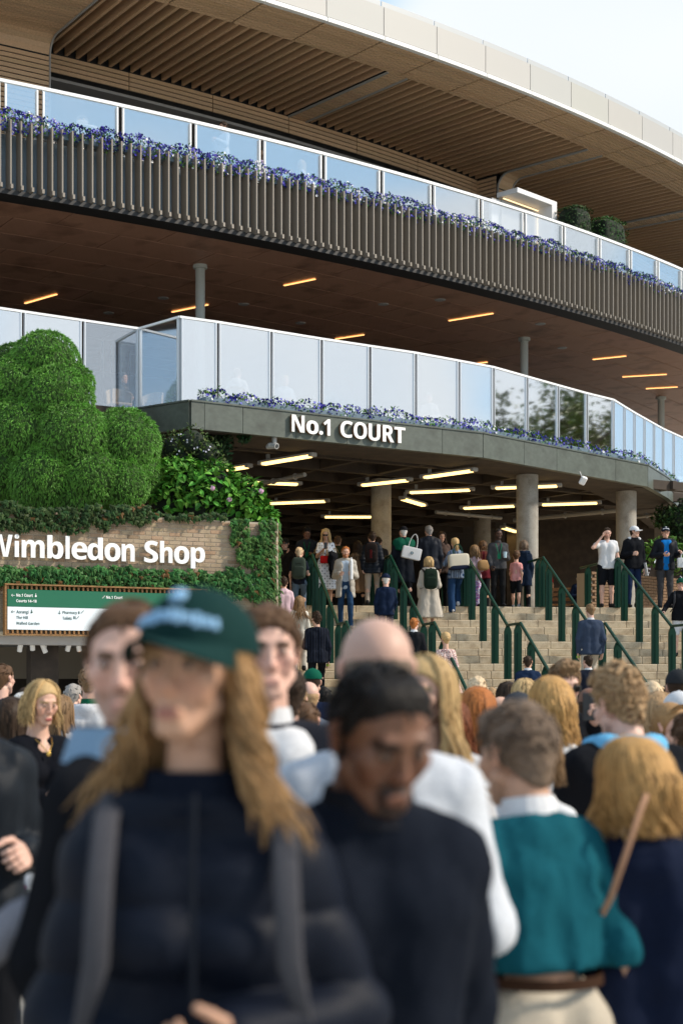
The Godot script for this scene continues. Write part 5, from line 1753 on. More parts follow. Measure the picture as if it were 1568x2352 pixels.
func tufts(g: G, n: int, l0: float, l1: float, wild: bool) -> void: # strands lying over the scalp
	var big := n < 80
	var R3 := V(0.0845, 0.094, 0.1045)
	for k in n * (4 if not big else 2):
		var d := ball()
		var q := V(0, 0.034, -0.014) + d * R3
		if -0.66 * q.y + 0.75 * q.z > -0.004 or q.y < -0.02: continue
		var f := V(0.25, -0.35, 0.3 if wild else -0.35) + ball() * (0.8 if wild else 0.3)
		f = (f - d * f.dot(d)).normalized()
		var l := rr(l0, l1) * 1.3
		var lift := rr(0.0, 0.012 if wild else 0.004)
		var p := []
		for e in [-0.5, 0.0, 0.5, 1.0]: p.append(V(0, 0.034, -0.014) + (d + f * (e * l / 0.1)).normalized() * (R3 + Vector3.ONE * lift * (0.3 + 0.7 * e)))
		g.col = Color.WHITE * (rr(0.45, 0.8) if rr(0, 1) < 0.35 else rr(0.85, 1.4))
		var w := 0.0085 if big else 0.0048
		g.tube(p, [w * 0.6, w, w * 0.9, 0.0016], 4 if big else 5, 0.6, Vector3.ZERO, false)
	g.col = Color.WHITE
func lock(g: G, a: float, l: float, wave: float, rough: float, m: int, rad: float, top: float, flare: float) -> void: # one lock from the parting round the skull and down
	var p := []; var r := []
	var ph := rr(0, 6)
	var lay := rr(0.98, 1.10) if top > 1.0 else rr(0.9, 1.03)
	var s := signf(a)
	var back := smoothstep(1.2, 2.6, absf(a))
	for q in m:
		var u := float(q) / (m - 1)
		var e := u * (l + 0.2) # length along
		var x: Vector3
		if e < 0.19:
			var w := e / 0.19 # over the skull
			var el := lerpf(top, -0.15, w)
			x = V(0.0, 0.034, -0.012) + V(sin(a) * cos(el) * 0.088, sin(el) * 0.1, cos(a) * cos(el) * 0.11 + 0.02 * (1.0 - w)) * lay
		else:
			var dn := e - 0.19
			var out := 1.0 - 0.25 * smoothstep(0.02, 0.12, dn) * back + wave * 1.5
			x = V(0.0, 0.02 - dn, -0.012) + V(sin(a) * 0.088 * out, 0, cos(a) * 0.11 * out - 0.01 * back) * lay
			x += V(sin(a), 0, cos(a) * 0.5) * dn * dn * flare
			x += V(sin(dn * 34.0 + ph) * (0.008 + absf(wave) * 0.3), 0, cos(dn * 31.0 + ph) * (0.008 + absf(wave) * 0.3)) * minf(1.0, dn * 9.0)
		x += ball() * rough * 0.1
		p.append(x); r.append(rad * (0.55 + 0.6 * sin(PI * minf(u * 0.9 + 0.1, 1.0))) * (0.35 if q == m - 1 else 1.0))
	g.col = Color.WHITE * (rr(0.4, 0.75) if rr(0, 1) < 0.35 else rr(0.85, 1.45))
	g.tube(p, r, 5, 0.55, Vector3.ZERO, false)
	g.col = Color.WHITE
func cap_of() -> Array: # [crown, brim] of a peaked cap
	if bits.has("cap"): return bits.cap
	var g := G.new()
	var c := V(0, 0.042, -0.012)
	var n := 28
	for a in 7:
		for k in n:
			var q := []
			for e in [[a, k], [a, k + 1], [a + 1, k + 1], [a + 1, k]]:
				var la: float = -0.12 + (PI / 2 + 0.12) * e[0] / 7.0
				var lo: float = TAU * e[1] / n
				q.append(c + V(0.087 * cos(la) * cos(lo), 0.086 * sin(la) + 0.006 * cos(lo * 6.0) * 0.2, -0.108 * cos(la) * sin(lo)))
			g.quad(q[0], q[1], q[2], q[3])
	smooth(g, c)
	g.sup(c + V(0, 0.086, 0), V(0.009, 0.005, 0.009), Basis.IDENTITY, 1, 1, 10, 6)
	var b := G.new()
	for s in 2:
		for k in 14:
			for j in 3:
				var q := []
				for e in [[j, k], [j, k + 1], [j + 1, k + 1], [j + 1, k]]:
					var lo: float = lerpf(-1.15, 1.15, e[1] / 14.0)
					var u: float = e[0] / 3.0
					var rad := 1.0 + u * 0.75 * cos(lo * 1.2)
					q.append(V(sin(lo) * 0.089 * (1.0 + 0.06 * u), 0.038 - 0.030 * absf(sin(lo)) * u - 0.004 * u - s * 0.004, 0.105 * cos(lo) * rad - 0.008))
				if s == 0: b.quad(q[3], q[2], q[1], q[0]) if (q[1] - q[0]).cross(q[3] - q[0]).y < 0 else b.quad(q[0], q[1], q[2], q[3])
				else: b.quad(q[0], q[1], q[2], q[3]) if (q[1] - q[0]).cross(q[3] - q[0]).y < 0 else b.quad(q[3], q[2], q[1], q[0])
	bits.cap = [g, b]
	return bits.cap
func smooth(g: G, c: Vector3) -> void:
	for k in g.v.size(): g.n[k] = ((g.v[k] - c) * V(1, 0.9, 0.8)).normalized()
func hand_of(kind: String, fine: bool) -> G: # hangs along -y from the wrist; thumb towards +z, palm towards -x
	var key := "hand%s%s" % [kind, fine]
	if bits.has(key): return bits[key]
	var pr := [[V(0, 0.03, 0), V(0, -0.02, 0), 0.026, 0.03, V(0.75, 1, 1)], [V(0, -0.03, -0.018), V(0, -0.085, -0.026), 0.022, 0.016, V(0.7, 1, 1)], [V(0, -0.03, 0.016), V(0, -0.085, 0.026), 0.022, 0.016, V(0.7, 1, 1)], [V(0, -0.03, 0), V(0, -0.085, 0), 0.022, 0.016, V(0.7, 1, 1)]]
	var curl := 1.25 if kind == "fist" else 0.75 if kind == "hold" else 0.3
	var z := [0.030, 0.010, -0.010, -0.028]
	var l := [0.072, 0.080, 0.074, 0.058]
	for f in 4:
		var p := V(0, -0.088, z[f])
		var a := curl * 0.45
		for s in 3:
			var d := V(-sin(a), -cos(a), (0.06 * (1.5 - f)) * (1.0 - curl * 0.5))
			var q: Vector3 = p + d * l[f] * [0.45, 0.32, 0.25][s]
			pr.append([p, q, 0.0095 - s * 0.0008, 0.0090 - s * 0.001])
			p = q
			a += curl
	var tp := V(-0.004, -0.03, 0.03)
	for s in 3:
		var d := [V(-0.25, -0.65, 0.7), V(-0.45 - curl * 0.3, -0.85, 0.25), V(-0.6 - curl * 0.4, -0.75, -0.1)][s] as Vector3
		var q: Vector3 = tp + d.normalized() * [0.038, 0.03, 0.026][s]
		pr.append([tp, q, 0.0125 - s * 0.0012, 0.0112 - s * 0.0013])
		tp = q
	bits[key] = net(pr, 0.0042 if fine else 0.0075, 0.006)
	return bits[key]
func shoe_of() -> G:
	if bits.has("shoe"): return bits.shoe
	var g := net([[V(0, 0.045, -0.05), V(0, 0.035, 0.14), 0.042, 0.036, V(1, 0.9, 1)], [V(0, 0.07, -0.045), V(0, 0.05, 0.05), 0.042, 0.036], [V(0, 0.1, -0.045), V(0, 0.06, -0.05), 0.04, 0.04]], 0.012, 0.02, [[V(0, -1, 0), -0.004], [V(0, 1, 0), 0.115]])
	for k in g.v.size():
		if g.v[k].y < 0.022: g.c[k] = Color(1.6, 1.6, 1.6)
	bits.shoe = g
	return g

func cloth(called: String, c: Color, rough := 0.85, d := {}) -> StandardMaterial3D:
	var key := "%s%.3f%.3f%.3f%.2f" % [called, c.r, c.g, c.b, rough]
	if mats.has(key): return mats[key]
	var o := {spec = 0.16, tex = ntex("cloth", 0.09, 0.82, 1.0, 3), ts = V(4, 4, 4)}
	o.merge(d, true)
	return mat(key, c.linear_to_srgb(), rough, o)
func pattern(kind: String) -> Texture2D:
	if texs.has("p" + kind): return texs["p" + kind]
	var im := Image.create(64, 64, false, Image.FORMAT_RGB8)
	match kind:
		"dots":
			im.fill(Color(0.92, 0.93, 0.95))
			for y in 64:
				for x in 64:
					for q in [[16, 16], [48, 48]]:
						if Vector2(x - q[0], y - q[1]).length() < 8.0: im.set_pixel(x, y, Color(0.10, 0.13, 0.25))
		"floral":
			var f := FastNoiseLite.new()
			f.frequency = 0.09
			for y in 64:
				for x in 64:
					var v := f.get_noise_2d(x, y); var w := f.get_noise_2d(x + 200, y)
					im.set_pixel(x, y, Color(0.80, 0.66, 0.62).lerp(Color(0.42, 0.30, 0.36), smoothstep(0.05, 0.2, v)).lerp(Color(0.93, 0.88, 0.85), smoothstep(0.1, 0.3, w)))
		"stripe":
			for y in 64:
				pass
			im.fill(Color(0.5, 0.5, 0.5))
			for x in 64:
				if x % 16 < 2: im.fill_rect(Rect2i(x, 0, 1, 64), Color.WHITE)
		"bloom":
			var f := FastNoiseLite.new()
			f.frequency = 0.06
			for y in 64:
				for x in 64: im.set_pixel(x, y, Color(0.86, 0.86, 0.92).lerp(Color(0.3, 0.35, 0.75), smoothstep(0.0, 0.25, f.get_noise_2d(x, y))).lerp(Color(0.75, 0.35, 0.6), smoothstep(0.1, 0.3, f.get_noise_2d(x + 90, y + 40))))
		"zebra":
			for y in 64:
				for x in 64: im.set_pixel(x, y, Color(0.0, 0.75, 0.62) if sin(x * 0.55 + 2.4 * sin(y * 0.3)) > -0.2 else Color(0.02, 0.03, 0.05))
	texs["p" + kind] = ImageTexture.create_from_image(im)
	return texs["p" + kind]

const ARMS := {down = [0.055, -0.285, -0.03, 0.06, -0.53, 0.04, "open"], swing = [0.05, -0.27, -0.10, 0.055, -0.49, -0.09, "fist"], fwd = [0.05, -0.27, 0.07, 0.03, -0.46, 0.2, "fist"], bent = [0.06, -0.28, -0.05, -0.01, -0.25, 0.2, "hold"], belly = [0.10, -0.26, -0.01, -0.07, -0.26, 0.18, "hold"], read = [0.07, -0.28, 0.0, -0.07, -0.345, 0.22, "hold"], phone = [0.05, -0.27, 0.05, -0.06, -0.13, 0.25, "hold"], high = [0.10, -0.19, 0.17, -0.03, 0.04, 0.30, "hold"], brow = [0.16, -0.10, 0.17, 0.0, 0.10, 0.16, "open"], strap = [0.10, -0.24, 0.04, -0.03, -0.06, 0.15, "fist"], rail = [0.15, -0.24, 0.04, 0.24, -0.36, 0.20, "hold"], pocket = [0.12, -0.27, -0.05, 0.02, -0.47, 0.06, "fist"], akimbo = [0.17, -0.25, -0.10, 0.10, -0.42, 0.08, "fist"], box = [0.06, -0.26, -0.08, 0.0, -0.36, 0.10, "fist"], bag = [0.08, -0.26, 0.0, 0.10, -0.22, 0.22, "fist"], mouth = [0.06, -0.24, 0.12, -0.1, 0.0, 0.22, "hold"]}
var last := {} # places on the person built last, for what it carries
func person(d: Dictionary) -> Node3D:
	var at: Vector3
	if d.has("step"): at = on_step(d.x, d.step, d.get("back", 0.15))
	else:
		at = P(d.x, 1590, d.z)
		at.y = d.get("f", 0.0)
	var z := -at.z
	var lean: float = deg_to_rad(d.get("lean", float(absi((d.l as String).hash()) / 3 % 5) * 1.2 if d.has("step") else 0.0))
	var H: float = d.h if d.has("h") else (EYE - (d.y - 1590.0) / F * z - at.y - d.get("hat", 0.018) - d.get("nk", 0.0)) / (0.52 + 0.48 * cos(lean))
	var sex: String = d.get("sex", "m")
	var m := sex == "m"
	var s := H / 1.752
	var near := z < 8.9
	var lot: int = absi((d.l as String).hash())
	var usual: Array = [["down", "swing"], ["bent", "down"], ["swing", "fwd"], ["pocket", "bent"], ["down", "bent"], ["fwd", "down"]][lot % 6]
	var cell: float = d.get("cell", 0.0165 if z < 5.2 else clampf(z * 0.0021, 0.0165, 0.025))
	var o := thing("person", d.l, "person", at, deg_to_rad(d.get("yaw", 0.0)))
	var wd: float = d.get("w", 1.0)
	# --- joints
	var hipy := 0.9 * s
	if d.get("lg", "stand") == "sit": hipy = 0.48
	var drop := 0.9 * s - hipy
	var tilt := Basis(Vector3.RIGHT, lean)
	var up := func(v: Vector3) -> Vector3: return V(0, hipy, 0) + tilt * (V(v.x, v.y - 0.022 * clampf((v.y - 1.2) / 0.25, 0.0, 1.0), v.z) * s - V(0, 0.9 * s, 0))
	var sh := 0.150 * wd if m else 0.128 * wd
	var neck: Vector3 = up.call(V(0, 1.455, -0.01))
	var tops := {}
	var SH := []; var EL := []; var WR := []; var hk := []
	for e in 2: # 0: the person's right (-x), 1: the left
		var q: float = -1.0 if e == 0 else 1.0
		var a: Array = ARMS[d.get("ar" if e == 0 else "al", usual[e])]
		SH.append(up.call(V(sh * q, 1.385, -0.01)))
		EL.append(SH[e] + V(a[0] * q * 0.9 + 0.02 * q, a[1], a[2]) * s)
		WR.append(SH[e] + V(a[3] * q, a[4], a[5]) * s)
		hk.append(a[6])
	var HP := []; var KN := []; var AN := []
	for e in 2:
		var q: float = -1.0 if e == 0 else 1.0
		var lp: Array = {stand = [0, 0, 0.0, 0], walk = [0.1 * q, 0, 0.02 - 0.16 * q * -1.0, 0], step = [0.22 if e == 0 else 0.02, 0.13 if e == 0 else 0.0, 0.2 if e == 0 else -0.06, 0.17 if e == 0 else 0.0], down = [0.10 if e == 1 else -0.02, 0.0, 0.14 if e == 1 else -0.08, -0.08 if e == 1 else 0.0], sit = [0.4, 0, 0.38, 0]}[d.get("lg", "stand" if not d.has("step") or absf(d.get("yaw", 0.0)) < 90.0 else ["stand", "walk"][lot / 5 % 2] if d.step == 0 else ["step", "stand", "step"][lot / 5 % 3])]
		HP.append(V(0.088 * q * s * wd, hipy - 0.02 * s, 0))
		KN.append(V(0.1 * q * s, (0.49 + lp[1]) * s if drop == 0.0 else hipy, lp[0] * s + 0.02))
		AN.append(V(0.105 * q * s, (0.075 + lp[3]) * s, lp[2] * s))
	# --- body: trunk, limbs, neck, then head and hands on finer grids of their own
	var skin: Color = SKIN[d.get("sk", 0)]
	var hc: Color = HAIR[d.get("hc", "brown")]
	var top: Array = d.get("top", ["sweater", Color(0.1, 0.1, 0.1)])
	var bot: Array = d.get("bot", ["trousers", Color(0.03, 0.03, 0.04)])
	var bare: bool = top[0] in ["tee", "dress"] or bot[0] in ["shorts", "skirt"] or (top[0] == "coat" and bot[0] == "none")
	var pr := [[up.call(V(0, 1.0, 0)), up.call(V(0, 1.34, 0)), 0.10 * s, 0.105 * s, V(1, 1, 0.8)], [neck - V(0, 0.03, 0), neck + V(0, 0.09, 0.012), 0.056, 0.05], [up.call(V(-sh * 0.6, 1.38, 0)), up.call(V(sh * 0.6, 1.38, 0)), 0.055 * s, 0.055 * s]]
	for e in 2:
		pr.append([SH[e], EL[e], 0.046 * s, 0.037 * s]); pr.append([EL[e], WR[e], 0.037 * s, 0.025 * s])
		pr.append([HP[e], KN[e], 0.078 * s, 0.052 * s]); pr.append([KN[e], KN[e].lerp(AN[e], 0.35) - V(0, 0, 0.012), 0.05 * s, 0.052 * s]); pr.append([KN[e].lerp(AN[e], 0.35) - V(0, 0, 0.012), AN[e], 0.05 * s, 0.036 * s])
	var g := net(pr, clampf(cell * 1.2, 0.016, 0.024) if bare else 0.034, 0.03)
	for k in g.v.size(): g.c[k] = skin
	var hs: float = (1.0 if m else 0.955) * d.get("hs", 1.0)
	var turn := tilt * Basis(Vector3.UP, deg_to_rad(d.get("hy", float(lot / 7 % 30) - 15.0))) * Basis(Vector3.RIGHT, deg_to_rad(d.get("hp", 0.0)) - lean * 0.7) * Basis(Vector3.BACK, deg_to_rad(d.get("hr", 0.0)))
	var piv: Vector3 = neck + tilt * V(0, 0.092 + d.get("nk", 0.0), 0.0)
	var crown := V(0, 0.12 + 0.055, 0.02)
	var need: float = H + d.get("nk", 0.0) - drop - (piv.y + (turn * crown).y * hs) if not d.has("h") else 0.0
	piv += V(0, clampf(need, -0.05, 0.05) if lean == 0.0 else 0.02, 0)
	var hx := Transform3D(turn.scaled(Vector3.ONE * hs), piv + turn * V(0, 0.055, 0.02) * hs)
	var hd := head_of(sex, 0.0056 if near else 0.0100)
	var hg := G.new()
	hg.cat(hd[0])
	face(hg, hd[1], skin, hc, d.get("beard", 0.0), d.get("crop", 0.0), d.get("lip", 0.3 if m else 0.6), near)
	g.cat(hg, hx)
	var hands := []
	for e in 2:
		var q: float = -1.0 if e == 0 else 1.0
		var y: Vector3 = -(WR[e] - EL[e]).normalized()
		if hk[e] != "open" : y = (y + V(0, 0.12, 0)).normalized()
		var hint := V(-q * 0.35, 0.25, 1.0) if absf(y.z) < 0.75 else V(-q * 0.5, 1.0, 0.0)
		var x := y.cross(hint).normalized() # towards the back of the hand
		var zz := x.cross(y)
		if x.x * q < 0 and absf(y.y) > 0.5: pass
		var hb := Basis(x * (1.0 if e == 1 else -1.0), y, zz)
		var k := (1.0 if m else 0.88) * minf(s, 1.05)
		var ht := Transform3D(hb.scaled_local(V(k, k, k)), WR[e])
		var hgm := G.new()
		hgm.cat(hand_of(hk[e], near))
		for c in hgm.c.size(): hgm.c[c] = skin
		g.cat(hgm, ht)
		hands.append(WR[e] - y * 0.095)
	part("body", g, mat("skin", Color.WHITE, 0.5, {spec = 0.4}), o)
	# --- hair, cap, glasses
	var style: String = d.get("hair", "short")
	if style != "none": part("hair", hair_of(style if not d.has("cap") or style not in ["tidy", "short"] else "under", near), mat("hair%.3f%.3f" % [hc.r, hc.g], hc.linear_to_srgb(), 0.55, {spec = 0.25, back = hc.linear_to_srgb() * (0.3 if hc.r > 0.15 else 0.0)}), o, hx * Transform3D(Basis.from_scale(Vector3.ONE * d.get("hbig", 1.0)), Vector3.ZERO))
	if d.has("cap"):
		var c := cap_of()
		var cm := cloth("cap", d.cap, 0.8)
		var cx := hx * Transform3D(Basis.from_scale(Vector3.ONE * d.get("capbig", 1.05)), V(0, d.get("caplift", 0.008), 0))
		var cp := part("cap", c[0], cm, o, cx)
		part("brim", c[1], cm if not d.has("brim") else cloth("cap", d.brim, 0.8), cp)
		if d.has("badge"):
			var bg := G.new()
			for k in 11:
				var lo := -0.75 + k * 0.15
				bg.box(V(sin(lo) * 0.088, 0.075 - absf(lo) * 0.012, 0.1 * cos(lo) - 0.01), V(0.011, rr(0.016, 0.024), 0.006), Basis(Vector3.UP, lo) * Basis(Vector3.RIGHT, -0.4), 0.002)
			bg.sup(V(0, 0.106, 0.068), V(0.014, 0.013, 0.006), Basis(Vector3.RIGHT, -0.7), 0.8, 0.8, 10, 6)
			part("emblem", bg, cloth("badge", d.badge, 0.6), cp)
	if d.has("glasses"):
		g = G.new()
		for q: float in [-1.0, 1.0]:
			g.sup(V(0.032 * q, 0.004, 0.1), V(0.028, 0.019, 0.005), Basis(Vector3.UP, 0.15 * q), 0.5, 0.5, 14, 8)
			g.bar(V(0.058 * q, 0.012, 0.094), V(0.08 * q, 0.01, -0.01), 0.004, 0.008)
		g.bar(V(-0.01, 0.01, 0.106), V(0.01, 0.01, 0.106), 0.005, 0.005)
		part("sunglasses", g, mat("shades", L(0.008, 0.008, 0.009), 0.12), o, hx * Transform3D(Basis.IDENTITY, V(0, 0.072, -0.02) if d.glasses == 2 else Vector3.ZERO))
	# --- clothes above the waist
	var kind: String = top[0]
	var t: float = {tee = 0.012, shirt = 0.014, sweater = 0.02, blazer = 0.02, jacket = 0.026, puffer = 0.034, coat = 0.03, dress = 0.012, hoodie = 0.03}[kind]
	var hem: float = d.get("hem", {tee = 0.84, shirt = 0.80, sweater = 0.84, blazer = 0.78, jacket = 0.80, puffer = 0.76, coat = 0.42, dress = 0.42, hoodie = 0.82}[kind])
	hem *= s
	if drop > 0.0: hem = hipy - 0.1
	var chest := (0.108 if m else 0.098) * wd
	var waist := (0.086 if m else 0.072) * wd
	if kind in ["coat", "puffer", "jacket", "hoodie", "blazer"]: waist = maxf(waist, (0.082 if kind != "coat" else 0.09) * wd)
	var fl: float = d.get("flare", 0.05 if hem < 0.6 * s else 0.008)
	pr = []
	for q: float in [-1.0, 1.0]:
		pr.append([up.call(V(0.062 * q * wd, 1.30, 0)), up.call(V(0.055 * q * wd, 1.08, 0)), (chest + t) * s, (waist + t) * s, V(1, 1, 0.92)])
		pr.append([up.call(V(0.055 * q * wd, 1.08, 0)), up.call(V(0.06 * q * wd, 0.95, 0)), (waist + t) * s, ((0.105 if m else 0.108) + t) * s, V(1, 1, 0.95)])
		if hem < 0.9 * s: pr.append([up.call(V(0.06 * q * wd, 0.95, 0)), V((0.065 + fl * 0.8) * q * s, hem - 0.02, 0), ((0.105 if m else 0.108) + t) * s, (0.108 + t + fl) * s, V(1, 1, 0.95)])
		pr.append([up.call(V(0.03 * q, 1.452, -0.014)), up.call(V(0.11 * q * wd, 1.405, -0.012)), (0.042 + t * 0.8) * s, (0.044 + t) * s])
		pr.append([up.call(V(0.045 * q, 1.435, -0.012)), up.call(V(sh * q, 1.38, -0.01)), (0.045 + t) * s, (0.05 + t) * s])
		if not m: pr.append([up.call(V(0.07 * q, 1.25, 0.07)), up.call(V(0.06 * q, 1.24, 0.075)), 0.055 * s + t * 0.6, 0.055 * s + t * 0.6])
	pr.append([up.call(V(-0.03, 1.415, -0.04)), up.call(V(0.03, 1.415, -0.04)), 0.055 + t, 0.055 + t])
	if kind in ["jacket", "puffer", "coat", "hoodie", "blazer", "shirt"]: pr.append([up.call(V(0, 1.43, -0.015)), up.call(V(0, 1.485 if kind != "puffer" else 1.5, -0.012)), 0.07 + t * 0.5, 0.066 + t * 0.5])
	var slv: float = d.get("sleeve", 0.5 if kind in ["tee", "dress"] else 2.0)
	for e in 2:
		if slv <= 1.0: pr.append([SH[e], (SH[e] as Vector3).lerp(EL[e], slv), (0.052 + t) * s, (0.05 + t * 1.4) * s])
		else:
			pr.append([SH[e], EL[e], (0.050 + t) * s, (0.040 + t * 0.85) * s])
			pr.append([EL[e], EL[e].lerp(WR[e], slv - 1.0), (0.040 + t * 0.85) * s, (0.030 + t * 0.75) * s])
	var cuts := [[V(0, -1, 0), -hem], [tilt * V(0, 1, 0.12), (tilt * V(0, 1, 0.12)).dot(up.call(V(0, {tee = 1.462, dress = 1.44, sweater = 1.468, blazer = 1.478}.get(kind, 1.505), 0)))]]
	for e in 2:
		if slv >= 2.0:
			var dr: Vector3 = (WR[e] - EL[e]).normalized()
	if d.has("open"): # worn open: a gap down the front
		pr.append([V(0, hem - 0.1, 0.17 * s), up.call(V(0, 1.40, 0.17)), d.open * 1.3, d.open * 0.75, V(1, 1, 1.7), -1])
	g = net(pr, cell, 0.026 * s, cuts, d.get("amp", 0.012 if kind == "puffer" else 0.011), 1 if kind == "puffer" else 2, d.get("freq", 30.0 if kind == "puffer" else 11.0))
	var tm: StandardMaterial3D
	if top.size() > 2: tm = cloth("c" + top[2], top[1], 0.85, {tex = pattern(top[2]), ts = V(1, 1, 1) * {dots = 9.0, floral = 4.0, stripe = 5.0, bloom = 4.0, zebra = 4.0}[top[2]]})
	else: tm = cloth("c" + ("shine" if kind == "puffer" or d.has("shine") else ""), top[1], 0.55 if kind == "puffer" or d.has("shine") else 0.9, {spec = 0.22} if kind == "puffer" or d.has("shine") else {})
	part(d.get("tname", kind if kind != "tee" else "shirt"), g, tm, o)
	if d.has("inner"):
		pr = []
		for q: float in [-1.0, 1.0]: pr.append([up.call(V(0.05 * q, 1.36, 0.0)), up.call(V(0.05 * q, 0.84, 0.0)), chest * s, (waist + 0.008) * s, V(1, 1, 0.98)])
		pr.append([up.call(V(0, 1.38, 0)), up.call(V(0, 1.46, 0)), 0.07, 0.06])
		part("inner_shirt", net(pr, cell, 0.03, [[V(0, -1, 0), -0.80 * s], [V(0, 1, 0.12), up.call(V(0, 1.475, 0)).y]], 0.008, 2, 12.0), cloth("c", d.inner), o)
	if d.has("collar"): # a shirt collar round the neck
		g = G.new()
		var n := 18
		for k in n:
			var q := []
			for e in [[k, 0], [k + 1, 0], [k + 1, 1], [k, 1]]:
				var a: float = TAU * e[0] / n + PI / 2
				var rd: float = (0.075 if e[1] == 0 else 0.063) * (d.get("cbig", 1.15 if kind in ["jacket", "puffer"] else 1.0))
				q.append(neck + tilt * V(cos(a) * rd, (0.0 if e[1] == 0 else 0.052 * minf(1.3, d.get("cbig", 1.0))) - 0.02 * sin(-a + PI) * float(sin(a) > 0) * 0.0 + 0.01, -0.01 - sin(a) * rd * 1.02 if false else -0.008 + sin(a) * rd))
			g.quad(q[0], q[3], q[2], q[1]) if (q[1] - q[0]).cross(q[3] - q[0]).dot(q[0] - neck) < 0 else g.quad(q[0], q[1], q[2], q[3])
		part("collar", g, cloth("c", d.collar), o)
	if d.has("hood"): # a hood lying on the back
		var hp := []
		for k in 6:
			var a := PI * (0.02 + 0.96 * k / 5.0)
			var b := PI * (0.02 + 0.96 * (k + 1) / 5.0)
			if k == 5: break
			hp.append([neck + tilt * V(cos(a) * 0.115, 0.02 - 0.015 * sin(a), -sin(a) * 0.11 + 0.03), neck + tilt * V(cos(b) * 0.115, 0.02 - 0.015 * sin(b), -sin(b) * 0.11 + 0.03), 0.045, 0.045])
		part("hood", net(hp, minf(cell, 0.016), 0.03, [], 0.012, 3, 12.0), cloth("c", d.hood), o)
	if d.has("shawl"): # a jumper laid over the shoulders
		pr = []
		for q: float in [-1.0, 1.0]:
			pr.append([up.call(V(0.05 * q, 1.44, -0.02)), up.call(V((sh + 0.01) * q, 1.38, -0.02)), 0.085, 0.095])
			pr.append([up.call(V(0.07 * q, 1.32, -0.03)), up.call(V(0.07 * q, 1.16, -0.04)), chest + 0.045, chest + 0.03])
		part("draped_jumper", net(pr, cell, 0.04, [[V(0.25, -1, 0), -1.16 * s], [V(0, 1, 0), 1.49 * s]], 0.016, 2, 14.0), cloth("c", d.shawl), o)
	# --- below the waist
	var bk: String = bot[0]
	if bk != "none":
		pr = []
		if bk == "skirt":
			for q: float in [-1.0, 1.0]: pr.append([V(0.05 * q, hipy + 0.08, 0), V(0.1 * q, 0.45 * s, 0), 0.1 * s, 0.14 * s])
			g = net(pr, cell, 0.04, [[V(0, -1, 0), -0.48 * s], [V(0, 1, 0), hipy + 0.12]], 0.012, 2, 16.0)
		else:
			var wide: float = d.get("wide", 0.0)
			for e in 2:
				var q: float = -1.0 if e == 0 else 1.0
				pr.append([V(0.06 * q * s * wd, hipy + 0.03 * s, 0), HP[e], 0.108 * s, 0.1 * s])
				if bk == "shorts": pr.append([HP[e], HP[e].lerp(KN[e], 0.88), 0.102 * s, 0.085 * s])
				else:
					pr.append([HP[e], KN[e], 0.094 * s, (0.066 + wide * 0.5) * s])
					pr.append([KN[e], AN[e] + V(0, -0.005, 0), (0.066 + wide * 0.5) * s, (0.053 + wide) * s])
			var low: float = minf(AN[0].y, AN[1].y) - 0.05
			g = net(pr, maxf(cell, 0.0 if d.has("step") else 0.032), 0.03, [[V(0, 1, 0), hipy + 0.13], [V(0, -1, 0), -low]], 0.012, 2, 13.0)
		part("shorts" if bk == "shorts" else "skirt" if bk == "skirt" else "trousers", g, cloth("c" + bot[2], bot[1], 0.85, {tex = pattern(bot[2]), ts = V(4, 4, 4)}) if bot.size() > 2 else cloth("c", bot[1]), o)
	if d.has("belt"):
		g = G.new()
		g.tube([V(0, hipy + 0.105, 0), V(0, hipy + 0.132, 0)], [0.140 * wd, 0.138 * wd], 28, 0.8, Vector3.ZERO, false)
		part("belt", g, cloth("c", d.belt), o)
	for e in 2:
		var ft := Basis(Vector3.UP, (-0.15 if e == 0 else 0.15)) * Basis(Vector3.RIGHT, 0.25 if AN[e].z < -0.05 and d.get("lg", "") == "step" else 0.0)
		part("shoe", shoe_of(), cloth("shoe", d.get("shoe", Color(0.02, 0.02, 0.022)), 0.6), o, Transform3D(ft.scaled_local(Vector3.ONE * s), AN[e] - V(0, 0.072, 0) * s))
	last = {o = o, x = o.transform, neck = neck, SH = SH, EL = EL, WR = WR, hands = hands, s = s, hx = hx, up = up, hip = hipy, wd = wd, z = z}
	return o

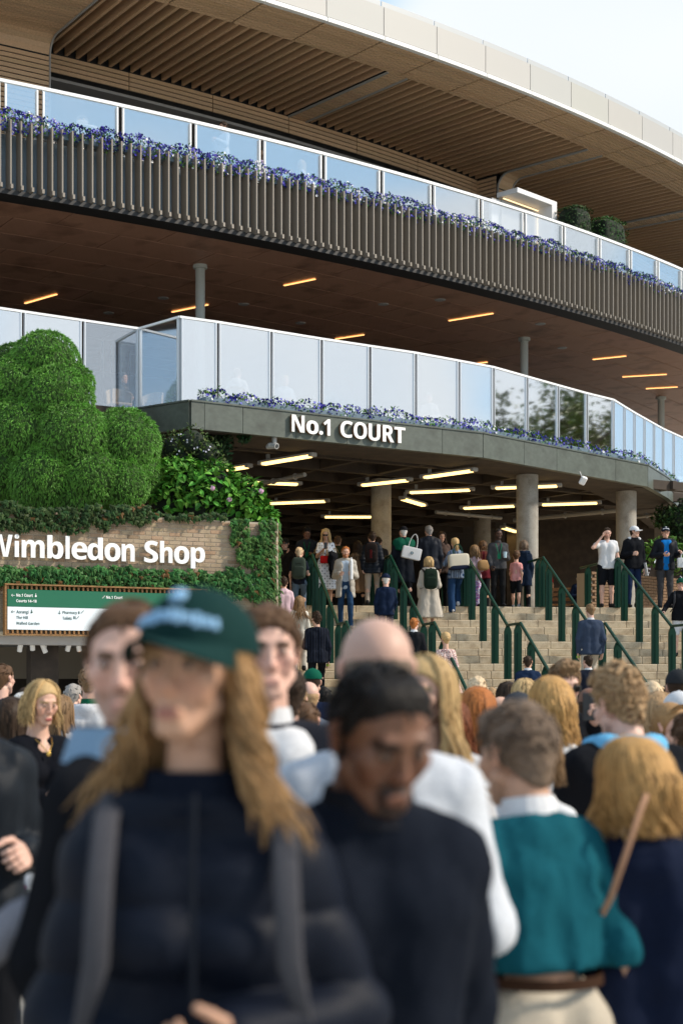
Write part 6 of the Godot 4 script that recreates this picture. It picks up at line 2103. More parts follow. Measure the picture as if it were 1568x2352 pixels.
# ---------------------------------------------------------------- what people carry: things of their own, placed on the person built last
func carried(called: String, label: String, category: String, local: Transform3D) -> Node3D:
	var o := thing(called, label, category)
	o.transform = last.x * local
	return o
func backpack(label: String, c: Color, size := 1.0, trim := Color(0.01, 0.01, 0.012), stripe = null) -> Node3D:
	var s: float = last.s
	var o := carried("backpack", label, "backpack", Transform3D(Basis(Vector3.RIGHT, -0.05), last.up.call(V(0, 1.21, -0.235)) + V(0, 0, -0.03)))
	var k := size
	var g := G.new()
	g.sup(V(0, 0, 0), V(0.15, 0.23, 0.085) * k, Basis.IDENTITY, 0.5, 0.45, 24, 16)
	part("bag_body", g, cloth("bag", c, 0.75), o)
	g = G.new()
	g.sup(V(0, -0.07, -0.065) * k, V(0.115, 0.115, 0.04) * k, Basis.IDENTITY, 0.45, 0.4, 20, 12)
	part("pocket", g, cloth("bag", c * 0.82, 0.75), o)
	g = G.new()
	for q in [[0.1, 0.06], [-0.005, 0.115]]:
		var a := []; var r := []
		for j in 9:
			var u := -1.0 + j / 4.0
			a.append(V(u * q[1], q[0] - 0.02 * u * u, -0.087 - (0.012 if q[0] < 0.05 else 0.0)) * k); r.append(0.0045 * k)
		g.tube(a, r, 5)
	g.bar(V(-0.02, 0.215, -0.03) * k, V(0.02, 0.215, -0.03) * k, 0.02, 0.05)
	part("zip", g, cloth("bag", trim, 0.5), o)
	if stripe != null:
		g = G.new()
		g.box(V(0, -0.03, -0.1) * k, V(0.05, 0.2, 0.012) * k, Basis.IDENTITY, 0.003)
		part("stripe", g, cloth("bag", stripe, 0.7), o)
	straps(o, trim, 0.021)
	return o
func straps(o: Node3D, c: Color, w: float) -> void: # over the shoulders and down the front
	var inv: Transform3D = o.transform.affine_inverse() * last.x
	for q: float in [-1.0, 1.0]:
		var g := G.new()
		var r: float = 0.13 * last.wd
		var pts := [V(r * 0.75 * q, 1.36, -0.15), V(r * q, 1.46, -0.10), V(r * q, 1.495, -0.02), V(r * q * 1.04, 1.46, 0.075), V(r * q * 1.06, 1.36, 0.142), V(r * q * 1.1, 1.22, 0.155), V(r * q * 1.35, 1.08, 0.12), V(r * q * 1.75, 1.0, 0.0), V(r * q, 1.02, -0.16)]
		for j in pts.size(): pts[j] = inv * (last.up.call(pts[j]) as Vector3)
		var rad := []
		for j in pts.size(): rad.append(w if j < 6 else w * 0.5)
		g.tube(pts, rad, 8, 0.28, (inv.basis * Vector3.RIGHT).normalized())
		part("strap", g, cloth("bag", c, 0.7), o)
func softbag(called: String, label: String, category: String, at: Vector3, size: Vector3, c: Color, handle: Color, b := Basis.IDENTITY, e := 0.3, hh := 0.16) -> Node3D:
	var o := carried(called, label, category, Transform3D(b, at))
	var g := G.new()
	g.sup(Vector3.ZERO, size * 0.5, Basis.IDENTITY, e, e, 24, 14)
	part("bag_body", g, cloth("bag", c, 0.6), o)
	for q: float in [-1.0, 1.0]:
		g = G.new()
		var a := []; var r := []
		for j in 9:
			var u := PI * j / 8.0
			a.append(V(size.x * 0.22 * cos(u), size.y * 0.48 + hh * sin(u), size.z * 0.2 * q)); r.append(0.007)
		g.tube(a, r, 6, 1.0)
		part("handle", g, cloth("bag", handle, 0.6), o)
	return o
func phone(label: String, e: int, face_cam := false) -> void:
	var o := carried("phone", label, "phone", Transform3D(Basis(Vector3.RIGHT, -0.3 if not face_cam else 0.0), last.hands[e] + V(0, 0.035, 0.035)))
	var g := G.new()
	g.box(Vector3.ZERO, V(0.074, 0.15, 0.009), Basis.IDENTITY, 0.004)
	part("case", g, mat("phone_case", L(0.012, 0.012, 0.014), 0.35), o)
	g = G.new()
	g.box(V(0.018, 0.05, 0.006), V(0.03, 0.032, 0.003), Basis.IDENTITY, 0.001)
	part("camera_bump", g, mat("phone_bump", L(0.03, 0.03, 0.034), 0.25), o)
	g = G.new()
	g.box(V(0, 0, -0.0055), V(0.066, 0.14, 0.002))
	part("screen", g, mat("phone_screen", L(0.02, 0.025, 0.03), 0.1), o)
func lanyard(c: Color) -> void:
	var g := G.new()
	for q: float in [-1.0, 1.0]: g.tube([last.up.call(V(0.07 * q, 1.46, 0.02)), last.up.call(V(0.06 * q, 1.38, 0.14)), last.up.call(V(0.01 * q, 1.16, 0.165))], [0.009, 0.009, 0.009], 5, 0.35, Vector3.RIGHT)
	g.box(last.up.call(V(0, 1.12, 0.17)), V(0.075, 0.11, 0.006))
	part("lanyard", g, cloth("bag", c, 0.6), last.o)
# ---------------------------------------------------------------- the crowd
const BLK := Color(0.010, 0.011, 0.014)
const NAVY := Color(0.011, 0.017, 0.042)
const WHT := Color(0.72, 0.73, 0.75)
const BEIGE := Color(0.50, 0.44, 0.35)
func people() -> void:
	noise.seed = 3
	noise.fractal_octaves = 3
	# --- close to the camera, walking towards it or away
	person({l = "woman in a dark green cap and black quilted jacket, wavy golden hair, looking aside", x = 452, y = 1362, z = 2.55, hat = 0.015, sex = "w", sk = 1, hc = "gold", hair = "blown", hy = -24, hp = -5, hr = -2, caplift = 0.004, cap = Color(0.009, 0.036, 0.034), badge = Color(0.30, 0.52, 0.75), top = ["puffer", Color(0.006, 0.009, 0.018)], bot = ["trousers", Color(0.03, 0.04, 0.06)], ar = "read", al = "belly", w = 1.05, freq = 27.0, amp = 0.014, capbig = 1.15, nk = 0.035, collar = Color(0.006, 0.009, 0.018), cbig = 1.3})
	var zp := G.new()
	zp.tube([last.up.call(V(0, 1.50, 0.10)), last.up.call(V(0, 1.36, 0.158)), last.up.call(V(0, 1.1, 0.16)), last.up.call(V(0, 0.85, 0.165))], [0.005, 0.005, 0.005, 0.005], 6, 0.5, Vector3.RIGHT)
	part("zip", zp, cloth("zip", Color(0.012, 0.015, 0.022), 0.5), last.o)
	backpack("grey strapped backpack worn by the woman in the dark green cap", Color(0.05, 0.05, 0.058), 1.0, Color(0.07, 0.07, 0.08))
	phone("black phone held by the woman in the dark green cap", 0)
	person({l = "man with short black hair and goatee looking down, black jacket", x = 836, y = 1470, z = 2.72, sk = 2, hc = "black", hair = "tidy", beard = 1.0, hy = 12, hp = 22, lean = 4, yaw = 12, top = ["jacket", Color(0.009, 0.012, 0.02)], collar = Color(0.014, 0.015, 0.02), cbig = 1.2, bot = ["trousers", BLK], al = "swing", ar = "fwd", w = 1.0})
	person({l = "man with receding brown hair and stubble, pale blue collar over a black vest", x = 312, y = 1354, z = 3.05, sk = 4, hc = "brown", hair = "tidy", beard = 0.4, crop = 0.3, hy = -60, hp = 4, yaw = 54, top = ["jacket", BLK], collar = Color(0.24, 0.38, 0.54), cbig = 1.75, bot = ["trousers", Color(0.02, 0.03, 0.05)], al = "fwd", ar = "down", w = 0.85})
	person({l = "fair man with short brown hair behind the green cap, white collar and dark suit", x = 612, y = 1366, z = 4.1, sk = 4, hc = "brown", hair = "short", hy = 6, top = ["blazer", Color(0.02, 0.022, 0.03)], collar = WHT, inner = WHT, open = 0.03, bot = ["trousers", BLK], al = "bent"})
	person({l = "bald man in a pale grey jacket seen from behind the black haired man", x = 866, y = 1411, z = 3.45, hat = 0.0, sk = 4, hc = "mixed", hair = "fringe", crop = 0.25, yaw = 176, top = ["blazer", Color(0.60, 0.63, 0.68)], bot = ["trousers", Color(0.42, 0.40, 0.36)], w = 1.04, al = "swing", ar = "bent"})
	person({l = "blonde woman with a gold earring beside the bald man's shoulder", x = 985, y = 1500, z = 5.0, sex = "w", sk = 0, hc = "blonde", hair = "long", hy = -34, top = ["sweater", Color(0.5, 0.5, 0.52)], bot = ["trousers", NAVY]})
	var er := G.new()
	er.sup(V(0.083, -0.045, -0.005), V(0.012, 0.018, 0.012), Basis.IDENTITY, 1, 1, 10, 6)
	part("earring", er, mat("gold", L(0.7, 0.45, 0.12), 0.25, {metal = 1.0}), last.o, last.hx)
	person({l = "older man in a teal jumper with white collar, seen from behind", x = 1252, y = 1604, z = 3.75, sk = 1, hc = "mixed", hair = "short", yaw = -152, lean = 9, hp = 8, hy = 6, top = ["sweater", Color(0.008, 0.088, 0.118)], collar = WHT, bot = ["trousers", Color(0.52, 0.46, 0.37)], belt = Color(0.05, 0.025, 0.015), hem = 1.05, al = "down", ar = "swing", w = 1.06, amp = 0.018})
	person({l = "woman with ginger bobbed hair and a navy coat, seen from behind", x = 1468, y = 1692, z = 3.9, sex = "w", sk = 0, hc = "honey", hair = "bobby", yaw = 178, hy = 28, hp = 6, hbig = 0.98, top = ["coat", Color(0.009, 0.014, 0.034)], bot = ["trousers", NAVY], w = 1.2, ar = "bent", al = "pocket"})
	var cb := carried("shoulder_bag", "tan strapped shoulder bag across the ginger woman's back", "bag", Transform3D(Basis.IDENTITY, V(0.27, 0.72 * last.s, -0.05)))
	zp = G.new()
	var o0 := V(0.27, 0.72 * last.s, -0.05)
	zp.tube([V(-0.03, 1.38, 0.03) - o0, V(-0.01, 1.40, -0.09) - o0, V(0.03, 1.34, -0.16) - o0, V(0.07, 1.23, -0.172) - o0, V(0.10, 1.13, -0.155) - o0, V(0.15, 0.99, -0.06) - o0, V(0.02, 0.1, 0.0)], [0.0075, 0.0075, 0.0075, 0.0075, 0.0075, 0.0075, 0.0075], 8, 0.3, V(0.8, 0.5, 0))
	part("strap", zp, cloth("bag", Color(0.42, 0.24, 0.15), 0.6), cb)
	zp = G.new()
	zp.sup(V(0.03, 0, -0.02), V(0.06, 0.12, 0.14), Basis.IDENTITY, 0.4, 0.4)
	part("bag_body", zp, cloth("bag", Color(0.42, 0.24, 0.15), 0.6), cb)
	person({l = "man with curly sandy hair in a black jacket with a sky blue hood", x = 1452, y = 1515, z = 5.6, hat = 0.02, sk = 4, hc = "sandy", hair = "curly", crop = 0.5, yaw = 196, hp = 14, lean = 6, top = ["hoodie", BLK], hood = Color(0.16, 0.46, 0.72), bot = ["trousers", BLK], w = 1.25, al = "phone", ar = "phone"})
	person({l = "woman with long strawberry blonde hair and white shirt, seen from behind", x = 1267, y = 1560, z = 7.3, sex = "w", sk = 0, hc = "honey", hair = "shag", yaw = 184, hbig = 1.08, top = ["shirt", WHT], bot = ["trousers", Color(0.1, 0.14, 0.22)], ar = "bent"})
	person({l = "man in sunglasses holding up a phone, black jacket", x = 1290, y = 1506, z = 8.8, hat = 0.035, sk = 4, hc = "light", hair = "quiff", beard = 0.2, glasses = 1, hy = 14, hp = 12, top = ["jacket", BLK], bot = ["trousers", BLK], al = "high", ar = "pocket"})
	phone("black phone held up by the man in sunglasses", 1, true)
	person({l = "blonde woman in a black jumper and pendant looking down, by the shop", x = 92, y = 1561, z = 8.6, sex = "w", sk = 0, hc = "blonde", hair = "bobby", yaw = 32, hy = 8, hp = 12, top = ["sweater", Color(0.008, 0.009, 0.013)], hem = 0.93, bot = ["trousers", Color(0.52, 0.58, 0.66)], al = "belly", ar = "belly", lip = 0.95})
	var nk := G.new()
	nk.sup(last.up.call(V(0, 1.36, 0.125)), V(0.013, 0.012, 0.004), Basis.IDENTITY, 0.8, 0.8, 12, 8)
	for q: float in [-1.0, 1.0]: nk.tube([last.up.call(V(0.055 * q, 1.46, 0.04)), last.up.call(V(0.035 * q, 1.42, 0.095)), last.up.call(V(0, 1.365, 0.125))], [0.0025, 0.0025, 0.0025], 5)
	part("necklace", nk, mat("gold", L(0.7, 0.45, 0.12), 0.25, {metal = 1.0}), last.o)
	person({l = "man in a white sweatshirt with a green lanyard, seen from behind in the shop entrance", x = 206, y = 1524, z = 13.0, sk = 0, hc = "light", hair = "quiff", yaw = 176, top = ["sweater", WHT], collar = Color(0.01, 0.12, 0.06), bot = ["trousers", NAVY], ar = "bent"})
	person({l = "person at the picture's edge in a glossy black leather jacket with a gold bracelet", x = -78, y = 1480, z = 5.0, sk = 4, hc = "dark", hair = "short", yaw = 24, top = ["jacket", Color(0.012, 0.016, 0.022)], shine = 1, bot = ["trousers", BLK], al = "bent", ar = "down"})
	person({l = "person just outside the picture reaching a hand in, below the leather sleeve", x = -175, y = 1490, z = 3.1, sk = 4, hc = "brown", hair = "short", yaw = 88, top = ["shirt", Color(0.3, 0.3, 0.34)], bot = ["trousers", BLK], al = "phone", ar = "phone"})
	person({l = "woman with long dark hair and a turquoise zebra print top", x = 24, y = 1602, z = 10.0, sex = "w", sk = 1, hc = "dark", hair = "long", yaw = 190, top = ["shirt", Color.WHITE, "zebra"], bot = ["trousers", BLK]})
	person({l = "man with cropped brown hair in front of the dark shop interior", x = 6, y = 1516, z = 12.5, sk = 4, hc = "brown", hair = "tidy", yaw = 160, top = ["shirt", Color(0.05, 0.06, 0.09)], bot = ["trousers", BLK]})
	person({l = "white haired woman behind the blonde woman's shoulder", x = 54, y = 1592, z = 12.0, sex = "w", sk = 0, hc = "white", hair = "bob", yaw = 170, top = ["shirt", Color(0.4, 0.4, 0.42)], bot = ["trousers", NAVY]})
	person({l = "woman with brown hair between the blonde woman and the white sweatshirt", x = 140, y = 1598, z = 12.5, sex = "w", sk = 0, hc = "light", hair = "long", yaw = 150, top = ["shirt", Color(0.5, 0.45, 0.42)], bot = ["trousers", NAVY]})
	person({l = "dark haired man in a black suit turned away, between two faces", x = 650, y = 1522, z = 6.3, sk = 4, hc = "dark", hair = "tidy", yaw = 216, top = ["blazer", BLK], collar = WHT, bot = ["trousers", BLK]})
	person({l = "man with cropped fair hair behind the dark suited man", x = 678, y = 1566, z = 11.0, sk = 4, hc = "sandy", hair = "tidy", yaw = 178, top = ["shirt", Color(0.06, 0.08, 0.12)], bot = ["trousers", NAVY]})
	backpack("slate blue backpack behind the dark suited man", Color(0.05, 0.075, 0.11))
	person({l = "bald man with a pink crown below the green capped man", x = 709, y = 1566, z = 12.2, hat = 0.0, sk = 4, hc = "sandy", hair = "fringe", yaw = 180, top = ["shirt", Color(0.1, 0.12, 0.16)], bot = ["trousers", NAVY]})
	person({l = "man in a bright green cap and navy top among the heads by the wall", x = 718, y = 1531, z = 15.0, hat = 0.02, sk = 0, hc = "dark", hair = "tidy", yaw = 168, cap = Color(0.006, 0.10, 0.06), top = ["sweater", NAVY], bot = ["trousers", NAVY]})
	person({l = "woman with very long orange hair, seen from behind", x = 1096, y = 1584, z = 8.6, sex = "w", sk = 0, hc = "ginger", hair = "long", yaw = 182, hbig = 1.1, top = ["shirt", Color(0.5, 0.3, 0.2)], bot = ["trousers", NAVY]})
	person({l = "woman with dark auburn hair next to the orange haired woman", x = 1036, y = 1606, z = 8.0, sex = "w", sk = 0, hc = "auburn", hair = "wavy", yaw = 190, top = ["shirt", Color(0.06, 0.05, 0.05)], bot = ["trousers", NAVY]})
	person({l = "person with curly blonde hair at the foot of the steps", x = 1096, y = 1562, z = 12.0, hat = 0.02, sk = 4, hc = "pale", hair = "curly", yaw = 176, top = ["shirt", WHT], bot = ["trousers", NAVY]})
	person({l = "woman with pale blonde hair before the navy suited man on the steps", x = 1205, y = 1560, z = 11.5, sex = "w", sk = 0, hc = "blonde", hair = "bob", yaw = 160, top = ["shirt", WHT], bot = ["trousers", NAVY]})
	person({l = "woman with dark brown hair beside the pale blonde woman", x = 1168, y = 1567, z = 12.5, sex = "w", sk = 0, hc = "dark", hair = "long", yaw = 200, top = ["shirt", Color(0.6, 0.58, 0.55)], bot = ["trousers", NAVY]})
	person({l = "person in a faded charcoal cap beside the strawberry blonde hair", x = 1188, y = 1590, z = 8.4, hat = 0.02, sk = 1, hc = "dark", hair = "tidy", yaw = 175, cap = Color(0.05, 0.055, 0.065), top = ["jacket", Color(0.03, 0.032, 0.04)], bot = ["trousers", BLK]})
	person({l = "brown haired person in glasses half hidden by the teal jumper", x = 1226, y = 1655, z = 5.4, sex = "w", sk = 0, hc = "light", hair = "bob", yaw = 140, glasses = 1, top = ["shirt", WHT], bot = ["trousers", BLK]})
	person({l = "man with a bald crown and dark hair behind the raised phone", x = 1352, y = 1580, z = 10.5, hat = 0.0, sk = 2, hc = "dark", hair = "fringe", yaw = 170, top = ["jacket", BLK], bot = ["trousers", BLK]})
	person({l = "ginger haired woman behind the curly haired man's shoulder", x = 1378, y = 1584, z = 11.2, sex = "w", sk = 0, hc = "ginger", hair = "long", yaw = 30, top = ["shirt", WHT], bot = ["trousers", NAVY]})
	person({l = "person with cropped platinum hair at the foot of the steps", x = 1497, y = 1564, z = 11.5, sk = 4, hc = "pale", hair = "short", yaw = 176, top = ["shirt", Color(0.04, 0.06, 0.08)], bot = ["trousers", NAVY]})
	person({l = "dark haired man beside the platinum haired person", x = 1526, y = 1574, z = 13.5, sk = 1, hc = "dark", hair = "tidy", yaw = 170, top = ["shirt", BLK], bot = ["trousers", NAVY]})
	person({l = "person in a black cap and crinkled charcoal jacket above the white cap", x = 1556, y = 1536, z = 11.0, hat = 0.02, sk = 0, hc = "dark", hair = "tidy", yaw = 182, cap = Color(0.03, 0.032, 0.036), top = ["jacket", Color(0.025, 0.027, 0.03)], bot = ["trousers", BLK]})
	person({l = "person in a plain white cap at the picture's edge", x = 1558, y = 1588, z = 9.6, hat = 0.02, sk = 0, hc = "light", hair = "tidy", yaw = 186, cap = Color(0.7, 0.71, 0.73), top = ["shirt", Color(0.05, 0.06, 0.08)], bot = ["trousers", NAVY]})
	person({l = "fair woman with tied golden hair facing the crowd by the sky blue hood", x = 1538, y = 1613, z = 8.4, sex = "w", sk = 4, hc = "gold", hair = "bun", yaw = 10, hy = 24, top = ["shirt", Color(0.25, 0.35, 0.45)], bot = ["trousers", NAVY]})
	person({l = "person in a bright green hooded top at the picture's edge", x = 1592, y = 1630, z = 6.6, sk = 0, hc = "brown", hair = "short", yaw = 200, top = ["hoodie", Color(0.008, 0.13, 0.08)], hood = Color(0.008, 0.13, 0.08), bot = ["trousers", NAVY]})
	# --- more heads packed at the foot of the steps
	for q in [["man with grey hair and navy shirt in the crowd below the cream trousered woman", 672, 1590, 14.0, "m", "grey", "tidy", Color(0.03, 0.04, 0.08), 175], ["young man with black hair among the heads below the pinstriped man", 742, 1576, 16.0, "m", "black", "short", Color(0.2, 0.2, 0.22), 190], ["woman with a brown bun in the crowd before the floral dress", 1060, 1592, 14.5, "w", "brown", "bun", Color(0.5, 0.42, 0.4), 170], ["fair haired boyish man in the crowd beside the curly blonde person", 1128, 1578, 15.0, "m", "sandy", "short", Color(0.06, 0.1, 0.16), 184],
		["woman with chestnut bob in the crowd under the navy suit's strap", 1242, 1574, 13.0, "w", "auburn", "bob", Color(0.55, 0.55, 0.58), 196], ["white haired man in the crowd left of the raised phone", 1148, 1594, 10.5, "m", "white", "fringe", Color(0.35, 0.4, 0.5), 180], ["man with dark curls in the crowd behind the sky blue hood", 1462, 1574, 12.4, "m", "dark", "curly", Color(0.1, 0.03, 0.03), 176], ["woman with ash blonde long hair at the crowd's edge near the platinum head", 1510, 1590, 9.8, "w", "sandy", "long", Color(0.4, 0.42, 0.45), 172],
		["dark haired woman in the shade of the shop, beside the zebra top", 62, 1580, 14.0, "w", "dark", "bob", Color(0.03, 0.03, 0.035), 200], ["man with short grey hair at the shop entrance past the white sweatshirt", 168, 1570, 16.0, "m", "grey", "short", Color(0.05, 0.06, 0.1), 165], ["woman with honey hair in the shop entrance's shade", 236, 1576, 15.0, "w", "honey", "wavy", Color(0.3, 0.25, 0.25), 180], ["man in a wine red jumper low in the crowd by the wall", 700, 1606, 9.2, "m", "brown", "tidy", Color(0.12, 0.012, 0.02), 182]]:
		person({l = q[0], x = q[1], y = q[2], z = q[3], sex = q[4], sk = 0 if q[1] % 3 else 4, hc = q[5], hair = q[6], yaw = q[8], top = ["shirt", q[7]], bot = ["trousers", NAVY]})
	for q in [["woman with dark hair behind the grey haired man in glasses", 1012, 1216, 1.5, "w", "dark", "long", Color(0.1, 0.07, 0.06), 10], ["man with short brown hair and olive jacket behind the dotted dress", 776, 1226, 1.8, "m", "brown", "tidy", Color(0.035, 0.04, 0.02), 185], ["tall man in charcoal behind the brown lit column", 868, 1228, 2.4, "m", "dark", "short", Color(0.03, 0.03, 0.033), 178], ["woman in dark red by the dim column behind the straw bag", 1108, 1240, 1.9, "w", "brown", "bob", Color(0.14, 0.02, 0.03), 170]]:
		person({l = q[0], x = q[1], y = q[2], step = 0, back = q[3], sex = q[4], sk = 1, hc = q[5], hair = q[6], yaw = q[8], top = ["jacket", q[7]], bot = ["trousers", BLK]})
	# --- on the steps
	person({l = "man with ginger beard in an open beige quilted coat and jeans, coming down", x = 793, y = 1251, step = 3, sk = 0, hc = "ginger", hair = "tidy", beard = 0.85, hp = 8, hy = 6, top = ["puffer", Color(0.44, 0.41, 0.36)], open = 0.085, inner = Color(0.42, 0.52, 0.64), amp = 0.010, freq = 26.0, hem = 0.62, bot = ["trousers", Color(0.022, 0.055, 0.12)], al = "bent", ar = "bent", lg = "down", shoe = Color(0.3, 0.25, 0.2)})
	var tb := carried("water_bottle", "clear bottle held by the man in the beige quilted coat", "bottle", Transform3D(Basis.IDENTITY, last.hands[1] + V(0, 0.08, 0.01)))
	zp = G.new()
	zp.lathe([Vector2(0, -0.2), Vector2(0.036, -0.2), Vector2(0.036, 0.18), Vector2(0.016, 0.23), Vector2(0.016, 0.26), Vector2(0, 0.26)], 14)
	part("bottle_body", zp, mat("milky", L(0.7, 0.72, 0.74, 0.55), 0.4), tb)
	person({l = "woman with long blonde hair in a white dotted dress and sunglasses", x = 748, y = 1210, step = 0, back = 0.25, sex = "w", sk = 1, hc = "blonde", hair = "verylong", hy = -8, hp = 16, glasses = 1, top = ["dress", Color.WHITE, "dots"], sleeve = 0.6, hem = 0.36, bot = ["skirt", Color(0.5, 0.5, 0.5)], ar = "phone", al = "bent"})
	phone("phone read by the woman in the dotted dress", 0)
	var rb := softbag("handbag", "small red handbag on the dotted dress", "handbag", V(-0.02, 1.02 * last.s, 0.19), V(0.22, 0.16, 0.08), Color(0.55, 0.012, 0.012), Color(0.6, 0.42, 0.15))
	var jc := carried("jacket", "black jacket hung over the dotted dress woman's arm", "jacket", Transform3D(Basis.IDENTITY, last.hands[1] + V(0.03, -0.16, -0.06)))
	part("cloth", net([[V(0, 0.16, 0), V(0.05, 0.14, -0.1), 0.08, 0.09], [V(0, 0.12, 0.02), V(0.02, -0.3, 0.03), 0.09, 0.06], [V(0.04, 0.1, -0.08), V(0.06, -0.22, -0.06), 0.09, 0.07]], 0.022, 0.05, [], 0.03, 2, 12.0), cloth("c", BLK), jc)
	person({l = "curly black haired man in a dark jacket with a green lanyard, at the stair head", x = 704, y = 1207, step = 0, back = 0.75, hat = 0.02, sk = 2, hc = "black", hair = "curly", hp = 18, hy = 6, top = ["jacket", Color(0.022, 0.026, 0.034)], bot = ["trousers", BLK], ar = "bent"})
	lanyard(Color(0.01, 0.12, 0.06))
	person({l = "man in a dark cap and glasses at the ivy's edge, hand to mouth", x = 653, y = 1237, step = 0, back = 0.9, hat = 0.02, sk = 0, hc = "grey", hair = "tidy", yaw = 20, hy = -30, cap = Color(0.018, 0.018, 0.016), glasses = 1, top = ["jacket", Color(0.022, 0.018, 0.015)], bot = ["trousers", BLK], ar = "mouth"})
	person({l = "fair haired youth in navy with a grey green rucksack, going up", x = 687, y = 1256, step = 2, sk = 0, hc = "pale", hair = "tidy", yaw = 176, hy = -14, top = ["tee", Color(0.012, 0.016, 0.028)], bot = ["trousers", Color(0.10, 0.15, 0.21)], al = "down", ar = "bent", lg = "step"})
	backpack("grey green rucksack with black cords on the fair haired youth", Color(0.05, 0.07, 0.055), 1.02)
	person({l = "man in a black quilted jacket with a dark leather rucksack, going up", x = 854, y = 1219, step = 0, back = 0.1, sk = 0, hc = "dark", hair = "short", yaw = 172, hy = 20, top = ["puffer", Color(0.012, 0.016, 0.024)], hood = Color(0.012, 0.016, 0.024), amp = 0.012, freq = 42.0, bot = ["trousers", Color(0.45, 0.38, 0.31)], lg = "step"})
	backpack("dark leather rucksack with a red stripe", Color(0.022, 0.016, 0.015), 0.92, Color(0.008, 0.008, 0.009), Color(0.10, 0.012, 0.012))
	person({l = "woman with long dark hair in the shade behind the beige coat man", x = 822, y = 1243, step = 0, back = 1.3, sex = "w", sk = 1, hc = "dark", hair = "long", yaw = 190, top = ["coat", Color(0.2, 0.13, 0.08)], bot = ["trousers", BLK]})
	person({l = "grey haired man in a black cap, green jumper round his shoulders", x = 927, y = 1204, step = 0, back = 0.2, hat = 0.02, sk = 0, hc = "white", hair = "tidy", yaw = 184, hy = 14, cap = Color(0.012, 0.012, 0.015), top = ["coat", Color(0.014, 0.017, 0.024)], shawl = Color(0.008, 0.09, 0.055), hem = 0.5, flare = 0.03, bot = ["trousers", BLK], ar = "bent"})
	softbag("box_bag", "large white carrier with a round green crest, on the coat man's shoulder", "carrier bag", V(-0.12, 1.12 * last.s, -0.27), V(0.42, 0.26, 0.12), Color(0.76, 0.76, 0.76), Color(0.76, 0.76, 0.76), Basis(Vector3.BACK, 0.22), 0.15, 0.3)
	crest(V(-0.12, 1.12 * last.s, -0.335))
	person({l = "grey haired man in glasses and a dark waxed jacket, seen from behind", x = 985, y = 1200, step = 0, back = 0.85, sk = 0, hc = "grey", hair = "short", yaw = 178, hy = 22, glasses = 1, top = ["jacket", Color(0.016, 0.02, 0.03)], shine = 1, bot = ["trousers", BLK], w = 1.12})
	person({l = "man in a navy cap and navy suit going up, seen from behind", x = 886, y = 1318, step = 6, hat = 0.02, sk = 4, hc = "white", hair = "tidy", yaw = 180, cap = Color(0.011, 0.02, 0.05), top = ["blazer", Color(0.012, 0.022, 0.052)], bot = ["trousers", Color(0.03, 0.035, 0.05)], w = 1.14})
	person({l = "woman in a long beige trench coat with a dark green rucksack", x = 985, y = 1276, step = 4, sex = "w", sk = 0, hc = "blonde", hair = "bob", yaw = 182, hy = 10, top = ["coat", Color(0.52, 0.47, 0.40)], hood = Color(0.52, 0.47, 0.40), hem = 0.36, flare = 0.07, w = 1.12, bot = ["shorts", BLK], ar = "bent", lg = "step"})
	backpack("dark green square rucksack on the beige trench coat", Color(0.016, 0.030, 0.020), 0.95)
	person({l = "woman with blonde ponytail in wide jeans carrying a canvas bag on her back", x = 1046, y = 1232, step = 1, back = 0.18, sex = "w", sk = 0, hc = "blonde", hair = "ponytail", yaw = 190, lean = 5, top = ["shirt", Color(0.42, 0.55, 0.78), "stripe"], bot = ["trousers", Color(0.018, 0.05, 0.125)], wide = 0.03, ar = "strap", al = "strap", lg = "step", shoe = WHT})
	var tote := softbag("canvas_bag", "cream canvas bag with navy base and green straps on the jeans woman's back", "bag", last.up.call(V(0.0, 1.16, -0.24)), V(0.46, 0.32, 0.17), Color(0.66, 0.60, 0.48), Color(0.012, 0.06, 0.04), Basis(Vector3.BACK, -0.08), 0.3, 0.22)
	zp = G.new()
	zp.sup(V(0, -0.135, 0), V(0.222, 0.05, 0.09), Basis.IDENTITY, 0.35, 0.35)
	part("base", zp, cloth("bag", Color(0.012, 0.018, 0.04), 0.7), tote)
	person({l = "woman in a pale pink blouse and flowered trousers with a straw bag", x = 1090, y = 1254, step = 0, back = 0.7, sex = "w", sk = 0, hc = "light", hair = "wavy", yaw = 186, top = ["shirt", Color(0.62, 0.48, 0.56)], bot = ["trousers", Color.WHITE, "bloom"], wide = 0.02, ar = "bent"})
	softbag("straw_bag", "woven straw shoulder bag on the pale pink blouse", "straw bag", V(-0.16, 0.95, -0.14), V(0.3, 0.24, 0.14), Color(0.42, 0.26, 0.12), Color(0.2, 0.1, 0.05), Basis(Vector3.UP, 0.3), 0.7, 0.3)
	person({l = "man in a grey zip jumper with a green lanyard and a paper cup", x = 1143, y = 1213, step = 0, back = 0.14, sk = 3, hc = "black", hair = "tidy", beard = 0.7, hp = 8, hy = 10, top = ["sweater", Color(0.062, 0.062, 0.066)], collar = Color(0.062, 0.062, 0.066), bot = ["trousers", Color(0.012, 0.012, 0.013)], al = "bent", lg = "stand"})
	lanyard(Color(0.012, 0.14, 0.075))
	var cu := carried("paper_cup", "pale blue paper cup held by the man in the grey jumper", "cup", Transform3D(Basis.IDENTITY, last.hands[1] + V(0.0, 0.02, 0.02)))
	zp = G.new()
	zp.lathe([Vector2(0, -0.06), Vector2(0.032, -0.06), Vector2(0.044, 0.07), Vector2(0.04, 0.07), Vector2(0.03, -0.05)], 16)
	part("cup_wall", zp, cloth("bag", Color(0.5, 0.66, 0.75), 0.6), cu)
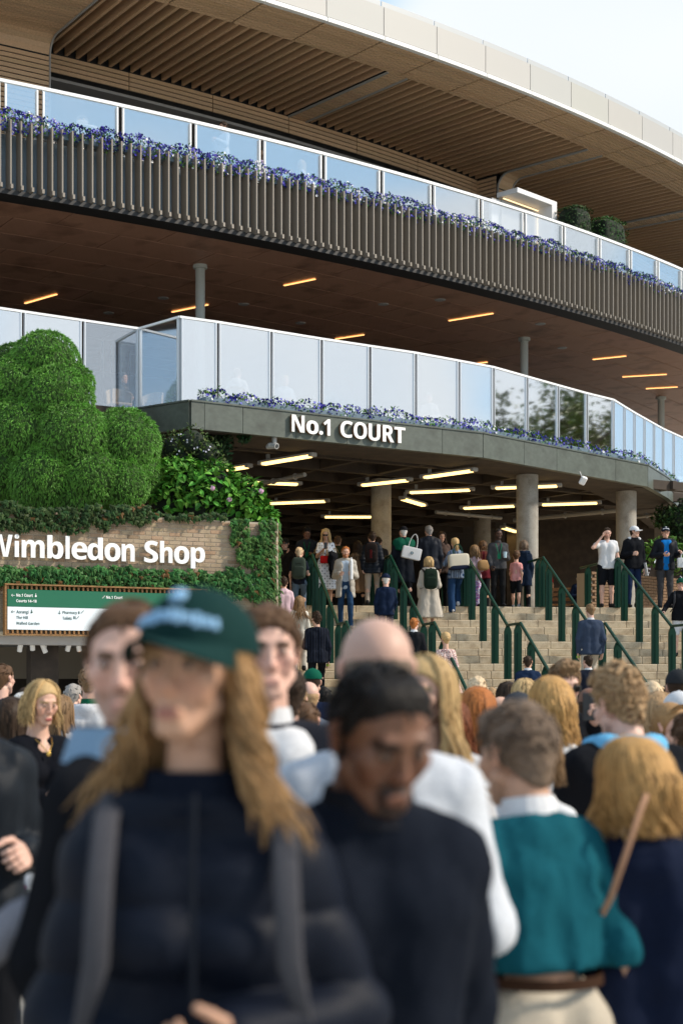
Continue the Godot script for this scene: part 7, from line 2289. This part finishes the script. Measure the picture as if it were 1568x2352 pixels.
	person({l = "girl in a pink T-shirt and black shorts walking away", x = 1184, y = 1268, step = 0, back = 0.6, sex = "w", sk = 0, hc = "brown", hair = "bun", yaw = 165, lean = 6, top = ["tee", Color(0.72, 0.33, 0.31)], bot = ["shorts", BLK], lg = "walk", shoe = Color(0.3, 0.3, 0.32), ar = "swing", al = "fwd"})
	person({l = "woman with grey blonde hair in a navy hooded coat, by the pale column", x = 1202, y = 1241, step = 0, back = 1.1, sex = "w", sk = 0, hc = "mixed", hair = "bob", yaw = 176, top = ["coat", Color(0.012, 0.022, 0.045)], hood = Color(0.012, 0.022, 0.045), hem = 0.6, bot = ["trousers", BLK]})
	person({l = "man in a white T-shirt and black shorts holding his hand to his brow", x = 1392, y = 1206, step = 0, back = 0.14, sk = 4, hc = "dark", hair = "tidy", beard = 0.5, hp = 14, hy = -6, top = ["tee", WHT], hem = 0.82, bot = ["shorts", BLK], ar = "brow", al = "down", w = 1.1})
	person({l = "young man in a white cap and black and white hoodie looking aside", x = 1453, y = 1203, step = 0, back = 0.2, hat = 0.02, sk = 0, hc = "dark", hair = "tidy", yaw = 14, hy = 44, cap = Color(0.72, 0.73, 0.75), top = ["hoodie", BLK], hood = WHT, bot = ["trousers", Color(0.014, 0.026, 0.07)], ar = "bent", al = "down"})
	var pa := carried("leaflet", "folded white leaflet in the white capped man's hand", "leaflet", Transform3D(Basis(Vector3.BACK, 0.2), last.hands[1] + V(0.02, 0.06, 0.03)))
	zp = G.new()
	zp.box(Vector3.ZERO, V(0.02, 0.3, 0.15), Basis.IDENTITY, 0.004)
	part("paper", zp, cloth("bag", WHT, 0.7), pa)
	person({l = "man in a navy cap and black coat over a blue top, with a white bag", x = 1526, y = 1204, step = 0, back = 0.34, hat = 0.02, sk = 0, hc = "brown", hair = "tidy", hy = -6, cap = Color(0.014, 0.02, 0.034), badge = WHT, top = ["jacket", Color(0.012, 0.014, 0.02)], shine = 1, open = 0.075, inner = Color(0.008, 0.17, 0.52), bot = ["trousers", Color(0.055, 0.056, 0.062)], ar = "belly", al = "bag", w = 1.08})
	softbag("paper_bag", "white paper bag with a round crest held by the navy capped man", "paper bag", last.hands[1] + V(0.03, -0.24, 0.04), V(0.28, 0.22, 0.10), Color(0.76, 0.76, 0.76), Color(0.76, 0.76, 0.76), Basis.IDENTITY, 0.15, 0.14)
	crest(last.hands[1] + V(0.03, -0.24, 0.095), 1.0)
	person({l = "man in a green cap, black jacket and white shorts holding the handrail", x = 1562, y = 1326, step = 7, hat = 0.02, sk = 4, hc = "light", hair = "tidy", yaw = -12, cap = Color(0.006, 0.085, 0.05), glasses = 2, top = ["jacket", BLK], bot = ["shorts", WHT], ar = "rail", al = "bent"})
	backpack("charcoal backpack on the green capped man at the picture's edge", Color(0.04, 0.04, 0.045), 0.95, Color(0.05, 0.05, 0.055))
	person({l = "man in a blue grey blazer and beige trousers climbing the steps", x = 1355, y = 1386, step = 12, sk = 4, hc = "light", hair = "short", yaw = 180, hy = 12, top = ["blazer", Color(0.046, 0.064, 0.105)], collar = WHT, bot = ["trousers", Color(0.58, 0.53, 0.45)], w = 1.14, lg = "step", al = "down", ar = "down"})
	ballof("tennis_ball", "bright tennis ball in the blazer man's hand", last.hands[1])
	person({l = "man in a navy suit with a white strap, low on the steps", x = 1212, y = 1501, step = 18, sk = 1, hc = "dark", hair = "tidy", yaw = 178, hy = -10, top = ["blazer", Color(0.014, 0.028, 0.065)], collar = WHT, bot = ["trousers", NAVY], w = 1.08})
	person({l = "stocky man in a black suit below the blazer man", x = 1350, y = 1500, step = 18, sk = 4, hc = "dark", hair = "tidy", yaw = 190, hy = 14, top = ["blazer", Color(0.014, 0.018, 0.03)], collar = WHT, bot = ["trousers", NAVY], w = 1.16})
	person({l = "woman with a blonde bun in a pink flowered dress going up", x = 1023, y = 1451, step = 15, sex = "w", sk = 0, hc = "blonde", hair = "bun", yaw = 186, hy = 10, top = ["dress", Color.WHITE, "floral"], sleeve = 1.7, hem = 0.5, flare = 0.1, bot = ["skirt", Color(0.5, 0.42, 0.42)], ar = "bent", al = "bent"})
	person({l = "ginger haired man in a black suit with white collar, by the handrail", x = 950, y = 1416, step = 13, sk = 4, hc = "ginger", hair = "tidy", yaw = 172, hy = -10, top = ["blazer", Color(0.016, 0.017, 0.02)], collar = WHT, bot = ["trousers", BLK]})
	person({l = "brown haired man in a pinstriped navy suit going up", x = 728, y = 1403, step = 13, hat = 0.02, sk = 0, hc = "dark", hair = "curly", yaw = 182, hy = 16, top = ["blazer", Color(0.03, 0.037, 0.06), "stripe"], bot = ["trousers", BLK], w = 1.06})
	ballof("tennis_ball", "bright tennis ball in the pinstriped man's hand", last.hands[0])
	person({l = "woman with long brown hair in a cream top and cream trousers", x = 687, y = 1366, step = 10, sex = "w", sk = 0, hc = "light", hair = "verylong", yaw = 178, top = ["shirt", Color(0.60, 0.58, 0.52)], bot = ["trousers", Color(0.60, 0.57, 0.52)], wide = 0.015, lg = "step"})
	person({l = "dark haired person in a pale pink shirt by the foot of the ivy", x = 652, y = 1322, step = 7, sk = 0, hc = "dark", hair = "short", yaw = 185, top = ["shirt", Color(0.68, 0.50, 0.56)], bot = ["trousers", NAVY], ar = "bent"})
	# --- under the terrace
	person({l = "person in a red T-shirt with a black sling bag in the shade", x = 1250, y = 1293, z = 43.0, f = 3.5, sk = 1, hc = "dark", hair = "tidy", yaw = 175, top = ["tee", Color(0.45, 0.02, 0.025)], bot = ["shorts", Color(0.4, 0.38, 0.34)]})
	person({l = "person in a navy cap and navy coat sitting on the shaded bench", x = 1330, y = 1312, h = 1.7, z = 41.55, f = 3.47, sk = 0, hc = "grey", hair = "tidy", yaw = 20, cap = Color(0.014, 0.025, 0.06), top = ["jacket", Color(0.012, 0.025, 0.07)], bot = ["trousers", NAVY], lg = "sit", ar = "belly", al = "belly"})
	# --- on the balcony and behind the terrace glass
	person({l = "dark haired man in a white jacket standing behind the balcony glass", x = 514, y = 279, z = 35.5, f = 13.0, sk = 1, hc = "dark", hair = "short", yaw = -58, top = ["blazer", WHT], bot = ["trousers", BEIGE], ar = "phone", al = "phone"})
	person({l = "woman in a white flowered blouse seated behind the balcony glass", x = 598, y = 330, h = 1.66, z = 36.6, f = 13.0, sex = "w", sk = 0, hc = "brown", hair = "bob", yaw = -50, top = ["shirt", Color.WHITE, "bloom"], bot = ["trousers", WHT], lg = "sit", ar = "belly", al = "belly"})
	chair(P(598, 1590, 36.65) * V(1, 0, 1) + V(0, 13.0, 0), deg_to_rad(-50), "balcony armchair under the woman in the flowered blouse", M("plastic_white"), "white balcony armchairs")
	person({l = "blonde woman in white seated in profile behind the balcony glass", x = 692, y = 366, h = 1.64, z = 37.2, f = 13.0, sex = "w", sk = 0, hc = "blonde", hair = "long", yaw = -82, top = ["shirt", WHT], bot = ["trousers", WHT], lg = "sit", ar = "mouth", al = "belly"})
	chair(P(692, 1590, 37.25) * V(1, 0, 1) + V(0, 13.0, 0), deg_to_rad(-82), "balcony armchair under the blonde woman in profile", M("plastic_white"), "white balcony armchairs")
	var k := 0
	for q in [[283, 33.9, "dark haired man in grey seated behind the terrace corner glass", "dark", Color(0.06, 0.055, 0.05), 60], [545, 33.4, "person in white seated behind the terrace glass near the slim column", "light", WHT, 170], [655, 34.2, "person in pale blue seated behind the third terrace pane", "blonde", Color(0.4, 0.5, 0.62), 20], [985, 36.2, "person in white seated behind the terrace glass above the column", "grey", WHT, -30]]:
		person({l = q[2], x = q[0], y = 860, h = 1.7, z = q[1], f = 7.26, sk = 0, hc = q[3], hair = "short", yaw = q[5], top = ["shirt", q[4]], bot = ["trousers", NAVY], lg = "sit", ar = "belly", al = "belly"})
		chair(P(q[0], 1590, q[1] + 0.03) * V(1, 0, 1) + V(0, 7.26, 0), deg_to_rad(q[5]), ["wicker armchair under the man in grey", "wicker armchair under the person by the slim column", "wicker armchair under the person in pale blue", "wicker armchair under the person above the column"][k], mats["wicker"], "wicker armchairs on the terrace")
		k += 1
func crest(at: Vector3, dir := -1.0) -> void: # a round printed badge on the bag made last
	var g := G.new()
	var o: Node3D = get_child(get_child_count() - 1)
	for q in [[0.034, 0.004, 0], [0.022, 0.006, 1]]:
		g = G.new()
		g.tube([V(0, 0, 0), V(0, 0, q[1] * dir)], [q[0], q[0]], 18)
		part("crest", g, cloth("bag", Color(0.01, 0.09, 0.06) if q[2] == 0 else Color(0.35, 0.42, 0.5), 0.6), o, o.transform.affine_inverse() * last.x * Transform3D(Basis.IDENTITY, at + V(0, 0, 0.002 * dir)))
func ballof(called: String, label: String, at: Vector3) -> void:
	var o := carried(called, label, "tennis ball", Transform3D(Basis.IDENTITY, at))
	var g := G.new()
	g.sup(Vector3.ZERO, Vector3.ONE * 0.034, Basis.IDENTITY, 1, 1, 16, 10)
	part("felt", g, cloth("bag", Color(0.30, 0.55, 0.02), 0.95), o)
